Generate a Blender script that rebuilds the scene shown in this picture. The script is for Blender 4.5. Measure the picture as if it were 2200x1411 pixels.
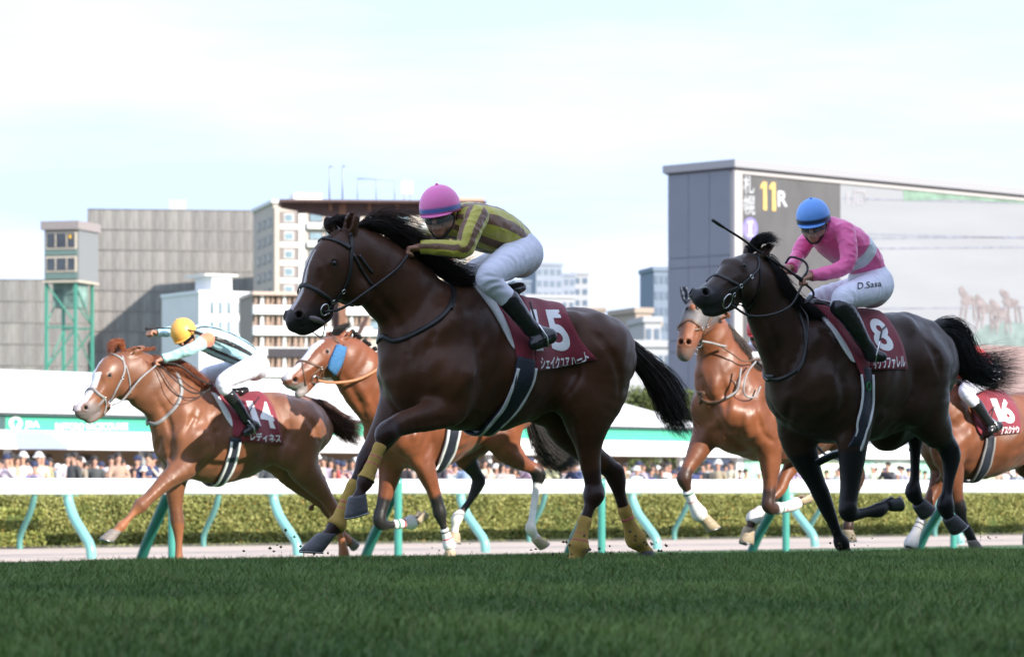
import bpy, math, random
import numpy as np
from mathutils import Vector, Matrix, noise as mnoise
from mathutils.bvhtree import BVHTree

for _o in list(bpy.data.objects):
    bpy.data.objects.remove(_o)
random.seed(7)
rng = np.random.default_rng(7)
SC = bpy.context.scene
COL = SC.collection
R = math.radians

# ------------------------------------------------------------------ camera, light, exposure
FPX, CXP, CYP, EYE = 7200.0, 1100.0, 1045.0, 1.15
cd = bpy.data.cameras.new('camera')
cam = bpy.data.objects.new('camera', cd)
COL.objects.link(cam)
cam.location = (0, 0, EYE)
cam.rotation_euler = (R(90), 0, 0)
cd.sensor_width = 36
cd.lens = 36 * FPX / 2200
cd.shift_y = (CYP - 705.5) / 2200
cd.clip_end = 6000
cd.dof.use_dof = True
cd.dof.focus_distance = 18.4
cd.dof.aperture_fstop = 5.8
SC.camera = cam

SUN_AZ, SUN_EL = R(50), R(27)      # azimuth measured from straight behind the camera towards its right
SDIR = Vector((math.sin(SUN_AZ) * math.cos(SUN_EL), -math.cos(SUN_AZ) * math.cos(SUN_EL), math.sin(SUN_EL)))
wd = bpy.data.worlds.new('World')
SC.world = wd
wd.use_nodes = True
nt = wd.node_tree
nt.nodes.clear()
wo = nt.nodes.new('ShaderNodeOutputWorld')
bg = nt.nodes.new('ShaderNodeBackground')
sky = nt.nodes.new('ShaderNodeTexSky')
sky.sky_type = 'NISHITA'
sky.sun_disc = False
sky.sun_elevation = SUN_EL
sky.sun_rotation = math.atan2(SDIR.x, SDIR.y)
sky.air_density = 1.0
sky.dust_density = 1.6
sky.ozone_density = 1.0
bg.inputs['Strength'].default_value = 0.15
# thin high cloud: procedural veil mixed into the sky
tc = nt.nodes.new('ShaderNodeTexCoord')
mp = nt.nodes.new('ShaderNodeMapping')
mp.inputs['Scale'].default_value = (1.2, 1.2, 7.0)
nz = nt.nodes.new('ShaderNodeTexNoise')
nz.inputs['Scale'].default_value = 3.2
nz.inputs['Detail'].default_value = 7
nz.inputs['Roughness'].default_value = 0.55
rp = nt.nodes.new('ShaderNodeValToRGB')
rp.color_ramp.elements[0].position = 0.38
rp.color_ramp.elements[1].position = 0.64
rp.color_ramp.elements[0].color = (0, 0, 0, 1)
rp.color_ramp.elements[1].color = (1, 1, 1, 1)
mx = nt.nodes.new('ShaderNodeMix')
mx.data_type = 'RGBA'
mx.inputs['Factor'].default_value = 0.97
cl = nt.nodes.new('ShaderNodeMix')
cl.data_type = 'RGBA'
cl.inputs['A'].default_value = (2.75, 3.55, 5.3, 1)
cl.inputs['B'].default_value = (3.75, 4.15, 5.2, 1)
L_ = nt.links
L_.new(tc.outputs['Generated'], mp.inputs['Vector'])
L_.new(mp.outputs[0], nz.inputs['Vector'])
L_.new(nz.outputs['Fac'], rp.inputs[0])
L_.new(rp.outputs[0], cl.inputs['Factor'])
L_.new(cl.outputs['Result'], mx.inputs['B'])
L_.new(sky.outputs[0], mx.inputs['A'])
L_.new(mx.outputs['Result'], bg.inputs['Color'])
L_.new(bg.outputs[0], wo.inputs['Surface'])

sl = bpy.data.lights.new('sun', 'SUN')
sl.energy = 4.0
sl.angle = R(0.5)
sl.color = (1.0, 0.93, 0.83)
sun = bpy.data.objects.new('sun', sl)
COL.objects.link(sun)
sun.rotation_euler = SDIR.to_track_quat('Z', 'Y').to_euler()

SC.view_settings.view_transform = 'Standard'
SC.view_settings.look = 'None'
SC.view_settings.gamma = 1
SC.view_settings.use_curve_mapping = False
SC.view_settings.exposure = 1.0
SC.render.engine = 'CYCLES'
SC.cycles.max_bounces = 6
SC.cycles.transparent_max_bounces = 12

# ------------------------------------------------------------------ materials
MATS = {}
def mat(name, col, rough=0.6, metal=0.0, var=0.15, vscale=8.0, bump=0.0, bscale=60.0, spec=0.5, attr=None,
        sheen=0.0, coat=0.0, objcol=False, stretch=None, emit=0.0, alpha=1.0, trans=0.0, detail=4):
    if name in MATS:
        return MATS[name]
    m = bpy.data.materials.new(name)
    m.use_nodes = True
    t = m.node_tree
    b = t.nodes['Principled BSDF']
    b.inputs['Roughness'].default_value = rough
    b.inputs['Metallic'].default_value = metal
    b.inputs['Specular IOR Level'].default_value = spec
    b.inputs['Sheen Weight'].default_value = sheen
    b.inputs['Coat Weight'].default_value = coat
    b.inputs['Coat Roughness'].default_value = 0.15
    if trans:
        b.inputs['Transmission Weight'].default_value = trans
    if alpha < 1:
        b.inputs['Alpha'].default_value = alpha
    tcn = t.nodes.new('ShaderNodeTexCoord')
    src = tcn.outputs['Object']
    if stretch:
        mpn = t.nodes.new('ShaderNodeMapping')
        mpn.inputs['Scale'].default_value = stretch
        t.links.new(src, mpn.inputs['Vector'])
        src = mpn.outputs[0]
    if attr:
        a = t.nodes.new('ShaderNodeAttribute')
        a.attribute_name = attr
        cout = a.outputs['Color']
    elif objcol:
        a = t.nodes.new('ShaderNodeObjectInfo')
        cout = a.outputs['Color']
    else:
        a = t.nodes.new('ShaderNodeRGB')
        a.outputs[0].default_value = (*col, 1)
        cout = a.outputs[0]
    n = t.nodes.new('ShaderNodeTexNoise')
    n.inputs['Scale'].default_value = vscale
    n.inputs['Detail'].default_value = detail
    t.links.new(src, n.inputs['Vector'])
    mr = t.nodes.new('ShaderNodeMapRange')
    mr.inputs['From Min'].default_value = 0.25
    mr.inputs['From Max'].default_value = 0.75
    mr.inputs['To Min'].default_value = 1 - var
    mr.inputs['To Max'].default_value = 1 + var
    t.links.new(n.outputs['Fac'], mr.inputs['Value'])
    vm = t.nodes.new('ShaderNodeVectorMath')
    vm.operation = 'SCALE'
    t.links.new(cout, vm.inputs[0])
    t.links.new(mr.outputs[0], vm.inputs['Scale'])
    t.links.new(vm.outputs[0], b.inputs['Base Color'])
    if bump:
        n2 = t.nodes.new('ShaderNodeTexNoise')
        n2.inputs['Scale'].default_value = bscale
        n2.inputs['Detail'].default_value = 4
        t.links.new(src, n2.inputs['Vector'])
        bp = t.nodes.new('ShaderNodeBump')
        bp.inputs['Strength'].default_value = bump
        bp.inputs['Distance'].default_value = 0.01
        t.links.new(n2.outputs['Fac'], bp.inputs['Height'])
        t.links.new(bp.outputs[0], b.inputs['Normal'])
    if emit:
        t.links.new(vm.outputs[0], b.inputs['Emission Color'])
        b.inputs['Emission Strength'].default_value = emit
    MATS[name] = m
    return m

# ------------------------------------------------------------------ object helpers
def tag(o, label=None, cat=None, group=None, kind=None):
    if label: o['label'] = label
    if cat: o['category'] = cat
    if group: o['group'] = group
    if kind: o['kind'] = kind
    return o

def empty(name, loc=(0, 0, 0), rz=0.0, label=None, cat=None, group=None, kind=None):
    o = bpy.data.objects.new(name, None)
    COL.objects.link(o)
    o.location = loc
    o.rotation_euler = (0, 0, rz)
    o.empty_display_size = 0.1
    return tag(o, label, cat, group, kind)

def meshobj(name, V, Fc, m, parent=None, smooth=True, loc=None, rz=0.0):
    me = bpy.data.meshes.new(name)
    V = np.asarray(V, dtype=np.float32)
    if isinstance(Fc, np.ndarray):
        n = Fc.shape[1]
        me.vertices.add(len(V)); me.vertices.foreach_set('co', V.ravel())
        me.loops.add(Fc.size); me.loops.foreach_set('vertex_index', Fc.astype(np.int32).ravel())
        me.polygons.add(len(Fc))
        me.polygons.foreach_set('loop_start', np.arange(0, Fc.size, n, dtype=np.int32))
        try:
            me.polygons.foreach_set('loop_total', np.full(len(Fc), n, dtype=np.int32))
        except Exception:
            pass
        me.update(calc_edges=True)
    else:
        me.from_pydata([tuple(map(float, v)) for v in V], [], [list(map(int, f)) for f in Fc])
    me.validate()
    if smooth and len(me.polygons):
        me.polygons.foreach_set('use_smooth', [True] * len(me.polygons))
    if isinstance(m, (list, tuple)):
        for q in m: me.materials.append(q)
    elif m is not None:
        me.materials.append(m)
    o = bpy.data.objects.new(name, me)
    COL.objects.link(o)
    if parent is not None:
        o.parent = parent
    if loc is not None:
        o.location = loc
    o.rotation_euler = (0, 0, rz)
    return o

class MB:
    """collects simple solids into one mesh"""
    def __init__(s): s.V = []; s.F = []
    def add(s, V, F):
        b = len(s.V)
        s.V += [tuple(v) for v in V]
        s.F += [[i + b for i in f] for f in F]
        return s
    def box(s, x0, x1, y0, y1, z0, z1):
        V = [(x, y, z) for x in (x0, x1) for y in (y0, y1) for z in (z0, z1)]
        F = [(0, 1, 3, 2), (4, 6, 7, 5), (0, 4, 5, 1), (2, 3, 7, 6), (0, 2, 6, 4), (1, 5, 7, 3)]
        return s.add(V, F)
    def tube(s, pts, r, n=8, closed=False, cap=True):
        V, F = tube_geo(pts, r, n, cap)
        return s.add(V, F)
    def build(s, name, m, parent=None, smooth=False, loc=None, rz=0.0):
        return meshobj(name, s.V, s.F, m, parent, smooth, loc, rz)

def catmull(P, n):
    """P (k,d) control points -> smooth resample with n points per span"""
    P = np.asarray(P, float)
    if len(P) < 3 or n <= 1:
        if n <= 1: return P
        out = []
        for i in range(len(P) - 1):
            for j in range(n):
                out.append(P[i] + (P[i + 1] - P[i]) * j / n)
        out.append(P[-1])
        return np.array(out)
    Q = np.vstack([2 * P[0] - P[1], P, 2 * P[-1] - P[-2]])
    out = []
    for i in range(1, len(Q) - 2):
        p0, p1, p2, p3 = Q[i - 1:i + 3]
        for j in range(n):
            t = j / n
            out.append(0.5 * ((2 * p1) + (-p0 + p2) * t + (2 * p0 - 5 * p1 + 4 * p2 - p3) * t * t + (-p0 + 3 * p1 - 3 * p2 + p3) * t ** 3))
    out.append(P[-1])
    return np.array(out)

def tube_geo(pts, r, n=8, cap=True):
    P = np.asarray(pts, float)
    k = len(P)
    rr = np.full(k, r, float) if np.isscalar(r) else np.asarray(r, float)
    T = np.gradient(P, axis=0)
    T /= np.linalg.norm(T, axis=1)[:, None] + 1e-9
    up = np.array([0, 0, 1.0])
    if abs(T[0] @ up) > 0.9: up = np.array([1.0, 0, 0])
    N = np.cross(T[0], up); N /= np.linalg.norm(N)
    V = []
    for i in range(k):
        N = N - T[i] * (N @ T[i]); N /= np.linalg.norm(N) + 1e-9
        B = np.cross(T[i], N)
        for j in range(n):
            a = 2 * math.pi * j / n
            V.append(P[i] + rr[i] * (math.cos(a) * N + math.sin(a) * B))
    F = []
    for i in range(k - 1):
        for j in range(n):
            F.append((i * n + j, (i + 1) * n + j, (i + 1) * n + (j + 1) % n, i * n + (j + 1) % n))
    if cap:
        F.append(tuple(range(n)))
        F.append(tuple(reversed(range((k - 1) * n, k * n))))
    return V, F

def W(px, py, d):
    """world point seen at photograph pixel (px, py) at distance d"""
    return Vector(((px - CXP) * d / FPX, d, EYE + (CYP - py) * d / FPX))

TH = R(40)          # direction of the course against the image plane (right end farther)
TC, TS = math.cos(TH), math.sin(TH)
TG = R(32)
def ground_z(x, y):
    q = y * math.cos(TG) - x * math.sin(TG)
    xs = [-400, 14.0, 16.4, 24.0, 34.0, 45.0, 52.0, 2000]
    zs = [0.735, 0.735, 0.715, 0.48, 0.19, -0.02, 0.0, 0.0]
    return float(np.interp(q, xs, zs))

# ------------------------------------------------------------------ signed distance modelling
class Fld:
    def __init__(s, lo, hi, h):
        s.lo = np.array(lo, float); s.h = h
        s.n = np.ceil((np.array(hi) - s.lo) / h).astype(int) + 1
        s.F = np.full(s.n, 0.15, np.float32)
        s.ax = [s.lo[i] + h * np.arange(s.n[i]) for i in range(3)]
    def _win(s, lo, hi):
        a = np.clip(np.floor((lo - s.lo) / s.h).astype(int), 0, s.n)
        b = np.clip(np.ceil((hi - s.lo) / s.h).astype(int) + 1, 0, s.n)
        return a, b
    def cone(s, p0, r0, p1, r1, k=0.02, fl=1.0, sub=False, v=None):
        p0 = np.array(p0, float); p1 = np.array(p1, float)
        m = (max(r0, r1) + 0.02) / min(1.0, fl) + k + 0.02
        a, b = s._win(np.minimum(p0, p1) - m, np.maximum(p0, p1) + m)
        if (b - a).min() <= 0: return
        vx, vy = (0.0, 1.0) if v is None else v
        X = s.ax[0][a[0]:b[0]][:, None, None].astype(np.float32) - np.float32(p0[0])
        Y = s.ax[1][a[1]:b[1]][None, :, None].astype(np.float32) - np.float32(p0[1])
        dz = s.ax[2][a[2]:b[2]][None, None, :].astype(np.float32) - np.float32(p0[2])
        if fl != 1.0:
            e = (X * vx + Y * vy) * np.float32(fl - 1)
            dx = X + e * vx; dy = Y + e * vy
        else:
            dx, dy = X, Y
        ba = p1 - p0
        e1 = (ba[0] * vx + ba[1] * vy) * (fl - 1)
        ba = np.array([ba[0] + e1 * vx, ba[1] + e1 * vy, ba[2]])
        L2 = float(ba @ ba) + 1e-12
        t = np.clip((dx * ba[0] + dy * ba[1] + dz * ba[2]) / L2, 0, 1).astype(np.float32)
        d = np.sqrt((dx - t * ba[0]) ** 2 + (dy - t * ba[1]) ** 2 + (dz - t * ba[2]) ** 2) - (r0 + t * (r1 - r0))
        d = d.astype(np.float32)
        V = s.F[a[0]:b[0], a[1]:b[1], a[2]:b[2]]
        if sub:
            B = -d
            hh = np.clip(0.5 - 0.5 * (B - V) / k, 0, 1)
            V[...] = B * (1 - hh) + V * hh + k * hh * (1 - hh)
        else:
            hh = np.clip(0.5 + 0.5 * (d - V) / k, 0, 1)
            V[...] = d * (1 - hh) + V * hh - k * hh * (1 - hh)
    def chain(s, pts, k=0.02, fl=1.0, n=3, kin=None, v=None):
        """pts rows: (x,y,z,r[,fl]); smooth tube with varying radius, blended into the field as one body"""
        P = np.array([list(p[:4]) + [p[4] if len(p) > 4 else fl] for p in pts], float)
        Q = catmull(P, n)
        keep = s.F
        s.F = np.full(s.n, 0.15, np.float32)
        for i in range(len(Q) - 1):
            s.cone(Q[i, :3], max(Q[i, 3], .002), Q[i + 1, :3], max(Q[i + 1, 3], .002), .003, 0.5 * (Q[i, 4] + Q[i + 1, 4]), v=v)
        T = s.F; s.F = keep
        lo = np.argwhere((T < .149).any(axis=(1, 2)))[[0, -1], 0] if (T < .149).any() else None
        if lo is None: return
        sl = (slice(max(lo[0] - 2, 0), lo[1] + 3),)
        A, B = keep[sl], T[sl]
        hh = np.clip(0.5 + 0.5 * (B - A) / k, 0, 1)
        A[...] = B * (1 - hh) + A * hh - k * hh * (1 - hh)
    def ball(s, p, r, k=0.02, fl=1.0, sub=False, v=None):
        p = np.array(p, float)
        s.cone(p, r, p + (1e-4, 0, 0), r, k, fl, sub, v)
    def sample(s, P):
        I = np.clip(np.round((P - s.lo) / s.h).astype(int), 0, s.n - 1)
        ins = np.all((P > s.lo) & (P < s.lo + (s.n - 1) * s.h), axis=1)
        v = s.F[I[:, 0], I[:, 1], I[:, 2]]
        return np.where(ins, v, 1.0)
    def mesh(s, smooth=1, keep_all=False):
        F = s.F
        S = F < 0
        c = [S[x:S.shape[0] - 1 + x, y:S.shape[1] - 1 + y, z:S.shape[2] - 1 + z] for x in (0, 1) for y in (0, 1) for z in (0, 1)]
        an = c[0].copy(); al = c[0].copy()
        for q in c[1:]:
            an |= q; al &= q
        act = an & ~al
        I = np.argwhere(act)
        vid = np.full(act.shape, -1, np.int32)
        vid[act] = np.arange(len(I))
        off = np.array([(x, y, z) for x in (0, 1) for y in (0, 1) for z in (0, 1)])
        val = np.stack([F[I[:, 0] + o[0], I[:, 1] + o[1], I[:, 2] + o[2]] for o in off], 1)
        acc = np.zeros((len(I), 3)); cnt = np.zeros(len(I))
        for i in range(8):
            for j in range(i + 1, 8):
                if np.abs(off[i] - off[j]).sum() != 1: continue
                a, b = val[:, i], val[:, j]
                m = (a < 0) != (b < 0)
                t = np.where(m, a / np.where(m, a - b, 1), 0)[:, None]
                acc += np.where(m[:, None], off[i] + t * (off[j] - off[i]), 0); cnt += m
        V = (I + acc / cnt[:, None]) * s.h + s.lo
        quads = []
        for ax in range(3):
            sl0 = [slice(1, -1)] * 3; sl0[ax] = slice(0, -1)
            sl1 = [slice(1, -1)] * 3; sl1[ax] = slice(1, None)
            A, B = S[tuple(sl0)], S[tuple(sl1)]
            E = np.argwhere(A != B)
            base = E.copy()
            for q in range(3):
                if q != ax: base[:, q] += 1
            inside = S[base[:, 0], base[:, 1], base[:, 2]]
            u, v = (ax + 1) % 3, (ax + 2) % 3
            def cell(du, dv):
                c2 = base.copy(); c2[:, u] += du; c2[:, v] += dv
                return vid[c2[:, 0], c2[:, 1], c2[:, 2]]
            Q = np.stack([cell(-1, -1), cell(0, -1), cell(0, 0), cell(-1, 0)], 1)
            Q[~inside] = Q[~inside][:, ::-1]
            quads.append(Q)
        Q = np.vstack(quads)
        Q = Q[(Q >= 0).all(1)]
        # keep only the largest connected piece
        lab = np.arange(len(V))
        e = np.vstack([Q[:, [0, 1]], Q[:, [1, 2]], Q[:, [2, 3]], Q[:, [3, 0]]])
        while True:
            m = np.minimum(lab[e[:, 0]], lab[e[:, 1]])
            new = lab.copy()
            np.minimum.at(new, e[:, 0], m); np.minimum.at(new, e[:, 1], m)
            np.minimum.at(new, lab[e[:, 0]], m); np.minimum.at(new, lab[e[:, 1]], m)
            new = new[new]
            if (new == lab).all(): break
            lab = new
        big = np.bincount(lab, minlength=len(V)).argmax()
        if not keep_all:
            mk = lab == big
            Q = Q[mk[Q[:, 0]]]
            re = np.cumsum(mk) - 1
            Q = re[Q]; V = V[mk]
        for _ in range(smooth):
            acc = np.zeros_like(V); cn = np.zeros(len(V))
            for a, b in ((0, 1), (1, 2), (2, 3), (3, 0)):
                for x, y in ((a, b), (b, a)):
                    np.add.at(acc, Q[:, x], V[Q[:, y]]); np.add.at(cn, Q[:, x], 1)
            V = V * 0.5 + 0.5 * acc / np.maximum(cn, 1)[:, None]
        return V, Q

def set_paint(o, C):
    me = o.data
    a = me.color_attributes.new('paint', 'FLOAT_COLOR', 'POINT')
    C4 = np.ones((len(me.vertices), 4), np.float32)
    C4[:, :3] = C
    a.data.foreach_set('color', C4.ravel())

def sstep(x):
    x = np.clip(x, 0, 1)
    return x * x * (3 - 2 * x)

def dcaps(V, p0, p1):
    p0 = np.array(p0, float); p1 = np.array(p1, float)
    ba = p1 - p0
    t = np.clip(((V - p0) @ ba) / (ba @ ba + 1e-12), 0, 1)
    return np.linalg.norm(V - p0 - t[:, None] * ba, axis=1), t

def strands(name, guides, n, m, parent, rad=0.0016, spread=0.02, seg=9, wob=0.01, lenvar=0.35, taper=True, clump=0):
    """guides: list of (k,3) polylines, neighbours are interpolated; makes n thin tapered hairs as one mesh"""
    G = [catmull(np.array(g, float), 4) for g in guides]
    L = min(len(g) for g in G)
    G = np.array([[g[int(round(i * (len(g) - 1) / (seg - 1)))] for i in range(seg)] for g in G])
    u = rng.random(n) * (len(G) - 1)
    i0 = np.minimum(u.astype(int), len(G) - 2 if len(G) > 1 else 0); fr = (u - i0)[:, None, None]
    P = G[i0] * (1 - fr) + G[np.minimum(i0 + 1, len(G) - 1)] * fr
    t = np.linspace(0, 1, seg)[None, :, None]
    sp = rng.normal(size=(n, 1, 3)) * spread
    if clump:
        ci = rng.integers(0, clump, n)
        cs = rng.normal(size=(clump, 1, 3)) * spread * 1.2
        sp = sp * 0.45 + cs[ci]
    P = P + sp * (0.25 + 0.75 * t)
    ph = rng.random((n, 1, 3)) * 6.28
    P = P + wob * t * np.sin(t * (3 + 3 * rng.random((n, 1, 1))) + ph)
    ln = 1 - lenvar * rng.random((n, 1, 1)) ** 1.5
    root = P[:, :1]
    # shorten: resample by parameter
    idx = np.linspace(0, seg - 1, seg)[None, :] * ln[:, :, 0]
    lo = np.floor(idx).astype(int); hi = np.minimum(lo + 1, seg - 1); f = (idx - lo)[..., None]
    ar = np.arange(n)[:, None]
    P = P[ar, lo] * (1 - f) + P[ar, hi] * f
    T = np.gradient(P, axis=1)
    T /= np.linalg.norm(T, axis=2, keepdims=True) + 1e-9
    rv = rng.normal(size=(n, 1, 3))
    N = np.cross(T, rv); N /= np.linalg.norm(N, axis=2, keepdims=True) + 1e-9
    B = np.cross(T, N)
    r = rad * (0.7 + 0.6 * rng.random((n, 1, 1))) * (1 - 0.85 * t ** 2 if taper else 1)
    rings = []
    for j in range(3):
        a = 2 * math.pi * j / 3
        rings.append(P + r * (math.cos(a) * N + math.sin(a) * B))
    V = np.stack(rings, 2).reshape(-1, 3)
    base = (np.arange(n) * seg * 3)[:, None, None]
    k = np.arange(seg - 1)[None, :, None] * 3
    j = np.arange(3)[None, None, :]
    a = base + k + j; b = base + k + (j + 1) % 3
    Q = np.stack([a, b, b + 3, a + 3], -1).reshape(-1, 4)
    return meshobj(name, V, Q, m, parent)
# ------------------------------------------------------------------ the ground
def track(u, q):
    return u * TC - q * TS, u * TS + q * TC
def sheet(name, xs, ys, zf, m, kind='structure'):
    n = len(xs)
    V = [(x, y, zf(x, y)) for y in ys for x in xs]
    F = [(j * n + i, j * n + i + 1, (j + 1) * n + i + 1, (j + 1) * n + i) for j in range(len(ys) - 1) for i in range(n - 1)]
    return tag(meshobj(name, V, F, m), kind=kind)
def spaced(a, b, n, far0, far1, k):
    mid = list(np.linspace(a, b, n)); l = [a - (a - far0) * (i / k) ** 3 for i in range(k, 0, -1)]; r = [b + (far1 - b) * (i / k) ** 3 for i in range(1, k + 1)]
    return l + mid + r
M_turf = mat('turf_ground', (.050, .125, .040), rough=.95, var=.35, vscale=1.5, bump=.6, bscale=40)
sheet('ground', spaced(-40, 60, 51, -2500, 2500, 10), spaced(0, 90, 91, -300, 4500, 12), ground_z, M_turf)
# dirt course between the two white rails (flat ribbon in course coordinates)
M_dirt = mat('dirt_track', (.44, .36, .30), rough=.95, var=.12, vscale=2.0, bump=.6, bscale=18)
V = [];F = []
us = np.linspace(-120, 160, 57); qs = [44.0, 47.0, 50.0, 53.3]
for q in qs:
    for u in us:
        x, y = track(u, q); V.append((x, y, ground_z(x, y) + .012))
for j in range(3):
    for i in range(56): F.append((j * 57 + i, j * 57 + i + 1, (j + 1) * 57 + i + 1, (j + 1) * 57 + i))
tag(meshobj('dirt_course', V, F, M_dirt), kind='structure')
V = [];F = []
for j, q in enumerate((53.05, 53.75)):
    for u in us:
        x, y = track(u, q); V.append((x, y, ground_z(x, y) + .035))
for i in range(56): F.append((i, i + 1, 57 + i + 1, 57 + i))
tag(meshobj('gravel_strip', V, F, mat('drain_gravel', (.20, .18, .17), rough=1, var=.4, vscale=14, bump=.8, bscale=60)), kind='structure')
x0, y0 = track(0, 66)
tag(meshobj('promenade', [(*track(-200, 57), .13), (*track(260, 57), .13), (*track(260, 190), .13), (*track(-200, 190), .13)], [(0, 1, 2, 3)], mat('promenade_paving', (.36, .33, .30), rough=.9, var=.15, vscale=1.2, bump=.3, bscale=30)), kind='structure')

# ------------------------------------------------------------------ blades of turf in the near field
def blades():
    n = 900000
    y = 7.4 + (24.0 - 7.4) * rng.random(n) ** .85
    x = (rng.random(n) * 2 - 1) * (y * .165 + 2.0)
    q = y * math.cos(TG) - x * math.sin(TG)
    k = q < 18.5
    x, y = x[k], y[k]; m8 = len(x) // 8 * 8; x, y = x[:m8], y[:m8]
    n = len(x)
    z = np.interp(y * math.cos(TG) - x * math.sin(TG), [14.0, 16.4, 24.0], [.735, .715, .48])
    pn = np.array([mnoise.noise(Vector((a * 1.3, b * .6, 0))) + .5 * mnoise.noise(Vector((a * 2.5, b * 1.6, 3))) for a, b in zip(x[::8], y[::8])])
    # each tuft of eight shares a patch value
    x = x[:len(pn) * 8]; y = y[:len(pn) * 8]; z = z[:len(pn) * 8]; n = len(x)
    x = np.repeat(x[::8], 8) + rng.normal(size=n) * .018; y = np.repeat(y[::8], 8) + rng.normal(size=n) * .022; z = np.repeat(z[::8], 8)
    patch = np.repeat(pn[:n // 8], 8)
    h = (.036 + .014 * patch + .012 * rng.normal(size=n)).clip(.012, .085)
    a = rng.random(n) * 6.283
    lean = h * (.25 + .55 * rng.random(n))
    la = rng.random(n) * 6.283
    w = .0020 + .0010 * rng.random(n)
    sx, sy = np.cos(a) * w, np.sin(a) * w
    lx, ly = np.cos(la) * lean, np.sin(la) * lean
    V = np.zeros((n, 5, 3), np.float32)
    V[:, 0] = np.stack([x - sx, y - sy, z - .01], 1); V[:, 1] = np.stack([x + sx, y + sy, z - .01], 1)
    V[:, 2] = np.stack([x + sx * .8 + lx * .3, y + sy * .8 + ly * .3, z + h * .6], 1); V[:, 3] = np.stack([x - sx * .8 + lx * .3, y - sy * .8 + ly * .3, z + h * .6], 1)
    V[:, 4] = np.stack([x + lx, y + ly, z + h], 1)
    b = (np.arange(n) * 5)[:, None]
    T = np.concatenate([b + np.array([[0, 1, 2]]), b + np.array([[0, 2, 3]]), b + np.array([[3, 2, 4]])], 0)
    o = meshobj('turf_blades', V.reshape(-1, 3), T, mat('grass_blades', (0, 0, 0), rough=.6, var=.2, vscale=3, attr='paint', spec=.25), smooth=False)
    c0 = np.array([.070, .142, .034]); c1 = np.array([.165, .250, .058]); c2 = np.array([.20, .20, .08])
    t = (rng.random(n) * .6 + .12 + patch * .75).clip(0, 1)[:, None]
    C = c0 * (1 - t) + c1 * t
    dry = rng.random(n) < .06; C[dry] = c2
    set_paint(o, np.repeat(C, 5, 0))
    tag(o, 'short dense turf in the shade of the stand, filling the front', 'grass', kind='stuff')
blades()

# ------------------------------------------------------------------ grandstand behind the camera (its shade falls over the near turf)
M_conc = mat('stand_concrete', (.34, .33, .32), rough=.9, var=.15, vscale=.6, bump=.2, bscale=10)
def grandstand():
    q0 = -20.3
    r = empty('grandstand', (*track(0, q0), 0), TH, 'tall covered grandstand behind the camera whose shade covers the near turf', 'grandstand')
    L = 130
    MB().box(-L, L, -30, 0, 20.6, 21.6).build('roof', M_conc, r)
    b = MB()
    for i in range(16): b.box(-L, L, -7 - i * 1.1, -5.9 - i * 1.1, 0, 1.2 + i * .55)
    b.build('seating_tier', M_conc, r)
    MB().box(-L, L, -30, -26, 0, 20.6).build('rear_wall', M_conc, r)
    cm = MB().box(-.35, .35, -9.4, -8.7, 0, 20.6)
    for i in range(-6, 7): cm.build('column', M_conc, r, loc=(i * 20, 0, 0))
grandstand()

# ------------------------------------------------------------------ rails of the course
M_railw = mat('white_rail', (.80, .80, .80), rough=.45, var=.03, vscale=3)
M_aqua = mat('aqua_post', (.19, .46, .42), rough=.35, var=.06, vscale=6, coat=.3)
M_teal = mat('dull_teal_post', (.10, .28, .25), rough=.5, var=.1, vscale=6)
def rail(name, q, ztop, zbot, u0, u1, label, dy=.11):
    r = empty(name, (*track(u0, q), 0), TH, label, 'rail')
    n = int((u1 - u0) // 4.07)
    V, F = [], []
    prof = []
    for a in np.linspace(0, 2 * math.pi, 20, endpoint=False):
        ca, sa = math.cos(a), math.sin(a)
        prof.append((dy / 2 * math.copysign(abs(ca) ** .6, ca), (ztop + zbot) / 2 + (ztop - zbot) / 2 * math.copysign(abs(sa) ** .7, sa)))
    for i in range(n):
        V = []; F = []
        for x in (0.006, 4.06):
            for y, z in prof: V.append((x, y, z))
        for j in range(20): F.append((j, (j + 1) % 20, 20 + (j + 1) % 20, 20 + j))
        F.append(tuple(range(20))[::-1]); F.append(tuple(range(20, 40)))
        if i == 0: me = meshobj('rail_section', V, F, M_railw, r)
        else:
            o = me.copy(); COL.objects.link(o); o.parent = r; o.location = (i * 4.07, 0, 0)
    return r
def posts(r, first, n, m, pts, rad, name='post', plate=True):
    base = None
    for i in range(n):
        if base is None:
            V, F = tube_geo(catmull(np.array(pts), 5), rad, 14)
            base = meshobj(name, V, F, m, r); o = base
            if plate:
                b = MB(); b.box(-.16, .16, -.07, .09, 1.005, 1.02); pl = b.build('bracket', M_teal, base)
        else:
            o = base.copy(); COL.objects.link(o); o.parent = r
            for c in base.children:
                cc = c.copy(); COL.objects.link(cc); cc.parent = o
        o.location = (first + i * 4.07, 0, 0)
uL, qL = -6.71 * TC + 53.4 * TS, 45.2
rA = rail('course_rail', 45.9, 1.275, 1.03, uL - 24.4, uL + 60, 'white rail on aqua goose-neck posts along the near edge of the dirt')
posts(rA, 24.4 - 16.28, 14, M_aqua, [(0, 0, 1.03), (0, -.03, .9), (0, -.18, .66), (0, -.46, .40), (0, -.66, .20), (0, -.70, -.05)], .080, 'goose_neck_post')
uV = -4.88 * TC + 47.65 * TS
rB = rail('turf_rail', 39.6, 1.265, 1.04, uV - 24.4, uV + 56, 'white running rail on upright teal posts with slanting braces', .06)
M_tealn = mat('teal_post', (.07, .33, .27), rough=.35, var=.08, vscale=6, coat=.3)
posts(rB, 24.4 - 16.28, 14, M_tealn, [(0, -.05, 1.27), (0, -.05, .9), (0, -.05, .5), (0, -.05, -.1)], .060, 'upright_post', False)
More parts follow.
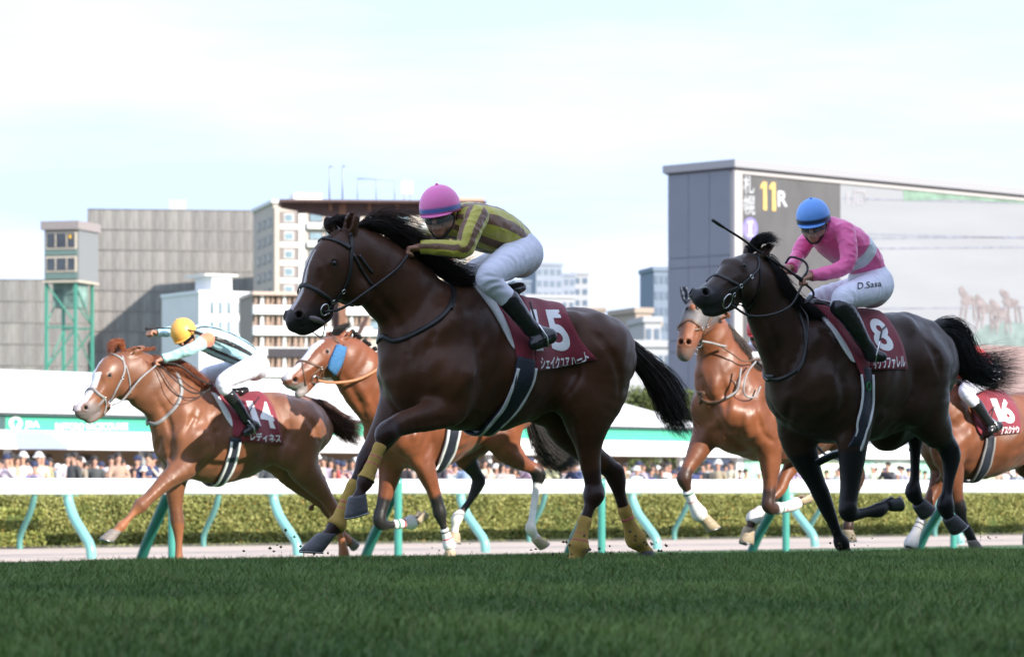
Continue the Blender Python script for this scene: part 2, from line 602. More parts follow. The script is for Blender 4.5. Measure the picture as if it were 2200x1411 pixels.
posts(rB, 24.4 - 16.28, 14, mat('dark_teal_post', (.02, .13, .11), rough=.4, var=.1), [(0, .04, 1.06), (0, .3, .72), (0, .6, .33), (0, .86, -.1)], .078, 'brace', False)
uF = -5.57 * TC + 63.5 * TS
rC = rail('far_rail', 52.2, 1.25, 1.05, uF - 28.5, uF + 60, 'far white rail on dull teal posts in front of the hedge')
posts(rC, 28.5 - 20.35, 14, M_teal, [(0, 0, 1.05), (0, .03, .9), (0, .16, .66), (0, .36, .42), (0, .50, .20), (0, .50, -.05)], .055, 'goose_neck_post')

# ------------------------------------------------------------------ hedge
def leafcloud(n, sampler, size, flat=.3):
    P = sampler(n)
    n = len(P)
    N = rng.normal(size=(n, 3)); N /= np.linalg.norm(N, axis=1)[:, None]
    A = np.cross(N, rng.normal(size=(n, 3))); A /= np.linalg.norm(A, axis=1)[:, None]
    B = np.cross(N, A)
    s = size * (.6 + .8 * rng.random((n, 1)))
    V = np.stack([P - A * s, P - B * s * .55 + N * s * .15, P + A * s, P + B * s * .55 + N * s * .15], 1).reshape(-1, 3)
    Q = np.arange(n * 4).reshape(-1, 4)
    return V, Q, P
M_leaf = mat('hedge_leaves', (0, 0, 0), rough=.6, var=.25, vscale=1.2, attr='paint', spec=.3)
def paint_leaves(o, P, c0, c1, sc=2.0, extra=None):
    n = len(P)
    pn = np.array([mnoise.noise(Vector(p) * sc) for p in P])
    t = (.5 + .8 * pn + .25 * rng.normal(size=n)).clip(0, 1)[:, None]
    C = np.array(c0) * (1 - t) + np.array(c1) * t
    if extra is not None:
        k = rng.random(n) < extra[0]; C[k] = extra[1]
    set_paint(o, np.repeat(C, 4, 0))
def hedge(u0, u1, q, depth, h, n, label, c0, c1):
    r = empty('hedge', (*track(u0, q), 0), TH, label, 'hedge')
    L = u1 - u0
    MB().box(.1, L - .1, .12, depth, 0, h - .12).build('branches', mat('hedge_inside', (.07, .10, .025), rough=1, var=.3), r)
    def samp(n):
        P = np.zeros((n, 3)); P[:, 0] = rng.random(n) * L
        top = rng.random(n) < .28
        P[:, 1] = np.where(top, rng.random(n) * depth, rng.random(n) * .16)
        P[:, 2] = np.where(top, h - rng.random(n) * .12, rng.random(n) * h)
        f = np.array([mnoise.noise(Vector((p[0] * 1.3, p[2] * 2, q))) for p in P])
        P[:, 1] += f * .14; P[:, 2] += np.where(top, f * .06, 0)
        return P
    V, Q, P = leafcloud(n, samp, .028)
    o = meshobj('foliage', V, Q, M_leaf, r, smooth=False); o['kind'] = 'stuff'
    paint_leaves(o, P, c0, c1, 2.2, (.03, (.34, .20, .05)))
hedge(uF - 24, uF + 40, 54.1, 1.3, .99, 300000, 'clipped yellow-green hedge behind the far rail', (.20, .22, .06), (.38, .38, .13))
hedge(uF - 24, uF - 3.0, 53.5, .5, .74, 60000, 'low clipped hedge step at the left end of the long hedge', (.23, .26, .06), (.40, .41, .12))

# ------------------------------------------------------------------ trees
def tree(x, y, h, rad, label, n=9000, leaf=.12, c0=(.035, .06, .015), c1=(.12, .16, .045), seed=1):
    r = empty('broadleaf_tree', (x, y, 0), 0, label, 'tree', 'trees beyond the course')
    rg = random.Random(seed)
    V, F = tube_geo([(0, 0, 0), (.05, 0, h * .3), (-.05, .05, h * .6)], [h * .035, h * .026, h * .015], 8); t = meshobj('trunk', V, F, mat('bark', (.10, .075, .055), rough=.95, var=.3, bump=.6, bscale=30), r)
    b = MB()
    cl = []
    for i in range(16):
        a = rg.random() * 6.28; e = rg.random()
        c = np.array([math.cos(a) * rad * .72 * math.sqrt(rg.random()), math.sin(a) * rad * .72 * math.sqrt(rg.random()), h * (.42 + .46 * e)])
        cl.append((c, rad * (.28 + .26 * rg.random()) * (1.15 - .45 * e)))
        b.tube([(0, 0, h * (.28 + .2 * e)), tuple(c * .55 + np.array([0, 0, h * .2])), tuple(c)], [h * .012, h * .008, h * .003], 5)
    b.build('limbs', MATS['bark'], r, smooth=True)
    def samp(n):
        k = rng.integers(0, len(cl), n)
        D = rng.normal(size=(n, 3)); D /= np.linalg.norm(D, axis=1)[:, None]
        rr = rng.random((n, 1)) ** .45
        return np.array([cl[i][0] for i in k]) + D * rr * np.array([cl[i][1] for i in k])[:, None] * (1, 1, .8)
    V, Q, P = leafcloud(n, samp, leaf)
    o = meshobj('crown', V, Q, M_leaf, r, smooth=False)
    paint_leaves(o, P, c0, c1, 1.2)

# ------------------------------------------------------------------ buildings
class Bld:
    def __init__(s, name, px, d, phi, label, cat='building', group=None):
        s.phi = R(phi); s.c, s.s_ = math.cos(s.phi), math.sin(s.phi)
        s.X0, s.Y0 = (px - CXP) * d / FPX, d
        s.root = empty(name, (s.X0, s.Y0, 0), s.phi, label, cat, group)
    def xz(s, px, py=CYP, yo=0.0):
        """photograph pixel -> (x, z) on the facade plane set back by yo"""
        k = (px - CXP) / FPX
        # (X0 - yo*sin) + c t = k (Y0 + yo*cos + s t)
        X, Y = s.X0 - yo * s.s_, s.Y0 + yo * s.c
        t = (k * Y - X) / (s.c - k * s.s_)
        dd = Y + s.s_ * t
        return t, EYE + (CYP - py) * dd / FPX
    def box(s, name, pl, pr, yt, yb, y0, y1, m, parent=None, ref=None, smooth=False):
        """box between pixel columns pl..pr and rows yt..yb measured at column ref (default pl)"""
        x0 = s.xz(pl, 0, y0)[0]; x1 = s.xz(pr, 0, y0)[0]
        rf = pl if ref is None else ref
        z1 = s.xz(rf, yt, y0)[1]; z0 = s.xz(rf, yb, y0)[1] if yb is not None else 0
        return MB().box(x0, x1, y0, y1, z0, z1).build(name, m, parent or s.root)
    def plate(s, name, pts, y, m, parent=None, th=.03):
        P = [s.xz(px, py, y) for px, py in pts]
        n = len(P)
        V = [(x, y, z) for x, z in P] + [(x, y + th, z) for x, z in P]
        F = [tuple(range(n))[::1], tuple(range(n, 2 * n))[::-1]] + [(i, i + n, (i + 1) % n + n, (i + 1) % n) for i in range(n)]
        return meshobj(name, V, F, m, parent or s.root, smooth=False)
    def write(s, name, string, pl, pr, yt, yb, y, m, parent=None, bold=0.0, italic=0):
        V, F = text_mesh0(string, bold)
        P = []
        for u, v in V:
            x, z = s.xz(pl + (pr - pl) * u, yb + (yt - yb) * v, y)
            P.append((x, y, z))
        return meshobj(name, P, F, m, parent or s.root, smooth=False)
def copies(o, locs, par=None):
    for l in locs:
        c = o.copy(); COL.objects.link(c); c.parent = par or o.parent; c.location = l
        for ch in o.children:
            d = ch.copy(); COL.objects.link(d); d.parent = c

def text_mesh0(string, bold):
    cu = bpy.data.curves.new('t', 'FONT'); cu.body = string; cu.offset = bold; cu.resolution_u = 4
    o = bpy.data.objects.new('t', cu); COL.objects.link(o)
    dg = bpy.context.evaluated_depsgraph_get()
    me = bpy.data.meshes.new_from_object(o.evaluated_get(dg))
    bpy.data.objects.remove(o); bpy.data.curves.remove(cu)
    V = np.array([v.co[:2] for v in me.vertices]); F = [list(p.vertices) for p in me.polygons]
    bpy.data.meshes.remove(me)
    V = (V - V.min(0)) / (V.max(0) - V.min(0))
    return V, F

# --- pavilion with the green signboard
M_wht = mat('white_paint', (.78, .78, .77), rough=.6, var=.04, vscale=.7)
M_grn = mat('sign_green', (.07, .42, .27), rough=.5, var=.04, vscale=.8)
M_tanw = mat('tan_wall', (.36, .27, .19), rough=.8, var=.12, vscale=.8)
PV = Bld('pavilion', 100, 95, 50, 'long white-roofed pavilion with a green sign band above the crowd')
xa, xe, xh = PV.xz(-330)[0], PV.xz(1480)[0], PV.xz(1345)[0]
z_g1, z_g0, z_w0 = PV.xz(100, 893)[1], PV.xz(100, 925)[1], PV.xz(100, 965)[1]
zr = PV.xz(100, 797, 2.5)[1]
MB().box(xa, xe + .15, 0, .3, z_g0, z_g1).build('green_signboard', M_grn, PV.root)
MB().box(xa, xe + 40, -.35, .35, z_w0, z_g0 - .004).build('white_fascia', M_wht, PV.root)
MB().box(xa, xe + 1, -.15, .25, z_g1 + .003, z_g1 + .07).build('gutter', mat('dark_gutter', (.08, .10, .10)), PV.root)
# roof: low hip
V = [(xa, -.2, z_g1 + .07), (xe + 1.2, -.2, z_g1 + .07), (xe + 1.2, 5.2, z_g1 + .07), (xa, 5.2, z_g1 + .07), (xa, 2.5, zr), (xh, 2.5, zr), (xh + 2.2, 2.5, zr - .30)]
meshobj('roof', V, [(0, 1, 6, 5, 4), (1, 2, 6), (3, 4, 5, 6, 2), (0, 4, 3), (0, 3, 2, 1)], M_wht, PV.root, smooth=False)
xw = PV.xz(1585)[0]
MB().box(xa, xw, 5.0, 5.3, 0, z_w0 + .5).build('rear_wall', M_tanw, PV.root)
MB().box(xw, xe + 40, .05, .3, 0, z_w0 - .004).build('poster_wall', M_wht, PV.root)
MB().box(xa, xe + 38, .4, 5.0, z_w0 + .02, z_w0 + .12).build('soffit', M_tanw, PV.root)
db = MB().box(0, .9, 4.93, 4.99, 0, 2.1).build('door', mat('dark_door', (.10, .09, .085)), PV.root, loc=(PV.xz(148, 0, 5)[0], 0, 0))
copies(db, [(PV.xz(p, 0, 5)[0], 0, 0) for p in (60, 560, 930, 1220)])
pm = MB().box(-.08, .08, .0, .16, 0, z_w0).build('column', M_wht, PV.root, loc=(PV.xz(310)[0], 0, 0))
copies(pm, [(PV.xz(310)[0] + 5.2 * i, 0, 0) for i in range(-3, 6)])
for i, (a, b, cl) in enumerate([(1600, 1700, (.30, .62, .42)), (1705, 1800, (.55, .72, .45)), (1810, 1880, (.36, .66, .50)), (1884, 1960, (.62, .74, .62)), (1965, 2060, (.30, .58, .42))]):
    PV.box('poster', a, b, 988, 1026, -.0, .04, mat('poster_%d' % i, cl, rough=.5, var=.35, vscale=1.5), ref=a)
PV.write('racecourse_letters', 'SAPPORO RACECOURSE', 118, 275, 908, 923, -.03, M_wht, bold=.03)
PV.write('sign_letters', 'JRA', 53, 85, 904, 922, -.03, M_wht, bold=.05)
PV.plate('round_emblem', [(34 + 14.5 * math.cos(a), 909 + 14 * math.sin(a)) for a in np.linspace(0, 2 * math.pi, 24, endpoint=False)], -.05, M_wht)
PV.plate('emblem_mark', [(30, 902), (34, 898), (40, 903), (41, 911), (37, 909), (35, 917), (29, 919), (31, 911), (28, 907)], -.07, M_grn, th=.01)
PV.box('sign_end', -6, 12, 894, 924, -.04, .01, mat('sign_dark', (.05, .10, .10)), ref=-6)
PV.plate('blue_grey_patch', [(30, 926.5), (95, 926.5), (104, 929), (112, 934), (144, 958), (146, 964), (40, 964), (37, 954)], -.37, mat('patch_blue_grey', (.30, .36, .50), rough=.7, var=.08))  # flat blue-grey patch laid over the left part of the white fascia

# --- big screen
SB = Bld('screen_building', 1578, 180, 43.8, 'large grey results screen building behind the near-black horse')
M_cl = mat('grey_cladding', (.17, .185, .22), rough=.5, var=.06, vscale=.4)
M_cl2 = mat('light_frame', (.40, .38, .37), rough=.55, var=.05, vscale=.4)
zt = SB.xz(1578, 343)[1]
Lr = SB.xz(2330)[0]
D_ = 5.0
MB().box(.3, Lr, .25, D_ - .1, 0, zt - .45).build('core', M_cl, SB.root)
MB().box(-.25, Lr + .2, -.25, D_ + .1, zt - .42, zt).build('parapet', mat('parapet_metal', (.30, .30, .31), rough=.5, var=.05), SB.root)
MB().box(-.15, Lr + .1, -.15, D_, zt - .50, zt - .422).build('shadow_gap', mat('dark_gap', (.06, .06, .07)), SB.root)
# side cladding panels, each its own piece (towards -x), rows and columns split where the joints are
rows_ = [zt - .52, 13.6, 13.05, 9.1, 8.5, 4.3, 3.8, .1]
pan = {}
for i in range(len(rows_) - 1):
    for j in range(3):
        y0_ = .25 + j * 1.55; y1_ = y0_ + 1.52
        z1_, z0_ = rows_[i] - .015, rows_[i + 1] + .015
        MB().box(-.06, .05, y0_, y1_, z0_, z1_).build('cladding_panel', M_cl, SB.root)
MB().box(.05, .3, .25, D_ - .1, 0, zt - .5).build('side_backing', mat('dark_gap', (.06, .06, .07)), SB.root)
# front frame
MB().box(0, .62, -.02, .24, 0, zt - .52).build('corner_frame', M_cl2, SB.root)
x1_ = SB.xz(1590, 0)[0]
ztop = SB.xz(1590, 374, .1)[1]; zbot = SB.xz(1590, 850, .1)[1]
MB().box(.62, Lr, -.02, .24, ztop, zt - .52).build('top_frame', M_cl2, SB.root)
MB().box(.62, Lr, -.02, .24, zbot - 1.2, zbot).build('bottom_frame', M_cl2, SB.root)
xs_, = (SB.xz(1805, 0, .1)[0],)
MB().box(.62, xs_, .08, .24, zbot, ztop).build('display_left', mat('display_dark', (.085, .083, .085), rough=.7, var=.18, vscale=.8, stretch=(1, 1, .6)), SB.root)
MB().box(xs_, Lr, .08, .24, zbot, ztop).build('display_picture', mat('display_light', (.25, .262, .278), rough=.7, var=.06, vscale=.35, stretch=(.3, 1, 2.5)), SB.root)
xw_ = mat('led_white', (.50, .52, .54), rough=.6); yl_ = mat('led_yellow', (.62, .42, .13), rough=.6); pu_ = mat('led_violet', (.22, .19, .46), rough=.6)
SB.write('led_text', '札', 1597, 1620, 376, 416, .06, xw_)
SB.write('led_text', '幌', 1598, 1622, 420, 461, .06, xw_)
for o_, p_ in ((0, 0), (19, 1.5)):
    SB.plate('led_digit', [(1640 + o_, 390 + p_), (1647 + o_, 391 + p_), (1648 + o_, 452 + p_), (1640 + o_, 451 + p_), (1640 + o_, 403 + p_), (1634 + o_, 406 + p_), (1634 + o_, 399 + p_)], .06, yl_, th=.01)
SB.write('led_text', 'R', 1671, 1692, 410, 444, .06, xw_, bold=.02)
SB.plate('led_disc', [(1612 + 16 * math.cos(a), 491 + 24 * math.sin(a)) for a in np.linspace(0, 2 * math.pi, 24, endpoint=False)], .06, pu_, th=.01)
for q_ in ([(1609.5, 476), (1614.5, 476), (1614.5, 507), (1609.5, 507)], [(1606, 475), (1618, 475), (1618, 479), (1606, 479)], [(1606, 504), (1618, 504), (1618, 508), (1606, 508)]):
    SB.plate('led_numeral', q_, .045, xw_, th=.01)
SB.write('led_text', '1周', 1819, 1860, 408, 444, .06, mat('led_grey', (.30, .29, .31), rough=.6), bold=.02)
SB.plate('picture_turf', [(1940, 403), (2080, 416), (2240, 432), (2240, 440), (2050, 428), (1943, 432)], .06, mat('led_green', (.16, .25, .19), rough=.7, var=.35, vscale=1.2), th=.01)
lnm = mat('led_line', (.20, .21, .26), rough=.7, var=.3, vscale=2)
for y_ in (425, 500, 511, 533, 662):
    SB.plate('picture_line', [(1812, y_), (2240, y_ - 4 if y_ > 500 else y_ + 12), (2240, y_ - 1 if y_ > 500 else y_ + 14), (1812, y_ + 3)], .062, lnm, th=.008)
SB.plate('picture_grass', [(2075, 738), (2110, 700), (2160, 690), (2240, 700), (2240, 752), (2140, 756)], .06, mat('led_green_dull', (.16, .21, .20), rough=.7, var=.3, vscale=1.5), th=.01)
hb_ = mat('led_horse', (.205, .178, .18), rough=.7, var=.35, vscale=3)
def blob(cx, cy, rx, ry, k=0.0, n=18, ph=0):
    return [(cx + rx * (1 + .18 * math.sin(3 * a + ph)) * math.cos(a) + k * ry * math.sin(a), cy + ry * (1 + .15 * math.sin(4 * a + ph)) * math.sin(a)) for a in np.linspace(0, 2 * math.pi, n, endpoint=False)]
for i, (cx, cy) in enumerate(((2082, 645), (2118, 662), (2150, 672), (2172, 650))):
    SB.plate('picture_horse', blob(cx, cy, 17, 10, .2, ph=i), .045, hb_, th=.008)
    SB.plate('picture_horse', blob(cx - 12, cy - 16, 8, 13, .5, ph=i), .047, hb_, th=.008)
    for dx in (-14, -6, 8, 15): SB.plate('picture_leg', [(cx + dx, cy + 6), (cx + dx + 5, cy + 6), (cx + dx * 1.5 + 2, cy + 44), (cx + dx * 1.5 - 1, cy + 44)], .049, hb_, th=.008)
SB.box('picture_base', 1806, 2320, 740, 850, .05, .07, mat('led_brown', (.24, .17, .16), rough=.7, var=.2, vscale=1.5), ref=2100)

# --- netted building, its low wing, the judges' tower
M_net = [mat('scaffold_net_%d' % i, c, rough=.9, var=.26, vscale=1.1, bump=.6, bscale=3, stretch=(2.2, 1, .22), detail=8) for i, c in enumerate([(.235, .222, .212), (.255, .24, .228), (.22, .208, .20)])]
M_pole = mat('scaffold_pole', (.30, .28, .25), rough=.6, var=.15)
def netted(px, d, phi, pr, ytop, label, cw, ch, depth):
    b = Bld('netted_building', px, d, phi, label)
    Lx = b.xz(pr)[0]; zt = b.xz(px, ytop)[1]
    MB().box(.2, Lx - .2, .35, depth, 0, zt - .35).build('building_core', mat('dark_gap', (.06, .06, .07)), b.root)
    nx, nz = int(round(Lx / cw)), int(round(zt / ch))
    w, h = Lx / nx, zt / nz
    var = []
    for k in range(4):
        V = []; F = []; n = 7
        rg = random.Random(k)
        for j in range(n):
            for i in range(n):
                u, v = i / (n - 1), j / (n - 1)
                V.append((.012 + u * (w - .024), -.10 * math.sin(math.pi * u) * (.6 + .5 * rg.random()) - .05 * math.sin(math.pi * v) * rg.random(), .012 + v * (h - .024)))
        for j in range(n - 1):
            for i in range(n - 1): F.append((j * n + i, j * n + i + 1, (j + 1) * n + i + 1, (j + 1) * n + i))
        var.append((V, F))
    base = []
    rg = random.Random(5)
    for k in range(4):
        for mm in M_net:
            o = meshobj('net_panel', var[k][0], var[k][1], mm, b.root, loc=(-50, 0, 0)); base.append(o)
    first = True
    used = set()
    for i in range(nx):
        for j in range(nz):
            k = rg.randrange(len(base))
            o = base[k]
            if k in used:
                o = o.copy(); COL.objects.link(o)
            used.add(k)
            o.location = (i * w, 0.0, j * h); o.parent = b.root
    for k, o in enumerate(base):
        if k not in used: bpy.data.objects.remove(o)
    so = None
    # return wall on each end
    for xx in (0, Lx):
        for j in range(nz):
            MB().box(xx - .04, xx + .04, .1, depth, j * h + .04, (j + 1) * h - .04).build('side_net', M_net[2], b.root)
    V, F = tube_geo([(0, -.16, 0), (0, -.16, zt + .5)], .028, 6)
    p = meshobj('scaffold_pole', V, F, M_pole, b.root)
    copies(p, [(w * i, 0, 0) for i in range(1, nx + 1)])
    V, F = tube_geo([(0, -.18, 0), (Lx, -.18, 0)], .045, 6)
    p = meshobj('scaffold_ledger', V, F, M_pole, b.root, loc=(0, 0, h))
    copies(p, [(0, 0, h * i) for i in range(2, nz + 1)])
    return b
NB = netted(188, 520, 6, 556, 449, 'tall building wrapped in grey scaffold netting, left of the leading horse', 2.0, 3.1, 18)
NB.box('lift_house', 364, 400, 430, 452, 6, 10, mat('pale_grey_wall', (.50, .52, .55), rough=.8, var=.05), ref=364)
NW = netted(-60, 512, 4, 186, 600, 'low wing wrapped in grey scaffold netting behind the judges tower', 2.6, 3.4, 14)

TW = Bld('judges_tower', 92, 215, -16, 'judges cabin on a green lattice tower at the left', 'tower')
M_tg = mat('tower_green', (.06, .27, .19), rough=.5, var=.1)
M_tc = mat('cabin_grey', (.20, .21, .21), rough=.6, var=.08)
M_crm = mat('cream_frame', (.52, .46, .36), rough=.6)
xr = TW.xz(166)[0]; dp = 3.4
z0c, z1c = TW.xz(92, 603)[1], TW.xz(92, 494)[1]
MB().box(0, xr, .25, dp, z0c, z1c).build('cabin', M_tc, TW.root)
MB().box(-.12, xr + .12, -.1, dp + .1, z1c, z1c + .55).build('roof', mat('cabin_roof', (.27, .24, .23), rough=.7), TW.root)
MB().box(-.05, xr + .05, 0, dp, z0c - .12, z0c).build('floor_slab', M_crm, TW.root)
for yt, yb in ((498, 536), (551, 585)):
    f = TW.box('window', 98, 163, yt, yb, .12, .25, M_crm, ref=98)
    g = TW.box('pane', 101, 160, yt + 4, yb - 4, .08, .118, mat('cabin_glass', (.05, .06, .07) if yt < 520 else (.28, .31, .32), rough=.15, var=.5, vscale=.7), parent=f, ref=101)
    for p in (118, 142): TW.box('mullion', p, p + 2, yt + 4, yb - 4, .05, .078, M_crm, parent=f, ref=p)
TW.box('spandrel', 96, 165, 538, 549, .10, .25, mat('spandrel_green', (.12, .19, .17), rough=.6), ref=96)
TW.box('spandrel', 96, 165, 587, 600, .10, .25, mat('spandrel_green', (.12, .19, .17)), ref=96)
TW.plate('lamp', [(148, 504), (153, 504), (153, 512), (148, 512)], .03, mat('amber_lamp', (.75, .45, .05), rough=.4))
MB().box(.3, xr - .3, .9, 2.4, z0c - 1.7, z0c - .13).build('machine_platform', mat('machinery', (.16, .25, .22), rough=.7, var=.6, vscale=1.5), TW.root)
xl1 = TW.xz(158)[0]
for x in (.12, xl1):
    for y in (.3, dp - .4):
        MB().box(x - .09, x + .09, y - .09, y + .09, 0, z0c - .12).build('leg', M_tg, TW.root)
nb = 5
for k in range(nb):
    za, zb = z0c * k / nb + .1, z0c * (k + 1) / nb - .2
    for y in (.3, dp - .4):
        b = MB(); b.tube([(.12, y, za), (xl1, y, zb)] if k % 2 else [(xl1, y, za), (.12, y, zb)], .055, 6); b.build('diagonal_brace', M_tg, TW.root)
        MB().box(.12, xl1, y - .05, y + .05, zb + .05, zb + .16).build('strut', M_tg, TW.root)
    b = MB(); b.tube([(.12, .3, za), (.12, dp - .4, zb)], .05, 6); b.build('diagonal_brace', M_tg, TW.root)
    b = MB(); b.tube([(xl1, .3, zb), (xl1, dp - .4, za)], .05, 6); b.build('diagonal_brace', M_tg, TW.root)

# --- apartment block with bay windows
M_bei = mat('beige_render', (.50, .43, .37), rough=.85, var=.05, vscale=.3)
M_wal = mat('white_render', (.72, .70, .67), rough=.85, var=.05, vscale=.3)
M_glb = mat('window_glass', (.22, .30, .34), rough=.12, var=.4, vscale=.4)
M_dkf = mat('dark_frame', (.10, .09, .09), rough=.6)
AP = Bld('apartment_block', 588, 490, 14, 'beige apartment block with a column of square windows behind the brown canopy')
xr = AP.xz(1040)[0]; zt = AP.xz(588, 436)[1]
MB().box(0, xr, .3, 18, 0, zt).build('walls', M_bei, AP.root)
MB().box(-.3, xr + .2, 0, 18.2, zt, zt + .5).build('roof_edge', M_wal, AP.root)
AP.box('roof_house', 632, 692, 415, 440, 5, 9, M_wal, ref=632)
AP.box('roof_house', 985, 1040, 424, 440, .0, 5, mat('salmon_render', (.55, .36, .27), rough=.8), ref=985)
AP.box('pilaster', 590, 601, 446, 800, .05, .3, M_bei, ref=590)
AP.box('pilaster', 642, 656, 446, 800, .05, .3, M_wal, ref=642)
for i, y in enumerate((457, 496, 535, 573, 611, 649, 687)):
    f = AP.box('window_bay', 603, 639, y - 3, y + 23, .12, .3, mat('grey_brown_panel', (.26, .22, .21), rough=.7), ref=603)
    AP.box('sill_band', 602, 641, y + 24, y + 35, .02, .3, M_wal, ref=602)
    g = AP.box('window', 611, 631, y + 2, y + 20, .05, .118, M_wal, ref=611)
    AP.box('pane', 613, 629, y + 4, y + 18, .02, .048, M_glb, parent=g, ref=613)
    for px in (664, 700, 745, 790, 850, 910, 965):
        g = AP.box('window', px, px + 30, y + 2, y + 20, .16, .3, M_dkf, ref=px)
        AP.box('pane', px + 2, px + 28, y + 4, y + 18, .12, .158, M_glb, parent=g, ref=px)
        AP.box('balcony', px - 3, px + 34, y + 21, y + 34, -.5, .3, M_wal, ref=px)
# side windows of the shaded end
for i in range(7):
    z = zt - 2.4 - i * 2.6
    for k in range(3):
        f = MB().box(-.05, .02, 2 + k * 4.6, 4.8 + k * 4.6, z - .9, z + .5).build('side_window', mat('grey_blue_frame', (.20, .22, .26), rough=.5), AP.root)
        MB().box(-.09, -.052, 2.3 + k * 4.6, 4.5 + k * 4.6, z - .7, z + .3).build('pane', M_glb, f)

# --- white building with a roof tower
WB = Bld('white_building', 428, 330, 30, 'plain white building with a box tower in front of the netting')
zt = WB.xz(428, 630)[1]; xr = WB.xz(545)[0]
MB().box(0, xr, 0, 9, 0, zt).build('walls', M_wal, WB.root)
MB().box(-.1, xr + .1, -.1, 9.1, zt, zt + .3).build('parapet', M_wht, WB.root)
WB.box('roof_tower', 456, 498, 590, 632, 1, 5, M_wht, ref=456)
WB.box('roof_slab', 440, 512, 588, 592, .6, 5.4, M_wal, ref=456)
for px in (452, 470, 488, 512):
    for y in (648, 690):
        f = WB.box('window', px, px + 8, y, y + 26, -.06, 0, mat('grey_blue_frame', (.20, .22, .26)), ref=px)
        WB.box('pane', px + 1, px + 7, y + 2, y + 24, -.09, -.062, M_glb, parent=f, ref=px)
# --- balcony block
BB = Bld('balcony_block', 545, 300, 12, 'low block with white balcony bands and brown screens')
zt = BB.xz(545, 632)[1]; xr = BB.xz(800)[0]
MB().box(0, xr, .9, 10, 0, zt - .05).build('walls', mat('brown_grey_wall', (.30, .24, .20), rough=.8, var=.1), BB.root)
MB().box(-.1, xr + .1, -.2, 10, zt - .05, zt + .25).build('roof_edge', mat('salmon_edge', (.55, .42, .35)), BB.root)
for i, y in enumerate((655, 700, 745, 790)):
    BB.box('balcony_band', 545, 800, y, y + 19, -.1, .9, M_wht, ref=545)
    for k in range(21):
        px = 548 + k * 12
        w_ = BB.box('screen_slat', px, px + (7 if k % 3 else 4), y - 22, y - 1, .3, .5, (M_wal if k % 4 == 1 else mat('brown_slat', (.36, .25, .19), rough=.7)), ref=px)

# --- rusty steel canopy with masts
SC_ = Bld('steel_canopy', 600, 150, 5, 'rust-brown steel canopy frame rising above the apartment block')
M_rust = mat('rust_brown_steel', (.085, .045, .036), rough=.6, var=.25, vscale=1.5)
M_rust2 = mat('orange_brown_steel', (.20, .095, .05), rough=.6, var=.2)
SC_.box('top_flange', 600, 1045, 428, 433, -.3, 2.6, M_rust, ref=600)
SC_.plate('web', [(603, 434), (1040, 434), (1040, 462), (745, 466), (722, 470), (603, 447)], .6, M_rust, th=.06)
SC_.box('purlin', 640, 1030, 450, 458, 2.0, 2.2, M_rust, ref=640)
for px in (706, 735, 790, 850, 910, 970):
    SC_.box('stiffener', px, px + 8, 434, 452, .45, .598, M_rust2, ref=px)
SC_.box('column', 729, 744, 440, None, .5, .9, M_rust2, ref=729)
SC_.box('column', 715, 728, 470, None, 1.0, 1.4, M_rust, ref=715)
SC_.box('column', 960, 975, 440, None, .5, .9, M_rust2, ref=960)
for a, b in (((716, 1.2), (800, 2.0)), ((760, .8), (725, 3.2))): pass
q = MB(); q.tube([(SC_.xz(790, 680)[0], .7, SC_.xz(790, 680)[1]), (SC_.xz(735, 790)[0], .7, SC_.xz(735, 790)[1])], .12, 6); q.build('diagonal_brace', M_rust, SC_.root)
q = MB(); q.tube([(SC_.xz(725, 560)[0], 1.2, SC_.xz(725, 560)[1]), (SC_.xz(860, 470)[0], 1.2, SC_.xz(860, 470)[1])], .12, 6); q.build('diagonal_brace', M_rust, SC_.root)
SC_.box('low_beam', 575, 760, 748, 766, .3, .7, mat('dark_steel', (.05, .045, .05), rough=.6), ref=600)
M_thin = mat('mast_grey', (.30, .33, .42), rough=.5)
def mast(px, yt, yb, label, arm=None):
    x, z1 = SC_.xz(px, yt, 1.2); z0 = SC_.xz(px, yb, 1.2)[1]
    w = Vector((SC_.X0 + x * SC_.c - 1.2 * SC_.s_, SC_.Y0 + x * SC_.s_ + 1.2 * SC_.c, z0))
    r = empty('roof_mast', w, SC_.phi, label, 'mast')
    V, F = tube_geo([(0, 0, 0), (0, 0, z1 - z0)], .045, 6); meshobj('pole', V, F, M_thin, r)
    V, F = tube_geo([(0, 0, z1 - z0), (.18, 0, z1 - z0 + .02)], .05, 6); meshobj('lamp_arm', V, F, M_thin, r)
mast(708, 358, 428, 'thin lamp mast on the brown canopy, left one of the pair')
mast(736, 357, 428, 'thin lamp mast on the brown canopy, right one of the pair')
x, z = SC_.xz(768, 428, 1.4)
gb = empty('goal_frame', (SC_.X0 + x * SC_.c - 1.4 * SC_.s_, SC_.Y0 + x * SC_.s_ + 1.4 * SC_.c, z), SC_.phi, 'thin open pipe frame standing on top of the brown canopy', 'frame')
wf = SC_.xz(848, 428, 1.4)[0] - x; hf_ = 45 * 150 / FPX
for nm, a, b in (('upright', (0, 0, 0), (0, 0, hf_)), ('upright', (wf * .5, 0, 0), (wf * .5, 0, hf_)), ('upright', (wf, 0, 0), (wf, 0, hf_ - .06)), ('crossbar', (0, 0, hf_), (wf, 0, hf_ - .06))):
    V, F = tube_geo([a, b], .028, 6); meshobj(nm, V, F, M_thin, gb)
x, z = SC_.xz(862, 418, 1.4)
sg = empty('rooftop_sign', (SC_.X0 + x * SC_.c - 1.4 * SC_.s_, SC_.Y0 + x * SC_.s_ + 1.4 * SC_.c, z), SC_.phi, 'blank cream board on the brown canopy beside the pink cap', 'sign')
MB().box(0, .54, 0, .12, 0, .62).build('board', mat('cream_board', (.55, .52, .44), rough=.7), sg)
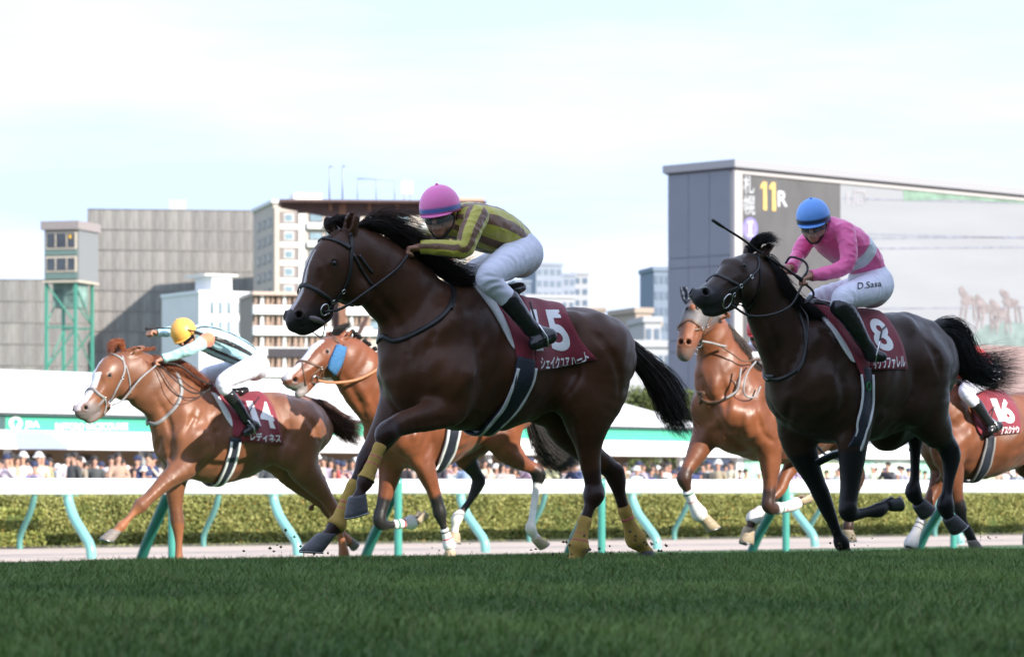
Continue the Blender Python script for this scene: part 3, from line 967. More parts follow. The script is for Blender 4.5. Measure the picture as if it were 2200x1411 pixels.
MB().box(.1, .16, .02, .1, -.25, -.002).build('leg', M_thin, sg); MB().box(.38, .44, .02, .1, -.25, -.002).build('leg', M_thin, sg)

# --- far city
M_hz = [mat('far_wall_%d' % i, c, rough=.9, var=.05, vscale=.1) for i, c in enumerate([(.28, .31, .38), (.42, .42, .45), (.40, .32, .27), (.20, .24, .31)])]
M_hw = mat('far_window', (.13, .17, .23), rough=.4, var=.1)
def far(px, pr, yt, d, phi, label, mi, cols, rows, side=0, base=.0):
    b = Bld('office_block', px, d, phi, label, group='far city blocks')
    xr = b.xz(pr)[0]; zt = b.xz(px, yt)[1]
    MB().box(0, xr, 0, max(12, xr * .6), 0, zt).build('walls', M_hz[mi], b.root)
    MB().box(-.3, xr + .3, -.3, max(12, xr * .6) + .3, zt, zt + .9).build('parapet', M_hz[mi], b.root)
    ch = 3.3; n = min(rows, int(zt / ch))
    cw = xr / cols
    o = MB().box(cw * .2, cw * .8, -.12, .0, 0, 1.6).build('window', M_hw, b.root, loc=(0, 0, zt - 2.6))
    copies(o, [(cw * i, 0, zt - 2.6 - ch * j) for i in range(cols) for j in range(n) if i + j])
    return b
far(1108, 1140, 608, 900, 10, 'small grey-blue block at the left of the far towers', 3, 3, 6)
far(1130, 1235, 640, 850, 12, 'low white block with long window bands before the far towers', 1, 7, 6)
far(1152, 1208, 570, 950, 20, 'pale grey far tower behind the saddle of the leading horse', 0, 4, 9)
far(1232, 1265, 590, 1000, 5, 'slim white far tower right of the pale grey one', 1, 2, 8)
far(1186, 1236, 592, 960, 20, 'pale blue-grey far block between the two towers', 0, 4, 8)
far(1262, 1300, 668, 800, 0, 'small peach block right of the far towers', 2, 3, 2)
far(1300, 1420, 700, 600, 12, 'low cream block behind the dark tail', 2, 8, 3)
far(1366, 1400, 672, 560, 20, 'small tan box building above the cream block', 2, 2, 3)
far(1385, 1420, 692, 520, 10, 'pale box building beside the grey screen wall', 1, 2, 2)
far(1405, 1440, 582, 700, 12, 'grey tower just left of the screen building', 3, 3, 14)
far(1250, 1440, 745, 420, 8, 'long low white shed roofline at the horizon', 1, 14, 1)
sheet('distant_hills', np.linspace(-900, 900, 40), [3400, 3500, 3600], lambda x, y: (28 + 16 * mnoise.noise(Vector((x * .004, 1, 0)))) * (1 if y > 3450 else 0), mat('hill', (.05, .08, .06), rough=1))

tree(*W(622, 1045, 125)[:2], 4.9, 1.3, 'yellow-green bush between the blocks above the pavilion roof', 6000, .06, (.08, .11, .02), (.28, .30, .08), 2)
tree(*W(1395, 1045, 128)[:2], 5.2, 2.2, 'dull green tree showing behind the black tail', 12000, .07, (.05, .075, .02), (.16, .19, .06), 3)
tree(*W(1450, 1045, 135)[:2], 4.6, 1.8, 'smaller green tree against the foot of the screen building', 8000, .07, (.05, .075, .02), (.16, .19, .06), 4)
tree(*W(1345, 1045, 138)[:2], 4.8, 1.8, 'green tree at the right end of the pavilion roof', 8000, .07, (.05, .075, .02), (.16, .19, .06), 6)

# ------------------------------------------------------------------ spectators
def crowd():
    M_shirt = mat('shirt', (0, 0, 0), rough=.85, var=.12, vscale=6, objcol=True)
    M_sk = mat('spectator_skin', (.48, .27, .19), rough=.6, var=.08)
    M_hr = mat('spectator_hair', (.02, .016, .014), rough=.6)
    M_hat = mat('white_hat', (.75, .74, .72), rough=.8)
    M_cap2 = mat('dark_cap', (.03, .04, .09), rough=.8)
    M_tr = mat('dark_trousers', (.04, .045, .06), rough=.85)
    M_ph = mat('camera_black', (.02, .02, .02), rough=.4)
    meshes = []
    for v, (pose, hat) in enumerate([('down', 'hair'), ('up', 'hair'), ('down', 'hat'), ('up', 'cap'), ('half', 'hair'), ('down', 'longhair')]):
        parts = []
        f = Fld((-.35, -.3, .75), (.35, .3, 1.55), .022)
        f.chain([(0, 0, .85, .15), (0, 0, 1.1, .15), (0, 0, 1.32, .15)], k=.05, fl=1.0)
        for sgn in (1, -1):
            f.ball((sgn * .15, 0, 1.38), .07, .06)
            if pose == 'down': arm = [(sgn * .19, 0, 1.38, .06), (sgn * .24, .0, 1.12, .05), (sgn * .22, -.1, .9, .04)]
            elif pose == 'up': arm = [(sgn * .19, 0, 1.38, .06), (sgn * .25, -.12, 1.22, .05), (sgn * .09, -.20, 1.42, .038)]
            else: arm = [(sgn * .19, 0, 1.38, .06), (sgn * .24, -.08, 1.16, .05), (sgn * .1, -.22, 1.18, .04)]
            f.chain(arm, k=.03)
        parts.append((*f.mesh(1), 0))
        f = Fld((-.2, -.3, 1.38), (.2, .2, 1.8), .018)
        f.cone((0, 0, 1.42), .055, (0, -.01, 1.52), .05, .02)
        f.cone((0, .005, 1.66), .088, (0, -.035, 1.58), .052, .03); f.ball((0, -.09, 1.625), .016, .02)
        for sgn in (1, -1):
            f.ball((sgn * .085, 0, 1.63), .018, .01)
        parts.append((*f.mesh(1), 1))
        if pose != 'down':
            f = Fld((-.2, -.35, 1.1), (.2, -.1, 1.6), .018)
            z = 1.46 if pose == 'up' else 1.19
            for sgn in (1, -1): f.ball((sgn * .085, -.22, z), .042, .01)
            f.cone((-.08, -.22, z), .02, (.08, -.22, z), .02, .01)
            parts.append((*f.mesh(1), 1))
        f = Fld((-.2, -.2, 1.3), (.2, .22, 1.85), .016)
        f.ball((0, .015, 1.675), .098, .02)
        f.cone((0, -.14, 1.60), .075, (0, -.14, 1.66), .06, .02, sub=True)
        if hat == 'longhair': f.cone((0, .05, 1.65), .09, (0, .07, 1.45), .07, .03); f.cone((0, -.14, 1.5), .085, (0, -.14, 1.62), .07, .02, sub=True)
        if hat in ('hat', 'cap'):
            f.ball((0, .005, 1.70), .105, .02); f.cone((0, 0, 1.5), .12, (0, 0, 1.60), .10, .01, sub=True)
            if hat == 'hat':
                for a in range(12):
                    f.ball((.13 * math.cos(a * .5236), .13 * math.sin(a * .5236), 1.67), .022, .02)
            else: f.cone((-.05, -.12, 1.68), .016, (.05, -.12, 1.68), .016, .02)
        parts.append((*f.mesh(1), 3 if hat == 'hat' else (4 if hat == 'cap' else 2)))
        f = Fld((-.3, -.2, -.05), (.3, .2, 1.0), .028)
        for sgn in (1, -1): f.chain([(sgn * .09, 0, .86, .10), (sgn * .10, 0, .45, .065), (sgn * .11, 0, .06, .045)], k=.04); f.cone((sgn * .11, .02, .03), .04, (sgn * .12, -.12, .02), .035, .02)
        parts.append((*f.mesh(1), 5))
        Vs = []; Fs = []; mi = []; n0 = 0
        for V, Q, m in parts:
            Vs.append(V); Fs.append(Q + n0); mi += [m] * len(Q); n0 += len(V)
        o = meshobj('person', np.vstack(Vs), np.vstack(Fs), [M_shirt, M_sk, M_hr, M_hat, M_cap2, M_tr])
        o.data.polygons.foreach_set('material_index', mi)
        meshes.append((o.data, {'hair': 'black hair', 'hat': 'white sun hat', 'cap': 'navy cap', 'longhair': 'long dark hair'}[hat], {'down': 'arms down', 'up': 'hands raised', 'half': 'hands forward'}[pose]))
        bpy.data.objects.remove(o)
    cols = [('white', (.75, .75, .75)), ('black', (.03, .03, .035)), ('pale pink', (.70, .45, .45)), ('grey', (.30, .31, .33)), ('navy', (.04, .06, .15)), ('red', (.40, .07, .07)), ('cream', (.58, .52, .40)), ('light blue', (.26, .34, .46)), ('charcoal', (.06, .065, .07)), ('lilac', (.40, .36, .46)), ('tan', (.36, .28, .20)), ('white', (.78, .77, .74))]
    secs = [(-80, 0, 'at the far left end'), (0, 45, 'below the round emblem'), (45, 90, 'below the blue-grey patch'), (90, 150, 'right of the blue-grey patch'), (150, 200, 'left of the chestnut chest'), (200, 340, 'under the chestnut head'), (340, 460, 'behind the chestnut foreleg'), (460, 580, 'behind the chestnut belly'), (580, 710, 'behind the chestnut rump'),
            (710, 790, 'between chestnut tail and bay chest'), (790, 930, 'behind the bay chest'), (930, 1060, 'behind the bay belly'), (1060, 1150, 'beside the white hind sock'), (1150, 1240, 'below the grey flying tail'), (1240, 1340, 'behind the yellow bandages'), (1340, 1450, 'right of the leading horse'), (1450, 1550, 'behind the hooded bay foreleg'),
            (1550, 1650, 'left of the green posters'), (1650, 1740, 'before the first green poster'), (1740, 1830, 'between the near-black forelegs'), (1830, 1920, 'below the near-black belly'), (1920, 2010, 'between the near-black hind legs'), (2010, 2120, 'behind the rightmost foreleg'), (2120, 2400, 'at the far right end')]
    rg = random.Random(11)
    placed = []
    for i in range(285):
        px = -50 + 2340 * ((i + rg.random()) / 285)
        tries = 0
        dist_row = rg.choice((2.0, 4.0, 6.5, 9.0, 12.0))
        if px > 1500 and rg.random() < .35: continue
        x, _ = PV.xz(px, 0, -dist_row)
        wx = PV.X0 + PV.c * x + PV.s_ * dist_row; wy = PV.Y0 + PV.s_ * x - PV.c * dist_row
        sec = next((t for a, b, t in secs if a <= px < b), secs[0][2] if px < 0 else secs[-1][2])
        while True:
            me, hair, pose = rg.choice(meshes)
            nm, c = rg.choice(cols)
            sc = rg.choice((.9, .95, 1.0, 1.02, 1.05, .84))
            key = (nm, hair, pose, {.84: 1, .9: 2, 1.05: 3}.get(sc, 0), sec)
            tries += 1
            if key not in placed or tries > 40: break
        placed.append(key)
        o = bpy.data.objects.new('person', me); COL.objects.link(o)
        o.location = (wx, wy, .13); o.scale = (sc, sc, sc); o.rotation_euler = (0, 0, rg.uniform(-.9, .9))
        o.color = (*[v * rg.uniform(.85, 1.1) for v in c], 1)
        tag(o, '%s spectator in %s, %s, %s, %s' % ({.84: 'small', .9: 'short', 1.05: 'tall'}.get(sc, 'adult'), nm, hair, pose, sec), 'spectator', 'spectators lining the course')
crowd()
# ------------------------------------------------------------------ horses
def coat_mat(nm='horse_coat', spec=.34, r0=.36, r1=.62):
    if nm in MATS: return MATS[nm]
    m = mat(nm, (0, 0, 0), rough=0.47, var=0.26, vscale=6, bump=0.3, bscale=170, attr='paint', spec=spec, stretch=(1, 1, .6), sheen=.06)
    t = m.node_tree; b = t.nodes['Principled BSDF']
    bp = [n for n in t.nodes if n.type == 'BUMP'][0]
    bp.inputs['Distance'].default_value = .003
    tcn = [n for n in t.nodes if n.type == 'TEX_COORD'][0]
    nv = t.nodes.new('ShaderNodeTexNoise'); nv.inputs['Scale'].default_value = 4.2; nv.inputs['Detail'].default_value = 2.5; nv.inputs['Distortion'].default_value = .8
    t.links.new(tcn.outputs['Object'], nv.inputs['Vector'])
    mt = t.nodes.new('ShaderNodeMath'); mt.operation = 'SUBTRACT'; mt.inputs[1].default_value = .5
    ab = t.nodes.new('ShaderNodeMath'); ab.operation = 'ABSOLUTE'
    mr = t.nodes.new('ShaderNodeMapRange'); mr.inputs['From Min'].default_value = 0; mr.inputs['From Max'].default_value = .035; mr.inputs['To Min'].default_value = 1; mr.inputs['To Max'].default_value = 0
    t.links.new(nv.outputs['Fac'], mt.inputs[0]); t.links.new(mt.outputs[0], ab.inputs[0]); t.links.new(ab.outputs[0], mr.inputs['Value'])
    b2 = t.nodes.new('ShaderNodeBump'); b2.inputs['Strength'].default_value = .10; b2.inputs['Distance'].default_value = .006
    t.links.new(mr.outputs[0], b2.inputs['Height']); t.links.new(bp.outputs[0], b2.inputs['Normal']); t.links.new(b2.outputs[0], b.inputs['Normal'])
    # damp patches: gloss varies
    n3 = t.nodes.new('ShaderNodeTexNoise'); n3.inputs['Scale'].default_value = 2.6; n3.inputs['Detail'].default_value = 5
    t.links.new(tcn.outputs['Object'], n3.inputs['Vector'])
    m3 = t.nodes.new('ShaderNodeMapRange'); m3.inputs['From Min'].default_value = .3; m3.inputs['From Max'].default_value = .7; m3.inputs['To Min'].default_value = r0; m3.inputs['To Max'].default_value = r1
    t.links.new(n3.outputs['Fac'], m3.inputs['Value']); t.links.new(m3.outputs[0], b.inputs['Roughness'])
    return m
class Horse:
    def __init__(s, d, pxc, pyg, yaw, label, coat, group='racehorses galloping up the turf'):
        s.th = R(yaw)
        c, n = math.cos(s.th), math.sin(s.th)
        s.Fv = np.array([-c, -n, 0.0]); s.Lv = np.array([n, -c, 0.0])
        x = (pxc - CXP) * d / FPX
        s.O = np.array([x, d, EYE - (pyg - CYP) * d / FPX])
        s.root = empty('racehorse', s.O, math.pi + s.th, label, 'horse', group)
        cw = np.array([0, 0, EYE]) - s.O
        s.c = np.array([cw @ s.Fv, cw @ s.Lv, cw[2]])
        s.coat = coat
        s.wear = []
    def D(s, px, py):
        d = np.array([(px - CXP) / FPX, 1.0, (CYP - py) / FPX])
        return np.array([d @ s.Fv, d @ s.Lv, d[2]])
    def PS(s, px, py, w=0.0):
        D = s.D(px, py)
        t = (w - s.c[1]) / D[1]
        return s.c + t * D, FPX / t
    def P(s, px, py, w=0.0):
        return s.PS(px, py, w)[0]
    def PR(s, px, py, rpx, w=0.0):
        p, sc = s.PS(px, py, w)
        return (*p, rpx / sc)
    def world(s, p):
        return s.O + p[0] * s.Fv + p[1] * s.Lv + np.array([0, 0, p[2]])
    def topix(s, V):
        """local points -> photograph pixels"""
        Wd = s.O + V[:, :1] * s.Fv + V[:, 1:2] * s.Lv + V[:, 2:3] * np.array([0, 0, 1.0])
        return np.stack([CXP + FPX * Wd[:, 0] / Wd[:, 1], CYP - FPX * (Wd[:, 2] - EYE) / Wd[:, 1]], 1)
    # -- field surface under a pixel
    def fsurf(s, px, py, far=False):
        D = s.D(px, py)
        _, sc = s.PS(px, py, 0)
        t0 = FPX / sc
        t = np.arange(t0 - 1.3, t0 + 1.3, 0.004)
        v = s.f.sample(s.c + t[:, None] * D)
        i = np.argmax(v < 0)
        if v[i] >= 0:
            return None, None
        return s.c + t[i] * D, FPX / t[i]
    def build(s, S, h=0.012):
        s.S = S
        hy = R(S.get('hyaw', 0))
        s.hv = (math.sin(-hy), math.cos(hy)) if hy else (0.0, 1.0)
        def stat(q):
            xt, yt, xb, yb = q[:4]
            fl = q[4] if len(q) > 4 else 1.35
            w = q[5] if len(q) > 5 else 0.0
            p, sc = s.PS((xt + xb) / 2, (yt + yb) / 2, w)
            return (*p, math.hypot(xt - xb, yt - yb) / 2 / sc, fl)
        trunk = [stat(q) for q in S['trunk']]
        neck = [stat(q) for q in S['neck']]
        head = []
        for q in S['head']:
            x, y, r, w, fl = q
            head.append((*s.PR(x, y, r, w), fl))
        s.head = np.array(head)
        legs = {k: [s.PR(*q[:3], q[3]) for q in v] for k, v in S['legs'].items()}
        for k, v in legs.items():      # joints a little fuller, bones between them a little finer
            r = [q[3] for q in v]
            for i in range(3, len(v) - 1):
                av = (r[i - 1] + r[i + 1]) / 2
                v[i] = (*v[i][:3], r[i] * min(1.16, max(.90, 1 + 1.1 * (r[i] / av - 1))) * (.94 if r[i] < .042 else 1))
        s.legs = legs
        allp = np.array([p[:4] for p in trunk + neck + head] + [p[:4] for v in legs.values() for p in v])
        lo = allp[:, :3].min(0) - 0.12 - np.array([.12, .1, 0]); hi = allp[:, :3].max(0) + 0.22
        lo[1] = min(lo[1], -0.42); hi[1] = max(hi[1], 0.42)
        s.f = f = Fld(lo, hi, h)
        f.chain(trunk, k=0.05, n=3, kin=0.03)
        f.chain(neck, k=0.06, n=3, kin=0.03)
        f.chain(head, k=0.03, n=3, kin=0.012, v=s.hv)
        for q in S.get('mass', []):     # (x,y,rpx,w,fl,k) muscle masses, mirrored left-right when w is 'pm'
            x, y, r, w, fl, k = q[:6]
            p = s.PR(x, y, r, w)
            f.ball(p[:3], p[3], k, fl)
            if S.get('masspm', True) and abs(w) > .01 and len(q) == 6:
                f.ball((p[0], -p[1], p[2]), p[3], k, fl)
        for v in legs.values():
            Q = catmull(np.array(v), 3)
            m = max(2, int(np.argmax(Q[:, 3] < .060)))
            f.chain([(*q, 1.12) for q in Q[:m + 1]], k=.05, n=1)
            f.chain([(*q, 1.05) for q in Q[m:]], k=.008, n=1)
        for q in S.get('ears', []):
            Q = catmull(np.array([s.PR(*p) for p in q]), 4)
            for i in range(len(Q) - 1):
                f.cone(Q[i, :3], Q[i, 3], Q[i + 1, :3], Q[i + 1, 3], 0.012, 1.0)
            # hollow of the ear
            for i in range(2, len(Q) - 3):
                o = np.array([0.6, 0.45, 0.1]) * Q[i, 3] * .75
                f.cone(Q[i, :3] + o, Q[i, 3] * .55, Q[i + 1, :3] + o, Q[i + 1, 3] * .55, 0.006, 1.0, sub=True)
        for q in S.get('bumps', []):
            x, y, r, pr = q[:4]
            p, sc = s.fsurf(x, y)
            if p is None: continue
            rad = r / sc
            n = s.fnorm(p)
            c = p - n * (rad - abs(pr))
            if pr > 0: s.both(lambda c_: f.ball(c_, rad, 0.03), c, q)
            else: s.both(lambda c_: f.ball(c_, rad, 0.03, sub=True), p + n * (rad - abs(pr)), q)
        for q in S.get('ridges', []):
            pts, r, pr = q[:3]
            C = []; S0 = []
            for x, y in catmull(np.array(pts, float), 4):
                p, sc = s.fsurf(x, y)
                if p is None: continue
                n = s.fnorm(p); rad = r / sc
                S0.append(p)
                C.append((p - n * (rad - pr), rad) if pr > 0 else (p + n * (rad + pr), rad))
            okm = bool(S0) and max(abs(f.sample((np.array(S0) * (1, -1, 1))))) < .02
            for i in range(len(C) - 1):
                e = math.sin(math.pi * (i + .5) / (len(C) - 1))
                ra = C[i][1] * (0.55 + 0.45 * e)
                for sg in (1, -1):
                    a_ = C[i][0] * (1, sg, 1); b_ = C[i + 1][0] * (1, sg, 1)
                    if sg < 0 and not okm: continue
                    f.cone(a_, ra, b_, ra, 0.016, sub=pr < 0)
        if 'chin' in S:
            Cn = [s.PR(x, y, r, s.head_w(x, y)) for x, y, r in S['chin']]
            f.chain(Cn, k=.015, fl=1.05)
        # nostrils, mouth
        for q in S.get('nostril', []):
            x, y, r = q
            p, sc = s.fsurf(x, y)
            if p is None: continue
            n = s.fnorm(p); rad = r / sc
            for P_ in (p, s.hmirror(p)):
                nn = n if P_ is p else s.vmirror(n)
                f.ball(P_ - nn * rad * .25, rad * 1.4, 0.015)
                f.cone(P_ + nn * rad * .7, rad, P_ - nn * rad * 1.2, rad * .7, 0.008, sub=True)
        for pts in S.get('mouth', []):
            C = [s.fsurf(x, y)[0] for x, y in catmull(np.array(pts, float), 3)]
            C = [c_ for c_ in C if c_ is not None]
            for i in range(len(C) - 1):
                f.cone(C[i], .005, C[i + 1], .005, 0.008, sub=True)
                f.cone(s.hmirror(C[i]), .005, s.hmirror(C[i + 1]), .005, 0.008, sub=True)
        if 'eye' in S:
            x, y = S['eye']
            p, sc = s.fsurf(x, y); n = s.fnorm(p)
            s.eyep = []
            pm_ = s.hmirror(p); dv = s.dorsal(p)
            f.cone(p - n * .045 + dv * .012, .036, pm_ + n * .0 - (pm_ - p) / np.linalg.norm(pm_ - p) * .045 + dv * .012, .036, .03)
            for P_ in (p, s.hmirror(p)):
                nn = n if P_ is p else s.vmirror(n)
                f.ball(P_ - nn * .022, .032, 0.02)
                f.cone(P_ + nn * .004 + dv * .016 , .007, P_ + nn * .002 + dv * .010 + np.array([.02, 0, -.01]), .006, .012)
                f.ball(P_ + nn * .013, .017, 0.008, sub=True)
                s.eyep.append(P_ - nn * .006)
        V, Q = f.mesh(2)
        # low muscle relief over trunk, neck and upper limbs
        N = np.zeros_like(V); a_, b_, c_ = V[Q[:, 0]], V[Q[:, 1]], V[Q[:, 2]]
        fn = np.cross(b_ - a_, c_ - a_)
        for i in range(4): np.add.at(N, Q[:, i], fn)
        N /= np.linalg.norm(N, axis=1)[:, None] + 1e-12
        hd = np.linalg.norm(V[:, None, :] - s.head[None, :, :3], axis=2).min(1)
        wz = sstep((V[:, 2] - .55) / .3) * sstep((hd - .12) / .12)
        rel = np.array([mnoise.noise(Vector((v[0] * 5.5 + v[2] * 2, v[1] * 5, v[2] * 3.2 + 7))) for v in V])
        rel2 = np.array([mnoise.noise(Vector((v[0] * 13 + v[2] * 6, v[1] * 12, v[2] * 8))) for v in V])
        V = V + N * (wz * (.011 * rel + .0045 * rel2) * S.get('relief', 1.0))[:, None]
        b = meshobj('body', V, Q, coat_mat(*S.get('coat', ())), s.root)
        s.body = b
        s.V = V
        s.bvh = BVHTree.FromPolygons([tuple(v) for v in V], [tuple(map(int, q)) for q in Q])
        s.paint()
        return b
    def both(s, fn, c, q):
        fn(c)
        if abs(s.f.sample(np.array([[c[0], -c[1], c[2]]]))[0]) < .05:
            fn(np.array([c[0], -c[1], c[2]]))
    def hmirror(s, p):
        H = s.head[:, :3]
        i = int(np.argmin(np.linalg.norm(H - p, axis=1)))
        # head axis plane: interpolate centre between the two nearest stations
        v = np.array([s.hv[0], s.hv[1], 0])
        c = H[i]
        return p - 2 * ((p - c) @ v) * v
    def vmirror(s, n):
        v = np.array([s.hv[0], s.hv[1], 0])
        return n - 2 * (n @ v) * v
    def head_w(s, x, y):
        best = min(s.S['head'], key=lambda q: math.hypot(q[0] - x, q[1] - y))
        return best[3]
    def dorsal(s, p):
        H = s.head[:, :3]
        i = min(max(int(np.argmin(np.linalg.norm(H - p, axis=1))), 1), len(H) - 2)
        ax = H[i + 1] - H[i - 1]; ax /= np.linalg.norm(ax)
        v = np.array([s.hv[0], s.hv[1], 0])
        d = np.cross(ax, v); d /= np.linalg.norm(d)
        return d if d[2] > 0 else -d
    def fnorm(s, p):
        e = s.f.h * 1.5
        g = []
        for i in range(3):
            o = np.zeros(3); o[i] = e
            g.append(s.f.sample((p + o)[None])[0] - s.f.sample((p - o)[None])[0])
        g = np.array(g); n = np.linalg.norm(g)
        return g / n if n > 1e-6 else np.array([0, 1.0, 0])
    def paint(s):
        V = s.V; S = s.S
        C = np.tile(np.array(s.coat), (len(V), 1))
        nz_ = np.array([mnoise.noise(Vector(v) * 9) for v in V]) * .5
        nz2 = np.array([mnoise.noise(Vector(v) * 2.2) for v in V])
        C = C * (1 + .22 * nz2[:, None])
        def mixin(wt, col):
            nonlocal C
            C = C * (1 - wt[:, None]) + np.array(col) * wt[:, None]
        dark = S.get('points')
        if dark is not None:
            for k, v in s.legs.items():
                i0 = S['dark_from'][k]
                for i in range(i0, len(v) - 1):
                    d, _ = dcaps(V, v[i][:3], v[i + 1][:3])
                    mixin(sstep((max(v[i][3], v[i + 1][3]) + .05 - d + nz_ * .03) / .04), dark)
        for q in S.get('paint', []):        # (x0,y0,w0,x1,y1,w1,R0,R1,col,soft)
            x0, y0, w0, x1, y1, w1, R0, R1, col, soft = q
            d, t = dcaps(V, s.P(x0, y0, w0), s.P(x1, y1, w1))
            mixin(sstep((R0 + (R1 - R0) * t - d + nz_ * soft * .8) / soft), col)
        for q in S.get('blaze', []):        # (t0, t1, half width m at t0, at t1, colour): a stripe down the front of the face
            t0, t1, h0, h1, col = q
            Hc = catmull(s.head[:, :4], 4); nH = len(Hc)
            D2 = np.linalg.norm(V[:, None, :] - Hc[None, :, :3], axis=2)
            k = D2.argmin(1); tt = k / (nH - 1)
            v_ = np.array([s.hv[0], s.hv[1], 0])
            ax = np.gradient(Hc[:, :3], axis=0); ax /= np.linalg.norm(ax, axis=1)[:, None]
            dd = np.cross(ax, v_); dd *= np.sign(dd[:, 2:3]); dd /= np.linalg.norm(dd, axis=1)[:, None]
            rel = V - Hc[k, :3]
            lat = np.abs(rel @ v_ + nz_ * .008); dor = (rel * dd[k]).sum(1) / Hc[k, 3]
            hw = np.interp(tt, [t0, t1], [h0, h1])
            mixin(sstep((hw - lat) / .008) * sstep((dor - .35) / .15) * ((tt >= t0) & (tt <= t1)) * (D2.min(1) < .16), col)
        for q in S.get('nostril', []):
            h_, n_ = s.ray(q[0], q[1])
            for P_ in (h_, s.hmirror(h_)):
                mixin(sstep((.020 - np.linalg.norm(V - P_, axis=1)) / .012), (.012, .008, .008))
        if 'eye' in S:
            for P_ in s.eyep:
                mixin(.75 * sstep((.034 - np.linalg.norm(V - P_, axis=1)) / .016), (.014, .010, .009))
        for q in S.get('spaint', []):        # (x,y,Rm,col,soft) around the surface point under a pixel
            x, y, Rm, col, soft = q
            p = s.ray(x, y)[0]
            for P_ in (p, s.hmirror(p)):
                d = np.linalg.norm(V - P_, axis=1)
                mixin(sstep((Rm - d) / soft), col)
        set_paint(s.body, np.clip(C, 0, 1))
    def ray(s, px, py, bvh=None, off=0.0, w=0.0):
        D = Vector(s.D(px, py)).normalized()
        b = bvh or s.bvh
        hit, n, i, dist = b.ray_cast(Vector(s.c), D, 100)
        if hit is None:
            hit, n, i, dist = b.find_nearest(Vector(s.P(px, py, w)))
        if n.dot(D) > 0: n = -n
        return np.array(hit) + np.array(n) * off, np.array(n)
    # -- fittings
    def ribbon(s, name, pts, width, thick, m, parent=None, mirror=None, off=0.003, n=5, close=False, w=0.0, jd=(None, None)):
        P = []; N = []
        for x, y in catmull(np.array(pts, float), n):
            p, nn = s.ray(x, y, off=off, w=w)
            P.append(p); N.append(nn)
        if mirror == 'head':           # stop at the midline of the face
            v_ = np.array([s.hv[0], s.hv[1], 0]); Hc_ = catmull(s.head[:, :3], 4)
            lat_ = [float((p - Hc_[int(np.argmin(np.linalg.norm(Hc_ - p, axis=1)))]) @ v_) for p in P]
            ok_ = [i for i in range(len(P)) if lat_[i] > .006]
            if len(ok_) > 3: P = [P[i] for i in ok_]; N = [N[i] for i in ok_]
        if mirror:
            fm = s.hmirror if mirror == 'head' else (lambda p: p * (1, -1, 1))
            P2 = [fm(p) for p in P[::-1]]; N2 = [(s.vmirror(N[i]) if mirror == 'head' else N[i] * (1, -1, 1)) for i in range(len(P) - 1, -1, -1)]
            def bridge(a, na, b, nb, dr):
                out = []
                for q in np.linspace(0, 1, 9)[1:-1]:
                    m_ = a * (1 - q) + b * q
                    nn_ = na * (1 - q) + nb * q + (np.array(dr) * 1.5 * math.sin(math.pi * q) if dr is not None else 0); nn_ = nn_ / (np.linalg.norm(nn_) + 1e-9)
                    # cast back on to the coat from outside
                    h_, n_, i_, d_ = s.bvh.ray_cast(Vector(m_ + nn_ * .35), Vector(-nn_), .7)
                    if h_ is None: h_, n_, i_, d_ = s.bvh.find_nearest(Vector(m_))
                    out.append((np.array(h_) + nn_ * off, nn_))
                return out
            j1 = bridge(P[-1], N[-1], P2[0], N2[0], jd[0]); j2 = bridge(P2[-1], N2[-1], P[0], N[0], jd[1]) if jd[1] != 'open' else []
            P = P + [q[0] for q in j1] + P2 + [q[0] for q in j2] + ([P[0]] if j2 else [])
            N = N + [q[1] for q in j1] + N2 + [q[1] for q in j2] + ([N[0]] if j2 else [])
        P = np.array(P); N = np.array(N)
        # smooth
        for _ in range(2):
            P[1:-1] = P[1:-1] * .5 + .25 * (P[:-2] + P[2:])
            N[1:-1] = N[1:-1] * .5 + .25 * (N[:-2] + N[2:])
        T = np.gradient(P, axis=0); T /= np.linalg.norm(T, axis=1)[:, None] + 1e-9
        N = N - T * (N * T).sum(1)[:, None]; N /= np.linalg.norm(N, axis=1)[:, None] + 1e-9
        B = np.cross(T, N)
        V = []; F = []
        k = len(P)
        ww = np.full(k, width) if np.isscalar(width) else np.interp(np.linspace(0, 1, k), np.linspace(0, 1, len(width)), width)
        for i in range(k):
            a = B[i] * ww[i] / 2
            V += [P[i] - a, P[i] - a * .8 + N[i] * thick, P[i] + a * .8 + N[i] * thick, P[i] + a]
        for i in range(k - 1):
            for j in range(4):
                F.append((i * 4 + j, i * 4 + (j + 1) % 4, (i + 1) * 4 + (j + 1) % 4, (i + 1) * 4 + j))
        F += [(3, 2, 1, 0), (k * 4 - 4, k * 4 - 3, k * 4 - 2, k * 4 - 1)]
        return meshobj(name, V, F, m, parent or s.root)
    def cord(s, name, pts, r, m, parent=None, n=6, seg=6):
        """pts (x,y,w) hanging free in the air"""
        Q = catmull(np.array([s.P(*p) for p in pts]), n)
        V, F = tube_geo(Q, r, seg)
        return meshobj(name, V, F, m, parent or s.root)
    def ring(s, name, x, y, R_, r, m, parent=None, off=0.012):
        p, n = s.ray(x, y, off=off)
        n = Vector(n); u = n.orthogonal().normalized(); v = n.cross(u)
        pts = [Vector(p) + R_ * (math.cos(a) * u + math.sin(a) * v) for a in np.linspace(0, 2 * math.pi, 21)]
        V, F = tube_geo([tuple(q) for q in pts], r, 6, cap=False)
        return meshobj(name, V, F, m, parent or s.root)
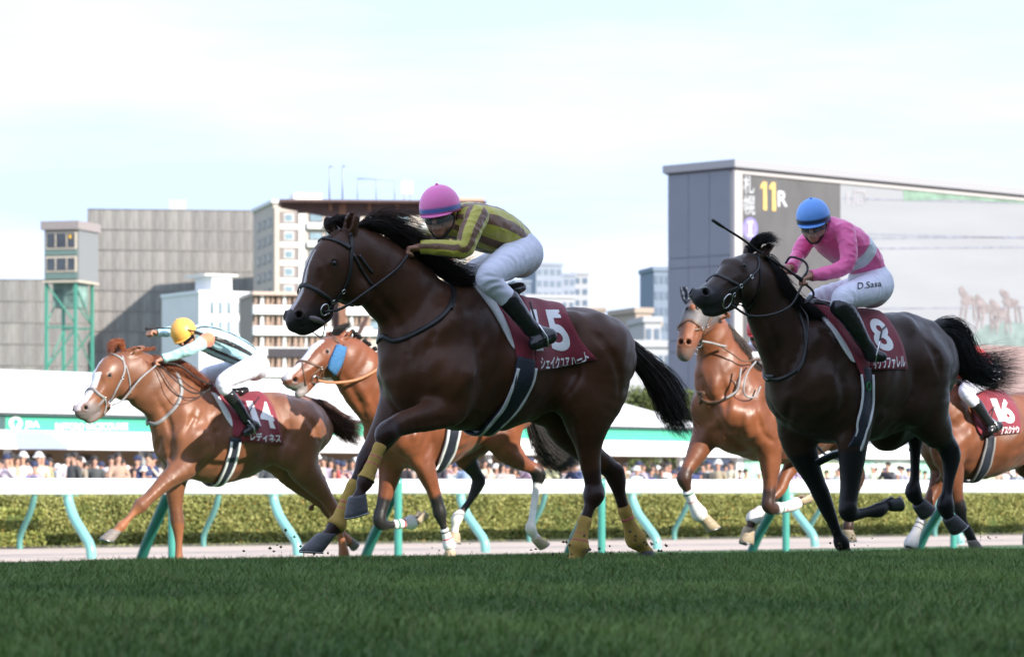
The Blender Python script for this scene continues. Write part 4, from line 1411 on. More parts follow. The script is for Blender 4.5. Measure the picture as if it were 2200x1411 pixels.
    def hoof(s, cx, cy, tx, ty, hx, hy, w, m, rc=0.042, wid=0.058):
        c, t, h_ = s.P(cx, cy, w), s.P(tx, ty, w), s.P(hx, hy, w)
        ctr = (t + h_) / 2; maj = (t - h_) / 2
        lm = np.linalg.norm(maj)
        maj = maj / lm * min(max(lm, .052), .075); mu = maj / np.linalg.norm(maj)
        lat = np.array([0, 1.0, 0]); up = c - ctr
        up = up - 0 * lat
        V = []; F = []; n = 20
        for j, (f_, sc_) in enumerate([(1.15, .72), (1.0, .80), (.85, .84), (.3, .96), (.06, 1.0), (0, .97), (0.05, .80), (.10, .35)]):
            o = ctr + up * f_
            for i in range(n):
                a = 2 * math.pi * i / n
                ca, sa = math.cos(a), math.sin(a)
                ca2 = ca if ca > -0.55 else -0.55 - (0.55 + ca) * .4
                V.append(o + maj * ca2 * sc_ + lat * sa * wid * sc_)
        L = len(V) // n
        for j in range(L - 1):
            for i in range(n):
                F.append((j * n + i, j * n + (i + 1) % n, (j + 1) * n + (i + 1) % n, (j + 1) * n + i))
        F.append(tuple(range(n))[::-1]); F.append(tuple(range((L - 1) * n, L * n)))
        return meshobj('hoof', V, F, m, s.root)
    def hoofs(s, lst, m, shoe=None):
        for q in lst:
            o = s.hoof(*q[:7], m)
            c, t, h_ = s.P(*q[0:2], q[6]), s.P(*q[2:4], q[6]), s.P(*q[4:6], q[6])
            ctr = (t + h_) / 2; maj = (t - h_) / 2; lm = np.linalg.norm(maj); maj = maj / lm * min(max(lm, .052), .075)
            dn = ctr - c; dn = dn - maj * (dn @ maj) / (maj @ maj); dn /= np.linalg.norm(dn) + 1e-9
            pts = [ctr + dn * .004 + maj * math.cos(a) * .9 + np.array([0, 1., 0]) * .052 * math.sin(a) for a in np.linspace(-2.3, 2.3, 15)]
            V, F = tube_geo(pts, .0065, 5)
            meshobj('horseshoe', V, F, mat('shoe_steel', (.35, .35, .36), rough=.4, metal=1), o)
    def wrap(s, leg, t0, t1, m, marks=(), grow=1.14, name='leg_wrap', bump=True):
        """bandage round part of a leg; t in units of leg stations; marks: (ta, tb, colour material)"""
        v = np.array(s.legs[leg])
        Q = catmull(v, 6)
        def at(t):
            i = min(t * 6, len(Q) - 1.001); a = int(i); return Q[a] + (Q[a + 1] - Q[a]) * (i - a)
        def tube(a, b, g, mm, nm, par, n=14):
            ts = np.linspace(a, b, n)
            P = np.array([at(t) for t in ts])
            r = P[:, 3] * g + .003
            if n > 6: r = r + .0012 * np.sin(np.arange(n) * 2.1); 
            r[0] *= .93; r[-1] *= .93
            V, F = tube_geo(P[:, :3], r, 14)
            return meshobj(nm, V, F, mm, par)
        o = tube(t0, t1, grow, m, name, s.root)
        for a, b, mm in marks:
            tube(a, b, grow + .03, mm, 'stripe', o, 4)
        return o
    def cloth(s, name, front, rear, m, rows=10, cols=8, off=0.012, thick=0.006, both=True, parent=None, wav=0.0):
        A = catmull(np.array(front, float), 6); B = catmull(np.array(rear, float), 6)
        def res(Q):
            i = np.linspace(0, len(Q) - 1, rows); a = np.minimum(i.astype(int), len(Q) - 2)
            return Q[a] + (Q[a + 1] - Q[a]) * (i - a)[:, None]
        A, B = res(A), res(B)
        G = np.zeros((rows, cols, 3))
        for i in range(rows):
            for j in range(cols):
                u = j / (cols - 1)
                x, y = A[i] * (1 - u) + B[i] * u
                p, n = s.ray(x, y, off=off + wav * math.sin(j * 1.3 + i * .9) * i / rows)
                G[i, j] = p
        for _ in range(2):
            G[1:-1] = G[1:-1] * .6 + .2 * (G[:-2] + G[2:])
        V = list(G.reshape(-1, 3)); F = []
        idx = lambda i, j: i * cols + j
        for i in range(rows - 1):
            for j in range(cols - 1):
                F.append((idx(i, j), idx(i, j + 1), idx(i + 1, j + 1), idx(i + 1, j)))
        if both:
            b = len(V); V += [p * (1, -1, 1) for p in G.reshape(-1, 3)]
            for i in range(rows - 1):
                for j in range(cols - 1):
                    F.append((b + idx(i, j), b + idx(i + 1, j), b + idx(i + 1, j + 1), b + idx(i, j + 1)))
            # over the back
            K = 4
            prev = [idx(0, j) for j in range(cols)]
            for k in range(1, K + 1):
                u = k / K
                if k == K: cur = [b + idx(0, j) for j in range(cols)]
                else:
                    cur = []
                    for j in range(cols):
                        p = G[0, j] * (1 - u) + G[0, j] * (1, -1, 1) * u
                        p = p + np.array([0, 0, .35 * abs(G[0, j, 1]) * math.sin(math.pi * u)])
                        V.append(p); cur.append(len(V) - 1)
                for j in range(cols - 1):
                    F.append((prev[j], cur[j], cur[j + 1], prev[j + 1]))
                prev = cur
        o = meshobj(name, V, F, m, parent or s.root)
        md = o.modifiers.new('thickness', 'SOLIDIFY'); md.thickness = thick; md.offset = 0
        o['bvh'] = 0
        bv = BVHTree.FromPolygons([tuple(v) for v in V], F)
        return o, bv
    def text(s, name, string, quad, m, bvh, parent, off=0.006, bold=0.0, cuts=(6, 4)):
        V, F = text_mesh(string, bold, cuts)
        tl, tr, br, bl = [np.array(q, float) for q in quad]
        P = []
        for u, v in V:
            top = tl * (1 - u) + tr * u; bot = bl * (1 - u) + br * u
            x, y = bot * (1 - v) + top * v
            p, n = s.ray(x, y, bvh=bvh, off=off)
            P.append(p)
        return meshobj(name, P, F, m, parent, smooth=False)

def text_mesh(string, bold=0.0, cuts=(6, 4)):
    import bmesh
    cu = bpy.data.curves.new('t', 'FONT'); cu.body = string; cu.offset = bold; cu.resolution_u = 6
    o = bpy.data.objects.new('t', cu); COL.objects.link(o)
    dg = bpy.context.evaluated_depsgraph_get()
    me = bpy.data.meshes.new_from_object(o.evaluated_get(dg))
    bpy.data.objects.remove(o); bpy.data.curves.remove(cu)
    bm = bmesh.new(); bm.from_mesh(me); bpy.data.meshes.remove(me)
    X = [v.co.x for v in bm.verts]; Y = [v.co.y for v in bm.verts]
    x0, x1, y0, y1 = min(X), max(X), min(Y), max(Y)
    for i in range(1, cuts[0]):
        bmesh.ops.bisect_plane(bm, geom=bm.verts[:] + bm.edges[:] + bm.faces[:], plane_co=(x0 + (x1 - x0) * i / cuts[0], 0, 0), plane_no=(1, 0, 0))
    for i in range(1, cuts[1]):
        bmesh.ops.bisect_plane(bm, geom=bm.verts[:] + bm.edges[:] + bm.faces[:], plane_co=(0, y0 + (y1 - y0) * i / cuts[1], 0), plane_no=(0, 1, 0))
    bm.verts.index_update()
    V = [((v.co.x - x0) / (x1 - x0), (v.co.y - y0) / (y1 - y0)) for v in bm.verts]
    F = [[v.index for v in f.verts] for f in bm.faces]
    bm.free()
    return V, F

# materials of fittings
M_leather = mat('dark_leather', (.018, .017, .018), rough=.42, var=.3, vscale=30, bump=.2)
M_tan = mat('tan_leather', (.42, .17, .07), rough=.5, var=.2, vscale=30)
M_brown = mat('brown_leather', (.12, .06, .035), rough=.45, var=.25, vscale=30)
M_greyl = mat('grey_leather', (.28, .27, .27), rough=.5, var=.2, vscale=30)
M_metal = mat('bit_metal', (.75, .75, .76), rough=.22, metal=1)
M_maroon = mat('maroon_cloth', (.20, .012, .028), rough=.75, var=.14, vscale=12, bump=.25, bscale=220, sheen=.2)
M_white = mat('white_print', (.80, .80, .80), rough=.6, var=.03)
M_pad = mat('white_pad', (.74, .75, .76), rough=.85, var=.06, vscale=20, bump=.3, bscale=120)
M_girth = mat('navy_girth', (.02, .024, .04), rough=.6, var=.2, vscale=30, bump=.2, bscale=150)
M_hoofd = mat('dark_horn', (.055, .055, .06), rough=.5, var=.35, vscale=22, bump=.3, stretch=(1, 1, 4))
M_hoofl = mat('pale_horn', (.42, .33, .22), rough=.55, var=.3, vscale=22, bump=.3, stretch=(1, 1, 4))
M_hoofg = mat('grey_horn', (.20, .17, .15), rough=.55, var=.3, vscale=22, bump=.3, stretch=(1, 1, 4))
M_yellow = mat('yellow_bandage', (.40, .255, .055), rough=.85, var=.15, vscale=25, bump=.5, bscale=90)
M_pinkm = mat('faded_pink_marking', (.48, .13, .10), rough=.85, var=.35, vscale=60)
M_wrapw = mat('white_bandage', (.74, .72, .70), rough=.85, var=.08, vscale=25, bump=.4, bscale=90)
M_redm = mat('red_stripe', (.50, .03, .04), rough=.8)
M_greenm = mat('green_stripe', (.03, .20, .13), rough=.8)
M_blackm = mat('black_stripe', (.02, .02, .02), rough=.8)
M_eye = mat('horse_eye', (.010, .007, .006), rough=.16, var=0)
M_fleece = mat('blue_fleece', (.06, .20, .42), rough=.95, var=.25, vscale=60, bump=1.0, bscale=220)

def eyeball(H):
    for p in H.eyep:
        V = []; F = []
        n, k = 12, 8
        for i in range(1, k):
            for j in range(n):
                a, b = math.pi * i / k, 2 * math.pi * j / n
                V.append(p + .0195 * np.array([math.sin(a) * math.cos(b), math.sin(a) * math.sin(b), math.cos(a)]))
        for i in range(k - 2):
            for j in range(n):
                F.append((i * n + j, (i + 1) * n + j, (i + 1) * n + (j + 1) % n, i * n + (j + 1) % n))
        F.append(tuple(range(n))[::-1]); F.append(tuple(range((k - 2) * n, (k - 1) * n)))
        meshobj('eye', V, F, M_eye, H.root)

def hair_mat(name, col):
    return mat(name, col, rough=.55, var=.35, vscale=40, spec=.35)
# ------------------------------------------------------------------ the five and a half runners
DK = (.012, .010, .010)
def strands_px(H, name, guides, n, m, **kw):
    return strands(name, [[H.P(*p) for p in g] for g in guides], n, m, H.root, **kw)

# ===== number 15, dark bay leading
H15 = Horse(18.2, 1085, 1205, 37, 'dark bay racehorse with cloth number 15 and yellow leg bandages, tongue out', (.070, .027, .0125))
H15.build(dict(coat=('dark_horse_coat', .24, .28, .50), relief=1.6, 
    trunk=[(952, 626, 925, 912, 1.5), (985, 617, 955, 922, 1.45), (1020, 618, 985, 925, 1.5), (1075, 634, 1045, 924, 1.48), (1125, 648, 1110, 905, 1.48),
           (1170, 655, 1160, 878, 1.48), (1215, 656, 1215, 860, 1.4), (1262, 672, 1265, 858, 1.4), (1300, 698, 1300, 850, 1.4), (1326, 730, 1318, 830, 1.25)],
    neck=[(985, 632, 850, 808, 1.7), (932, 580, 828, 724, 1.75), (885, 542, 806, 690, 1.8), (838, 510, 788, 662, 1.75), (800, 490, 774, 640, 1.7), (768, 482, 762, 618, 1.6)],
    head=[(742, 560, 66, 0, 1.5), (722, 572, 66, .005, 1.45), (704, 592, 60, .01, 1.45), (690, 618, 50, .015, 1.4), (676, 643, 41, .02, 1.35), (662, 664, 36, .025, 1.3), (648, 682, 34, .03, 1.25), (634, 692, 23, .03, 1.2)],
    hyaw=10,
    mass=[(930, 800, 58, .13, 1, .04), (965, 800, 74, .16, 1.2, .05), (960, 720, 70, .14, 1.5, .07), (1010, 660, 42, .03, 1, .05), (1268, 760, 88, .12, 1.1, .07),
          (1228, 704, 38, .14, 1.1, .05), (1240, 850, 60, .16, 1.2, .06), (1315, 790, 42, .09, 1, .05), (1075, 780, 108, .04, 1, .06), (765, 622, 34, .03, 1.2, .03)],
    legs=dict(
        fn=[(960, 812, 58, .15), (965, 868, 46, .17), (925, 893, 34, .18), (880, 905, 27, .18), (846, 918, 24, .18), (829, 932, 22, .18), (819, 952, 15, .18), (803, 990, 13.5, .18), (790, 1020, 15, .18), (784, 1034, 17, .18), (776, 1052, 13.5, .18), (768, 1072, 14, .18)],
        ff=[(880, 840, 55, -.14), (850, 890, 42, -.15), (822, 935, 31, -.15), (800, 968, 25, -.15), (786, 990, 21, -.15), (773, 1015, 16, -.15), (757, 1048, 14, -.15), (742, 1082, 13.5, -.15), (730, 1112, 15, -.15), (722, 1128, 17, -.15), (706, 1145, 13.5, -.15), (690, 1160, 14, -.15)],
        hn=[(1280, 760, 88, .13), (1276, 830, 76, .14), (1264, 895, 54, .15), (1264, 950, 36, .15), (1269, 1000, 25, .15), (1275, 1040, 21, .15), (1276, 1062, 21, .15), (1268, 1085, 16, .15), (1257, 1118, 14, .15), (1248, 1150, 14.5, .15), (1243, 1175, 17, .15), (1237, 1194, 13.5, .15), (1232, 1207, 13, .15)],
        hf=[(1250, 760, 80, -.13), (1225, 850, 70, -.14), (1218, 905, 52, -.14), (1244, 950, 37, -.14), (1282, 985, 27, -.14), (1312, 1008, 22, -.14), (1324, 1028, 20, -.14), (1330, 1055, 16, -.14), (1340, 1090, 14, -.14), (1353, 1128, 14, -.14), (1366, 1157, 17, -.14), (1380, 1174, 13.5, -.14), (1391, 1190, 13, -.14)]),
    ears=[[(752, 500, 14, .055), (755, 482, 13.5, .062), (760, 464, 9.5, .065), (763, 449, 3, .06)], [(722, 500, 12, -.06), (712, 488, 12, -.075), (706, 478, 8, -.08), (702, 470, 3, -.08)]],
    bumps=[(765, 610, 30, .010), (1288, 1064, 10, .006), (835, 925, 14, .006), (1336, 1008, 9, .006)],
    ridges=[([(985, 640), (950, 700), (900, 770)], 22, .010), ([(940, 700), (905, 790)], 14, -.008), ([(1000, 720), (1010, 790), (980, 850)], 26, .014), ([(1010, 700), (1035, 790), (1012, 870)], 14, -.007),
            ([(800, 620), (860, 700), (880, 780)], 13, -.008), ([(1180, 880), (1230, 820), (1245, 760)], 14, -.010), ([(1255, 700), (1300, 740), (1330, 800), (1330, 880)], 16, -.006),
            ([(1230, 860), (1242, 930), (1255, 1000)], 9, .006), ([(700, 600), (668, 655)], 7, .005), ([(680, 560), (690, 590)], 8, .006), ([(742, 640), (700, 655)], 8, -.005), ([(960, 900), (890, 912)], 8, -.005), ([(930, 880), (860, 905)], 8, .006),
            ([(1120, 820), (1180, 850)], 30, .008), ([(1000, 880), (1060, 905), (1120, 890)], 16, -.004)],
    chin=[(700, 672, 18), (680, 692, 15), (662, 704, 14), (649, 708, 13)], nostril=[(643, 676, 8.5)], blaze=[(.25, .62, .008, .013, (.62, .58, .56)), (.62, .97, .016, .020, (.50, .44, .43))], mouth=[[(626, 700), (650, 700), (684, 694), (702, 684)]], eye=(717, 566),
    points=(.030, .013, .010), dark_from=dict(fn=5, ff=4, hn=5, hf=5),
    paint=[(668, 532, 0, 640, 628, .0, .010, .012, (.62, .58, .56), .008), (632, 640, .0, 618, 668, .0, .010, .014, (.55, .50, .48), .010), (662, 692, .04, 634, 694, .04, .125, .11, (.026, .021, .021), .06), (620, 672, 0, 624, 700, 0, .03, .02, (.045, .035, .035), .02)],
), h=.0095)
eyeball(H15)
H15.hoofs([(768, 1068, 743, 1112, 791, 1096, .18), (700, 1150, 642, 1182, 697, 1186, -.15), (1233, 1203, 1206, 1222, 1246, 1222, .15), (1389, 1186, 1378, 1213, 1412, 1212, -.14)], M_hoofd)
pk = M_pinkm
H15.wrap('fn', 6.1, 8.7, M_yellow, [(6.7, 6.9, pk), (7.15, 7.3, pk)], grow=1.12)
H15.wrap('ff', 5.6, 9.3, M_yellow, [(6.9, 7.05, pk), (7.3, 7.45, pk)], grow=1.12)
H15.wrap('hn', 7.8, 12, M_yellow, [(8.8, 9.0, pk), (9.3, 9.5, pk)], grow=1.14)
H15.wrap('hf', 7.9, 12, M_yellow, [(8.5, 8.7, pk), (9.0, 9.2, pk)], grow=1.14)
hm15 = hair_mat('dark_brown_hair', (.020, .012, .010))
strands_px(H15, 'mane', [
    [(752, 496, .02), (790, 482, .05), (830, 492, .07), (868, 512, .08)], [(766, 490, .0), (810, 474, .02), (860, 484, .04), (905, 506, .06)], [(790, 494, 0), (835, 482, .03), (880, 502, .07), (925, 530, .09)],
    [(815, 498, 0), (860, 492, .05), (905, 520, .09), (945, 552, .10)], [(845, 517, 0), (880, 520, .06), (925, 548, .10), (970, 575, .10)], [(880, 545, 0), (915, 548, .07), (960, 568, .10), (1010, 572, .09)],
    [(910, 566, 0), (945, 572, .07), (990, 585, .10), (1035, 590, .09)], [(945, 594, 0), (975, 600, .06), (1000, 606, .08), (1030, 606, .08)], [(975, 610, 0), (990, 612, .04), (1010, 612, .06), (1030, 612, .06)]],
    2500, hm15, rad=.0014, spread=.020, wob=.03, lenvar=.8, clump=55)
strands_px(H15, 'mane_wisps', [[(765, 486, .02), (800, 455, .03), (850, 455, .05), (905, 470, .05)], [(800, 490, 0), (840, 462, .03), (890, 470, .05), (935, 500, .06)], [(860, 530, 0), (900, 520, .05), (950, 540, .08), (1000, 545, .08)], [(905, 562, 0), (950, 560, .05), (1000, 575, .08), (1052, 570, .08)], [(945, 592, 0), (985, 590, .05), (1015, 600, .08), (1048, 596, .08)]], 420, hair_mat('rusty_hair', (.06, .030, .020)), rad=.0014, spread=.02, wob=.03, lenvar=.6, clump=40)
strands_px(H15, 'forelock', [[(735, 492, 0), (718, 478, .02), (702, 482, .03), (693, 497, .04)], [(745, 488, 0), (728, 470, 0), (708, 474, 0), (694, 488, .0)], [(755, 486, 0), (745, 466, -.02), (728, 466, -.03), (712, 476, -.04)]],
    360, hm15, rad=.0015, spread=.009, wob=.01, clump=10)
strands_px(H15, 'tail', [
    [(1318, 712, .0), (1372, 752, 0), (1428, 812, .03), (1455, 872, .05), (1493, 936, .05)], [(1322, 718, .02), (1372, 765, .03), (1420, 830, .06), (1440, 890, .08), (1470, 930, .08)],
    [(1324, 724, .02), (1368, 778, .03), (1405, 830, .05), (1430, 880, .05), (1448, 910, .05)], [(1322, 716, -.02), (1368, 750, -.03), (1430, 795, -.05), (1468, 850, -.05), (1480, 900, -.06)]],
    2900, hm15, rad=.0017, spread=.024, wob=.03, lenvar=.45, clump=60)
# dock (fleshy root of the tail)
Q_ = catmull(np.array([H15.P(1308, 705), H15.P(1335, 722), H15.P(1362, 748), H15.P(1390, 778)]), 5)
V_, F_ = tube_geo(Q_, np.linspace(.045, .018, len(Q_)), 12); meshobj('dock', V_, F_, hm15, H15.root)
# tongue
Q_ = np.array([H15.ray(690, 690)[0], H15.P(690, 686, .11), H15.P(678, 688, .12), H15.P(664, 681, .115), H15.P(658, 676, .11)])
Q_ = catmull(np.array([H15.P(694, 692, .055), H15.P(684, 688, .085), H15.P(672, 684, .09), H15.P(662, 681, .085)]), 5)
V_, F_ = tube_geo(Q_, np.interp(np.linspace(0, 1, len(Q_)), [0, .5, 1], [.012, .018, .011]), 10); meshobj('tongue', V_, F_, mat('grey_tongue', (.20, .16, .16), rough=.35), H15.root)

def bridle(H, m, nose, cheek, brow, throat, bit, extra=()):
    sc = 1
    n = H.ribbon('noseband', nose, .024, .006, m, mirror='head', off=.003)
    H.ribbon('cheek_strap', cheek, .020, .006, m, mirror=None, off=.004)
    H.ribbon('browband', brow, .022, .006, m, mirror='head', off=.004)
    if throat: H.ribbon('throat_latch', throat, .014, .005, m, off=.004)
    r = H.ring('bit_ring', bit[0], bit[1], bit[2], .0045, M_metal, off=.016)
    for e in extra:
        H.ribbon('strap', e, .016, .005, m, off=.005)
    for b in (cheek[len(cheek) // 2], cheek[-1], nose[-1]):
        H.ring('buckle', b[0], b[1], .012, .003, M_metal, off=.012)

bridle(H15, M_leather, [(640, 611), (662, 614), (690, 630), (713, 646)], [(752, 500), (755, 530), (750, 590), (735, 625), (715, 650), (702, 668)], [(678, 516), (705, 513), (735, 524), (754, 537)], [(757, 545), (780, 585), (795, 608), (810, 616)], (693, 664, .030),
       extra=[[(713, 648), (730, 662), (760, 655)], [(714, 648), (722, 668), (700, 690), (688, 694)], [(770, 548), (785, 568), (800, 586)]])
H15.cord('rein', [(695, 670, .09), (735, 662, .11), (790, 625, .13), (850, 580, .13), (876, 548, .12)], .008, M_leather)
H15.cord('lip_strap', [(670, 712, .05), (690, 724, .06), (697, 705, .07), (694, 690, .075)], .003, M_leather)
H15.ribbon('breast_girth', [(822, 722), (850, 732), (900, 712), (950, 680), (975, 640), (968, 612)], .030, .007, M_leather, mirror='body', jd=((0, 0, 1), (1, 0, 0)), off=.004, n=8)
H15.ribbon('yoke', [(940, 575), (962, 600), (975, 640), (970, 665)], .016, .006, M_leather, off=.006)
# pad, flap, girth, number cloth
H15.cloth('white_pad', [(1014, 614), (1040, 645), (1070, 690), (1092, 735), (1103, 750)], [(1046, 622), (1072, 650), (1100, 690), (1112, 730), (1110, 752)], M_pad, off=.010, thick=.012)
H15.cloth('saddle_flap', [(1034, 616), (1062, 652), (1090, 700), (1105, 750), (1112, 792), (1122, 848)], [(1120, 640), (1132, 690), (1140, 735), (1143, 775), (1138, 820), (1126, 850)], M_maroon, off=.022, thick=.007)
nc, nb = H15.cloth('number_cloth', [(1118, 646), (1126, 690), (1136, 735), (1140, 798)], [(1212, 664), (1228, 695), (1250, 735), (1282, 772)], M_maroon, rows=12, cols=14, off=.014)
nc, nb = nc, nb
H15.text('number', '15', [(1138, 666), (1203, 667), (1232, 754), (1150, 755)], M_white, nb, nc, bold=.03)
H15.text('horse_name', 'シェイクユア', [(1160, 766), (1222, 765), (1222, 792), (1160, 793)], M_white, nb, nc, bold=.022, cuts=(10, 3))
H15.text('horse_name', 'ハート', [(1224, 767), (1262, 754), (1267, 778), (1228, 790)], M_white, nb, nc, bold=.022, cuts=(6, 3))
gm = H15.ribbon('girth', [(1128, 770), (1120, 820), (1098, 865), (1068, 900), (1046, 922)], .115, .010, M_girth, mirror='body', jd=((0, 0, -1), 'open'), off=.016, n=7)
for dx, dw in ((-17, .02), (17, .016)):
    H15.ribbon('girth_edge', [(1128 + dx, 790), (1120 + dx, 822), (1098 + dx, 867), (1068 + dx * .9, 901), (1046 + dx * .7, 923)], dw, .012, M_pad, mirror='body', jd=((0, 0, -1), 'open'), off=.018, n=7, parent=gm)

# ===== number 8, near black
H8 = Horse(21.8, 1850, 1190, 38, 'near-black racehorse with small white star, cloth number 8, tail streaming', (.037, .0175, .0105))
H8.build(dict(coat=('dark_horse_coat', .24, .28, .50), relief=1.6, 
    trunk=[(1765, 682, 1742, 938, 1.5), (1785, 670, 1765, 950, 1.45), (1805, 669, 1795, 955, 1.5), (1830, 672, 1825, 952, 1.48), (1870, 674, 1872, 945, 1.48), (1905, 671, 1912, 925, 1.48),
           (1945, 672, 1950, 900, 1.4), (1978, 690, 1978, 880, 1.4), (1998, 714, 1996, 862, 1.4), (2010, 742, 2006, 842, 1.25)],
    neck=[(1782, 694, 1658, 842, 1.65), (1742, 664, 1646, 796, 1.7), (1706, 632, 1636, 752, 1.7), (1676, 592, 1626, 708, 1.7), (1650, 555, 1618, 672, 1.6)],
    head=[(1612, 598, 54, .0, 1.45), (1597, 600, 52, .02, 1.4), (1578, 604, 48, .04, 1.35), (1560, 615, 39, .055, 1.3), (1544, 627, 34, .07, 1.25), (1528, 636, 31, .08, 1.15), (1512, 640, 25, .09, 1.1), (1504, 640, 20, .09, 1.1)],
    hyaw=22,
    mass=[(1742, 850, 44, .11, 1, .06), (1768, 820, 54, .16, 1.2, .05), (1755, 740, 50, .14, 1.5, .05), (1762, 695, 30, .03, 1, .05), (1970, 780, 74, .12, 1.1, .06), (1945, 718, 30, .13, 1.1, .05),
          (1960, 870, 48, .16, 1.2, .05), (2002, 800, 36, .09, 1, .05), (1840, 810, 92, .03, 1, .06), (1530, 652, 12, .07, 1, .02)],
    legs=dict(
        fn=[(1800, 850, 58, .15), (1830, 905, 46, .17), (1832, 945, 37, .18), (1830, 990, 30, .18), (1826, 1040, 24, .18), (1822, 1080, 21, .18), (1822, 1100, 19, .18), (1838, 1104, 15, .18), (1862, 1100, 13, .18), (1888, 1095, 14.5, .18), (1902, 1086, 13, .18), (1915, 1080, 13, .18)],
        ff=[(1715, 900, 50, -.14), (1715, 945, 40, -.15), (1730, 985, 31, -.15), (1748, 1025, 24, -.15), (1763, 1058, 20, -.15), (1775, 1088, 17, -.15), (1788, 1118, 14, -.15), (1800, 1148, 13, -.15), (1808, 1166, 15, -.15), (1815, 1180, 13, -.15), (1820, 1190, 13, -.15)],
        hn=[(1974, 790, 73, .13), (1984, 860, 60, .14), (2004, 915, 42, .15), (2030, 950, 27, .15), (2042, 975, 23, .15), (2042, 1000, 18, .15), (2038, 1030, 14, .15), (2034, 1062, 14, .15), (2031, 1085, 17, .15), (2038, 1108, 14, .15), (2048, 1122, 14, .15)],
        hf=[(1960, 800, 66, -.13), (1925, 880, 56, -.14), (1905, 925, 44, -.14), (1935, 922, 34, -.14), (1958, 915, 24, -.14), (1966, 928, 21, -.14), (1966, 955, 16, -.14), (1966, 990, 13, -.14), (1965, 1030, 13, -.14), (1962, 1056, 16, -.14), (1972, 1075, 14, -.14), (1982, 1088, 14, -.14)]),
    ears=[[(1634, 548, 11, .05), (1644, 538, 10, .06), (1654, 530, 7, .065), (1662, 524, 3, .06)], [(1606, 545, 10, -.05), (1612, 530, 9, -.06), (1620, 520, 6, -.06), (1628, 514, 3, -.06)]],
    bumps=[(1612, 625, 24, .010), (1833, 1090, 12, .005), (2056, 962, 9, .008)],
    ridges=[([(1750, 700), (1720, 770), (1690, 830)], 18, .010), ([(1725, 740), (1690, 820)], 12, -.008), ([(1775, 770), (1790, 840), (1790, 880)], 22, .014), ([(1790, 760), (1815, 840), (1800, 900)], 12, -.007),
            ([(1640, 670), (1670, 750), (1680, 830)], 11, -.008), ([(1915, 900), (1955, 850), (1965, 790)], 12, -.010), ([(1975, 720), (2010, 760), (2025, 830)], 14, -.006),
            ([(1588, 590), (1540, 618)], 7, .006), ([(1600, 650), (1560, 655)], 7, -.004), ([(1700, 860), (1690, 920)], 10, -.008), ([(1870, 880), (1920, 900)], 24, .008)],
    chin=[(1570, 645, 20), (1550, 660, 15), (1532, 668, 13), (1518, 668, 11)], nostril=[(1516, 628, 9)], mouth=[[(1500, 652), (1525, 658), (1548, 650)]], eye=(1598, 570),
    points=(.010, .009, .010), dark_from=dict(fn=3, ff=2, hn=3, hf=3),
    paint=[(1528, 645, .12, 1505, 645, .12, .12, .12, (.030, .028, .031), .06)],
    spaint=[(1570, 545, .011, (.6, .57, .55), .008)],
), h=.0105)
eyeball(H8)
H8.hoofs([(1908, 1082, 1936, 1098, 1918, 1058, .18), (1818, 1186, 1800, 1205, 1838, 1205, -.15), (2042, 1112, 2044, 1150, 2078, 1120, .15), (1976, 1080, 1978, 1118, 2008, 1080, -.14)], M_hoofd)
hmb = hair_mat('black_hair', (.010, .009, .009))
strands_px(H8, 'forelock', [[(1632, 540, 0), (1632, 520, .02), (1650, 512, .03), (1668, 517, .05)], [(1622, 538, .02), (1628, 518, .05), (1646, 514, .08), (1666, 521, .10)], [(1610, 545, 0), (1612, 526, .0), (1628, 516, .0), (1640, 512, 0)]], 900, hmb, rad=.0018, spread=.014, clump=18, wob=.012)
strands_px(H8, 'mane', [[(1640, 546, .01), (1652, 556, .06), (1668, 580, .09), (1680, 610, .11)], [(1655, 572, 0), (1670, 585, .07), (1690, 615, .11), (1705, 645, .12)], [(1675, 602, 0), (1695, 620, .07), (1712, 650, .11), (1735, 668, .12)],
    [(1698, 635, 0), (1715, 645, .06), (1735, 668, .11), (1760, 680, .12)], [(1722, 662, 0), (1740, 668, .05), (1762, 682, .09), (1780, 690, .1)]], 2600, hmb, rad=.0019, spread=.018, clump=50, wob=.015)
strands_px(H8, 'tail', [
    [(2005, 700, 0), (2040, 688, .0), (2075, 712, .02), (2085, 770, .03), (2115, 790, .05), (2190, 800, .05)], [(2010, 712, .02), (2050, 705, .02), (2072, 745, .03), (2082, 790, .05), (2120, 812, .06), (2180, 812, .06)],
    [(2015, 722, .02), (2048, 730, .04), (2062, 775, .05), (2085, 805, .06), (2130, 822, .06), (2175, 835, .06)], [(2012, 718, -.02), (2045, 740, -.03), (2055, 790, -.03), (2080, 790, -.04), (2130, 780, -.04), (2205, 770, -.05)],
    [(2010, 705, -.03), (2050, 690, -.04), (2085, 725, -.05), (2092, 765, -.05), (2130, 770, -.06), (2160, 772, -.06)]],
    3200, hmb, rad=.0017, spread=.028, wob=.05, lenvar=.75, clump=70)
Q_ = catmull(np.array([H8.P(2005, 705), H8.P(2025, 695), H8.P(2045, 700), H8.P(2060, 720)]), 5)
V_, F_ = tube_geo(Q_, np.linspace(.045, .018, len(Q_)), 12); meshobj('dock', V_, F_, hmb, H8.root)
bridle(H8, M_leather, [(1520, 600), (1540, 590), (1565, 602), (1590, 614)], [(1628, 550), (1630, 575), (1612, 595), (1590, 615), (1575, 632)], [(1575, 537), (1600, 531), (1618, 540), (1632, 560)], [(1633, 575), (1632, 610), (1618, 650), (1605, 668)], (1559, 645, .048),
       extra=[[(1590, 615), (1596, 650), (1608, 672)], [(1575, 650), (1592, 670), (1600, 690)]])
H8.cord('rein', [(1572, 655, .16), (1610, 678, .17), (1660, 675, .19), (1700, 655, .2), (1722, 615, .2)], .008, M_leather)
H8.cord('rein', [(1722, 600, .2), (1735, 580, .2), (1728, 562, .18), (1700, 552, .12), (1688, 565, .05)], .008, M_leather)
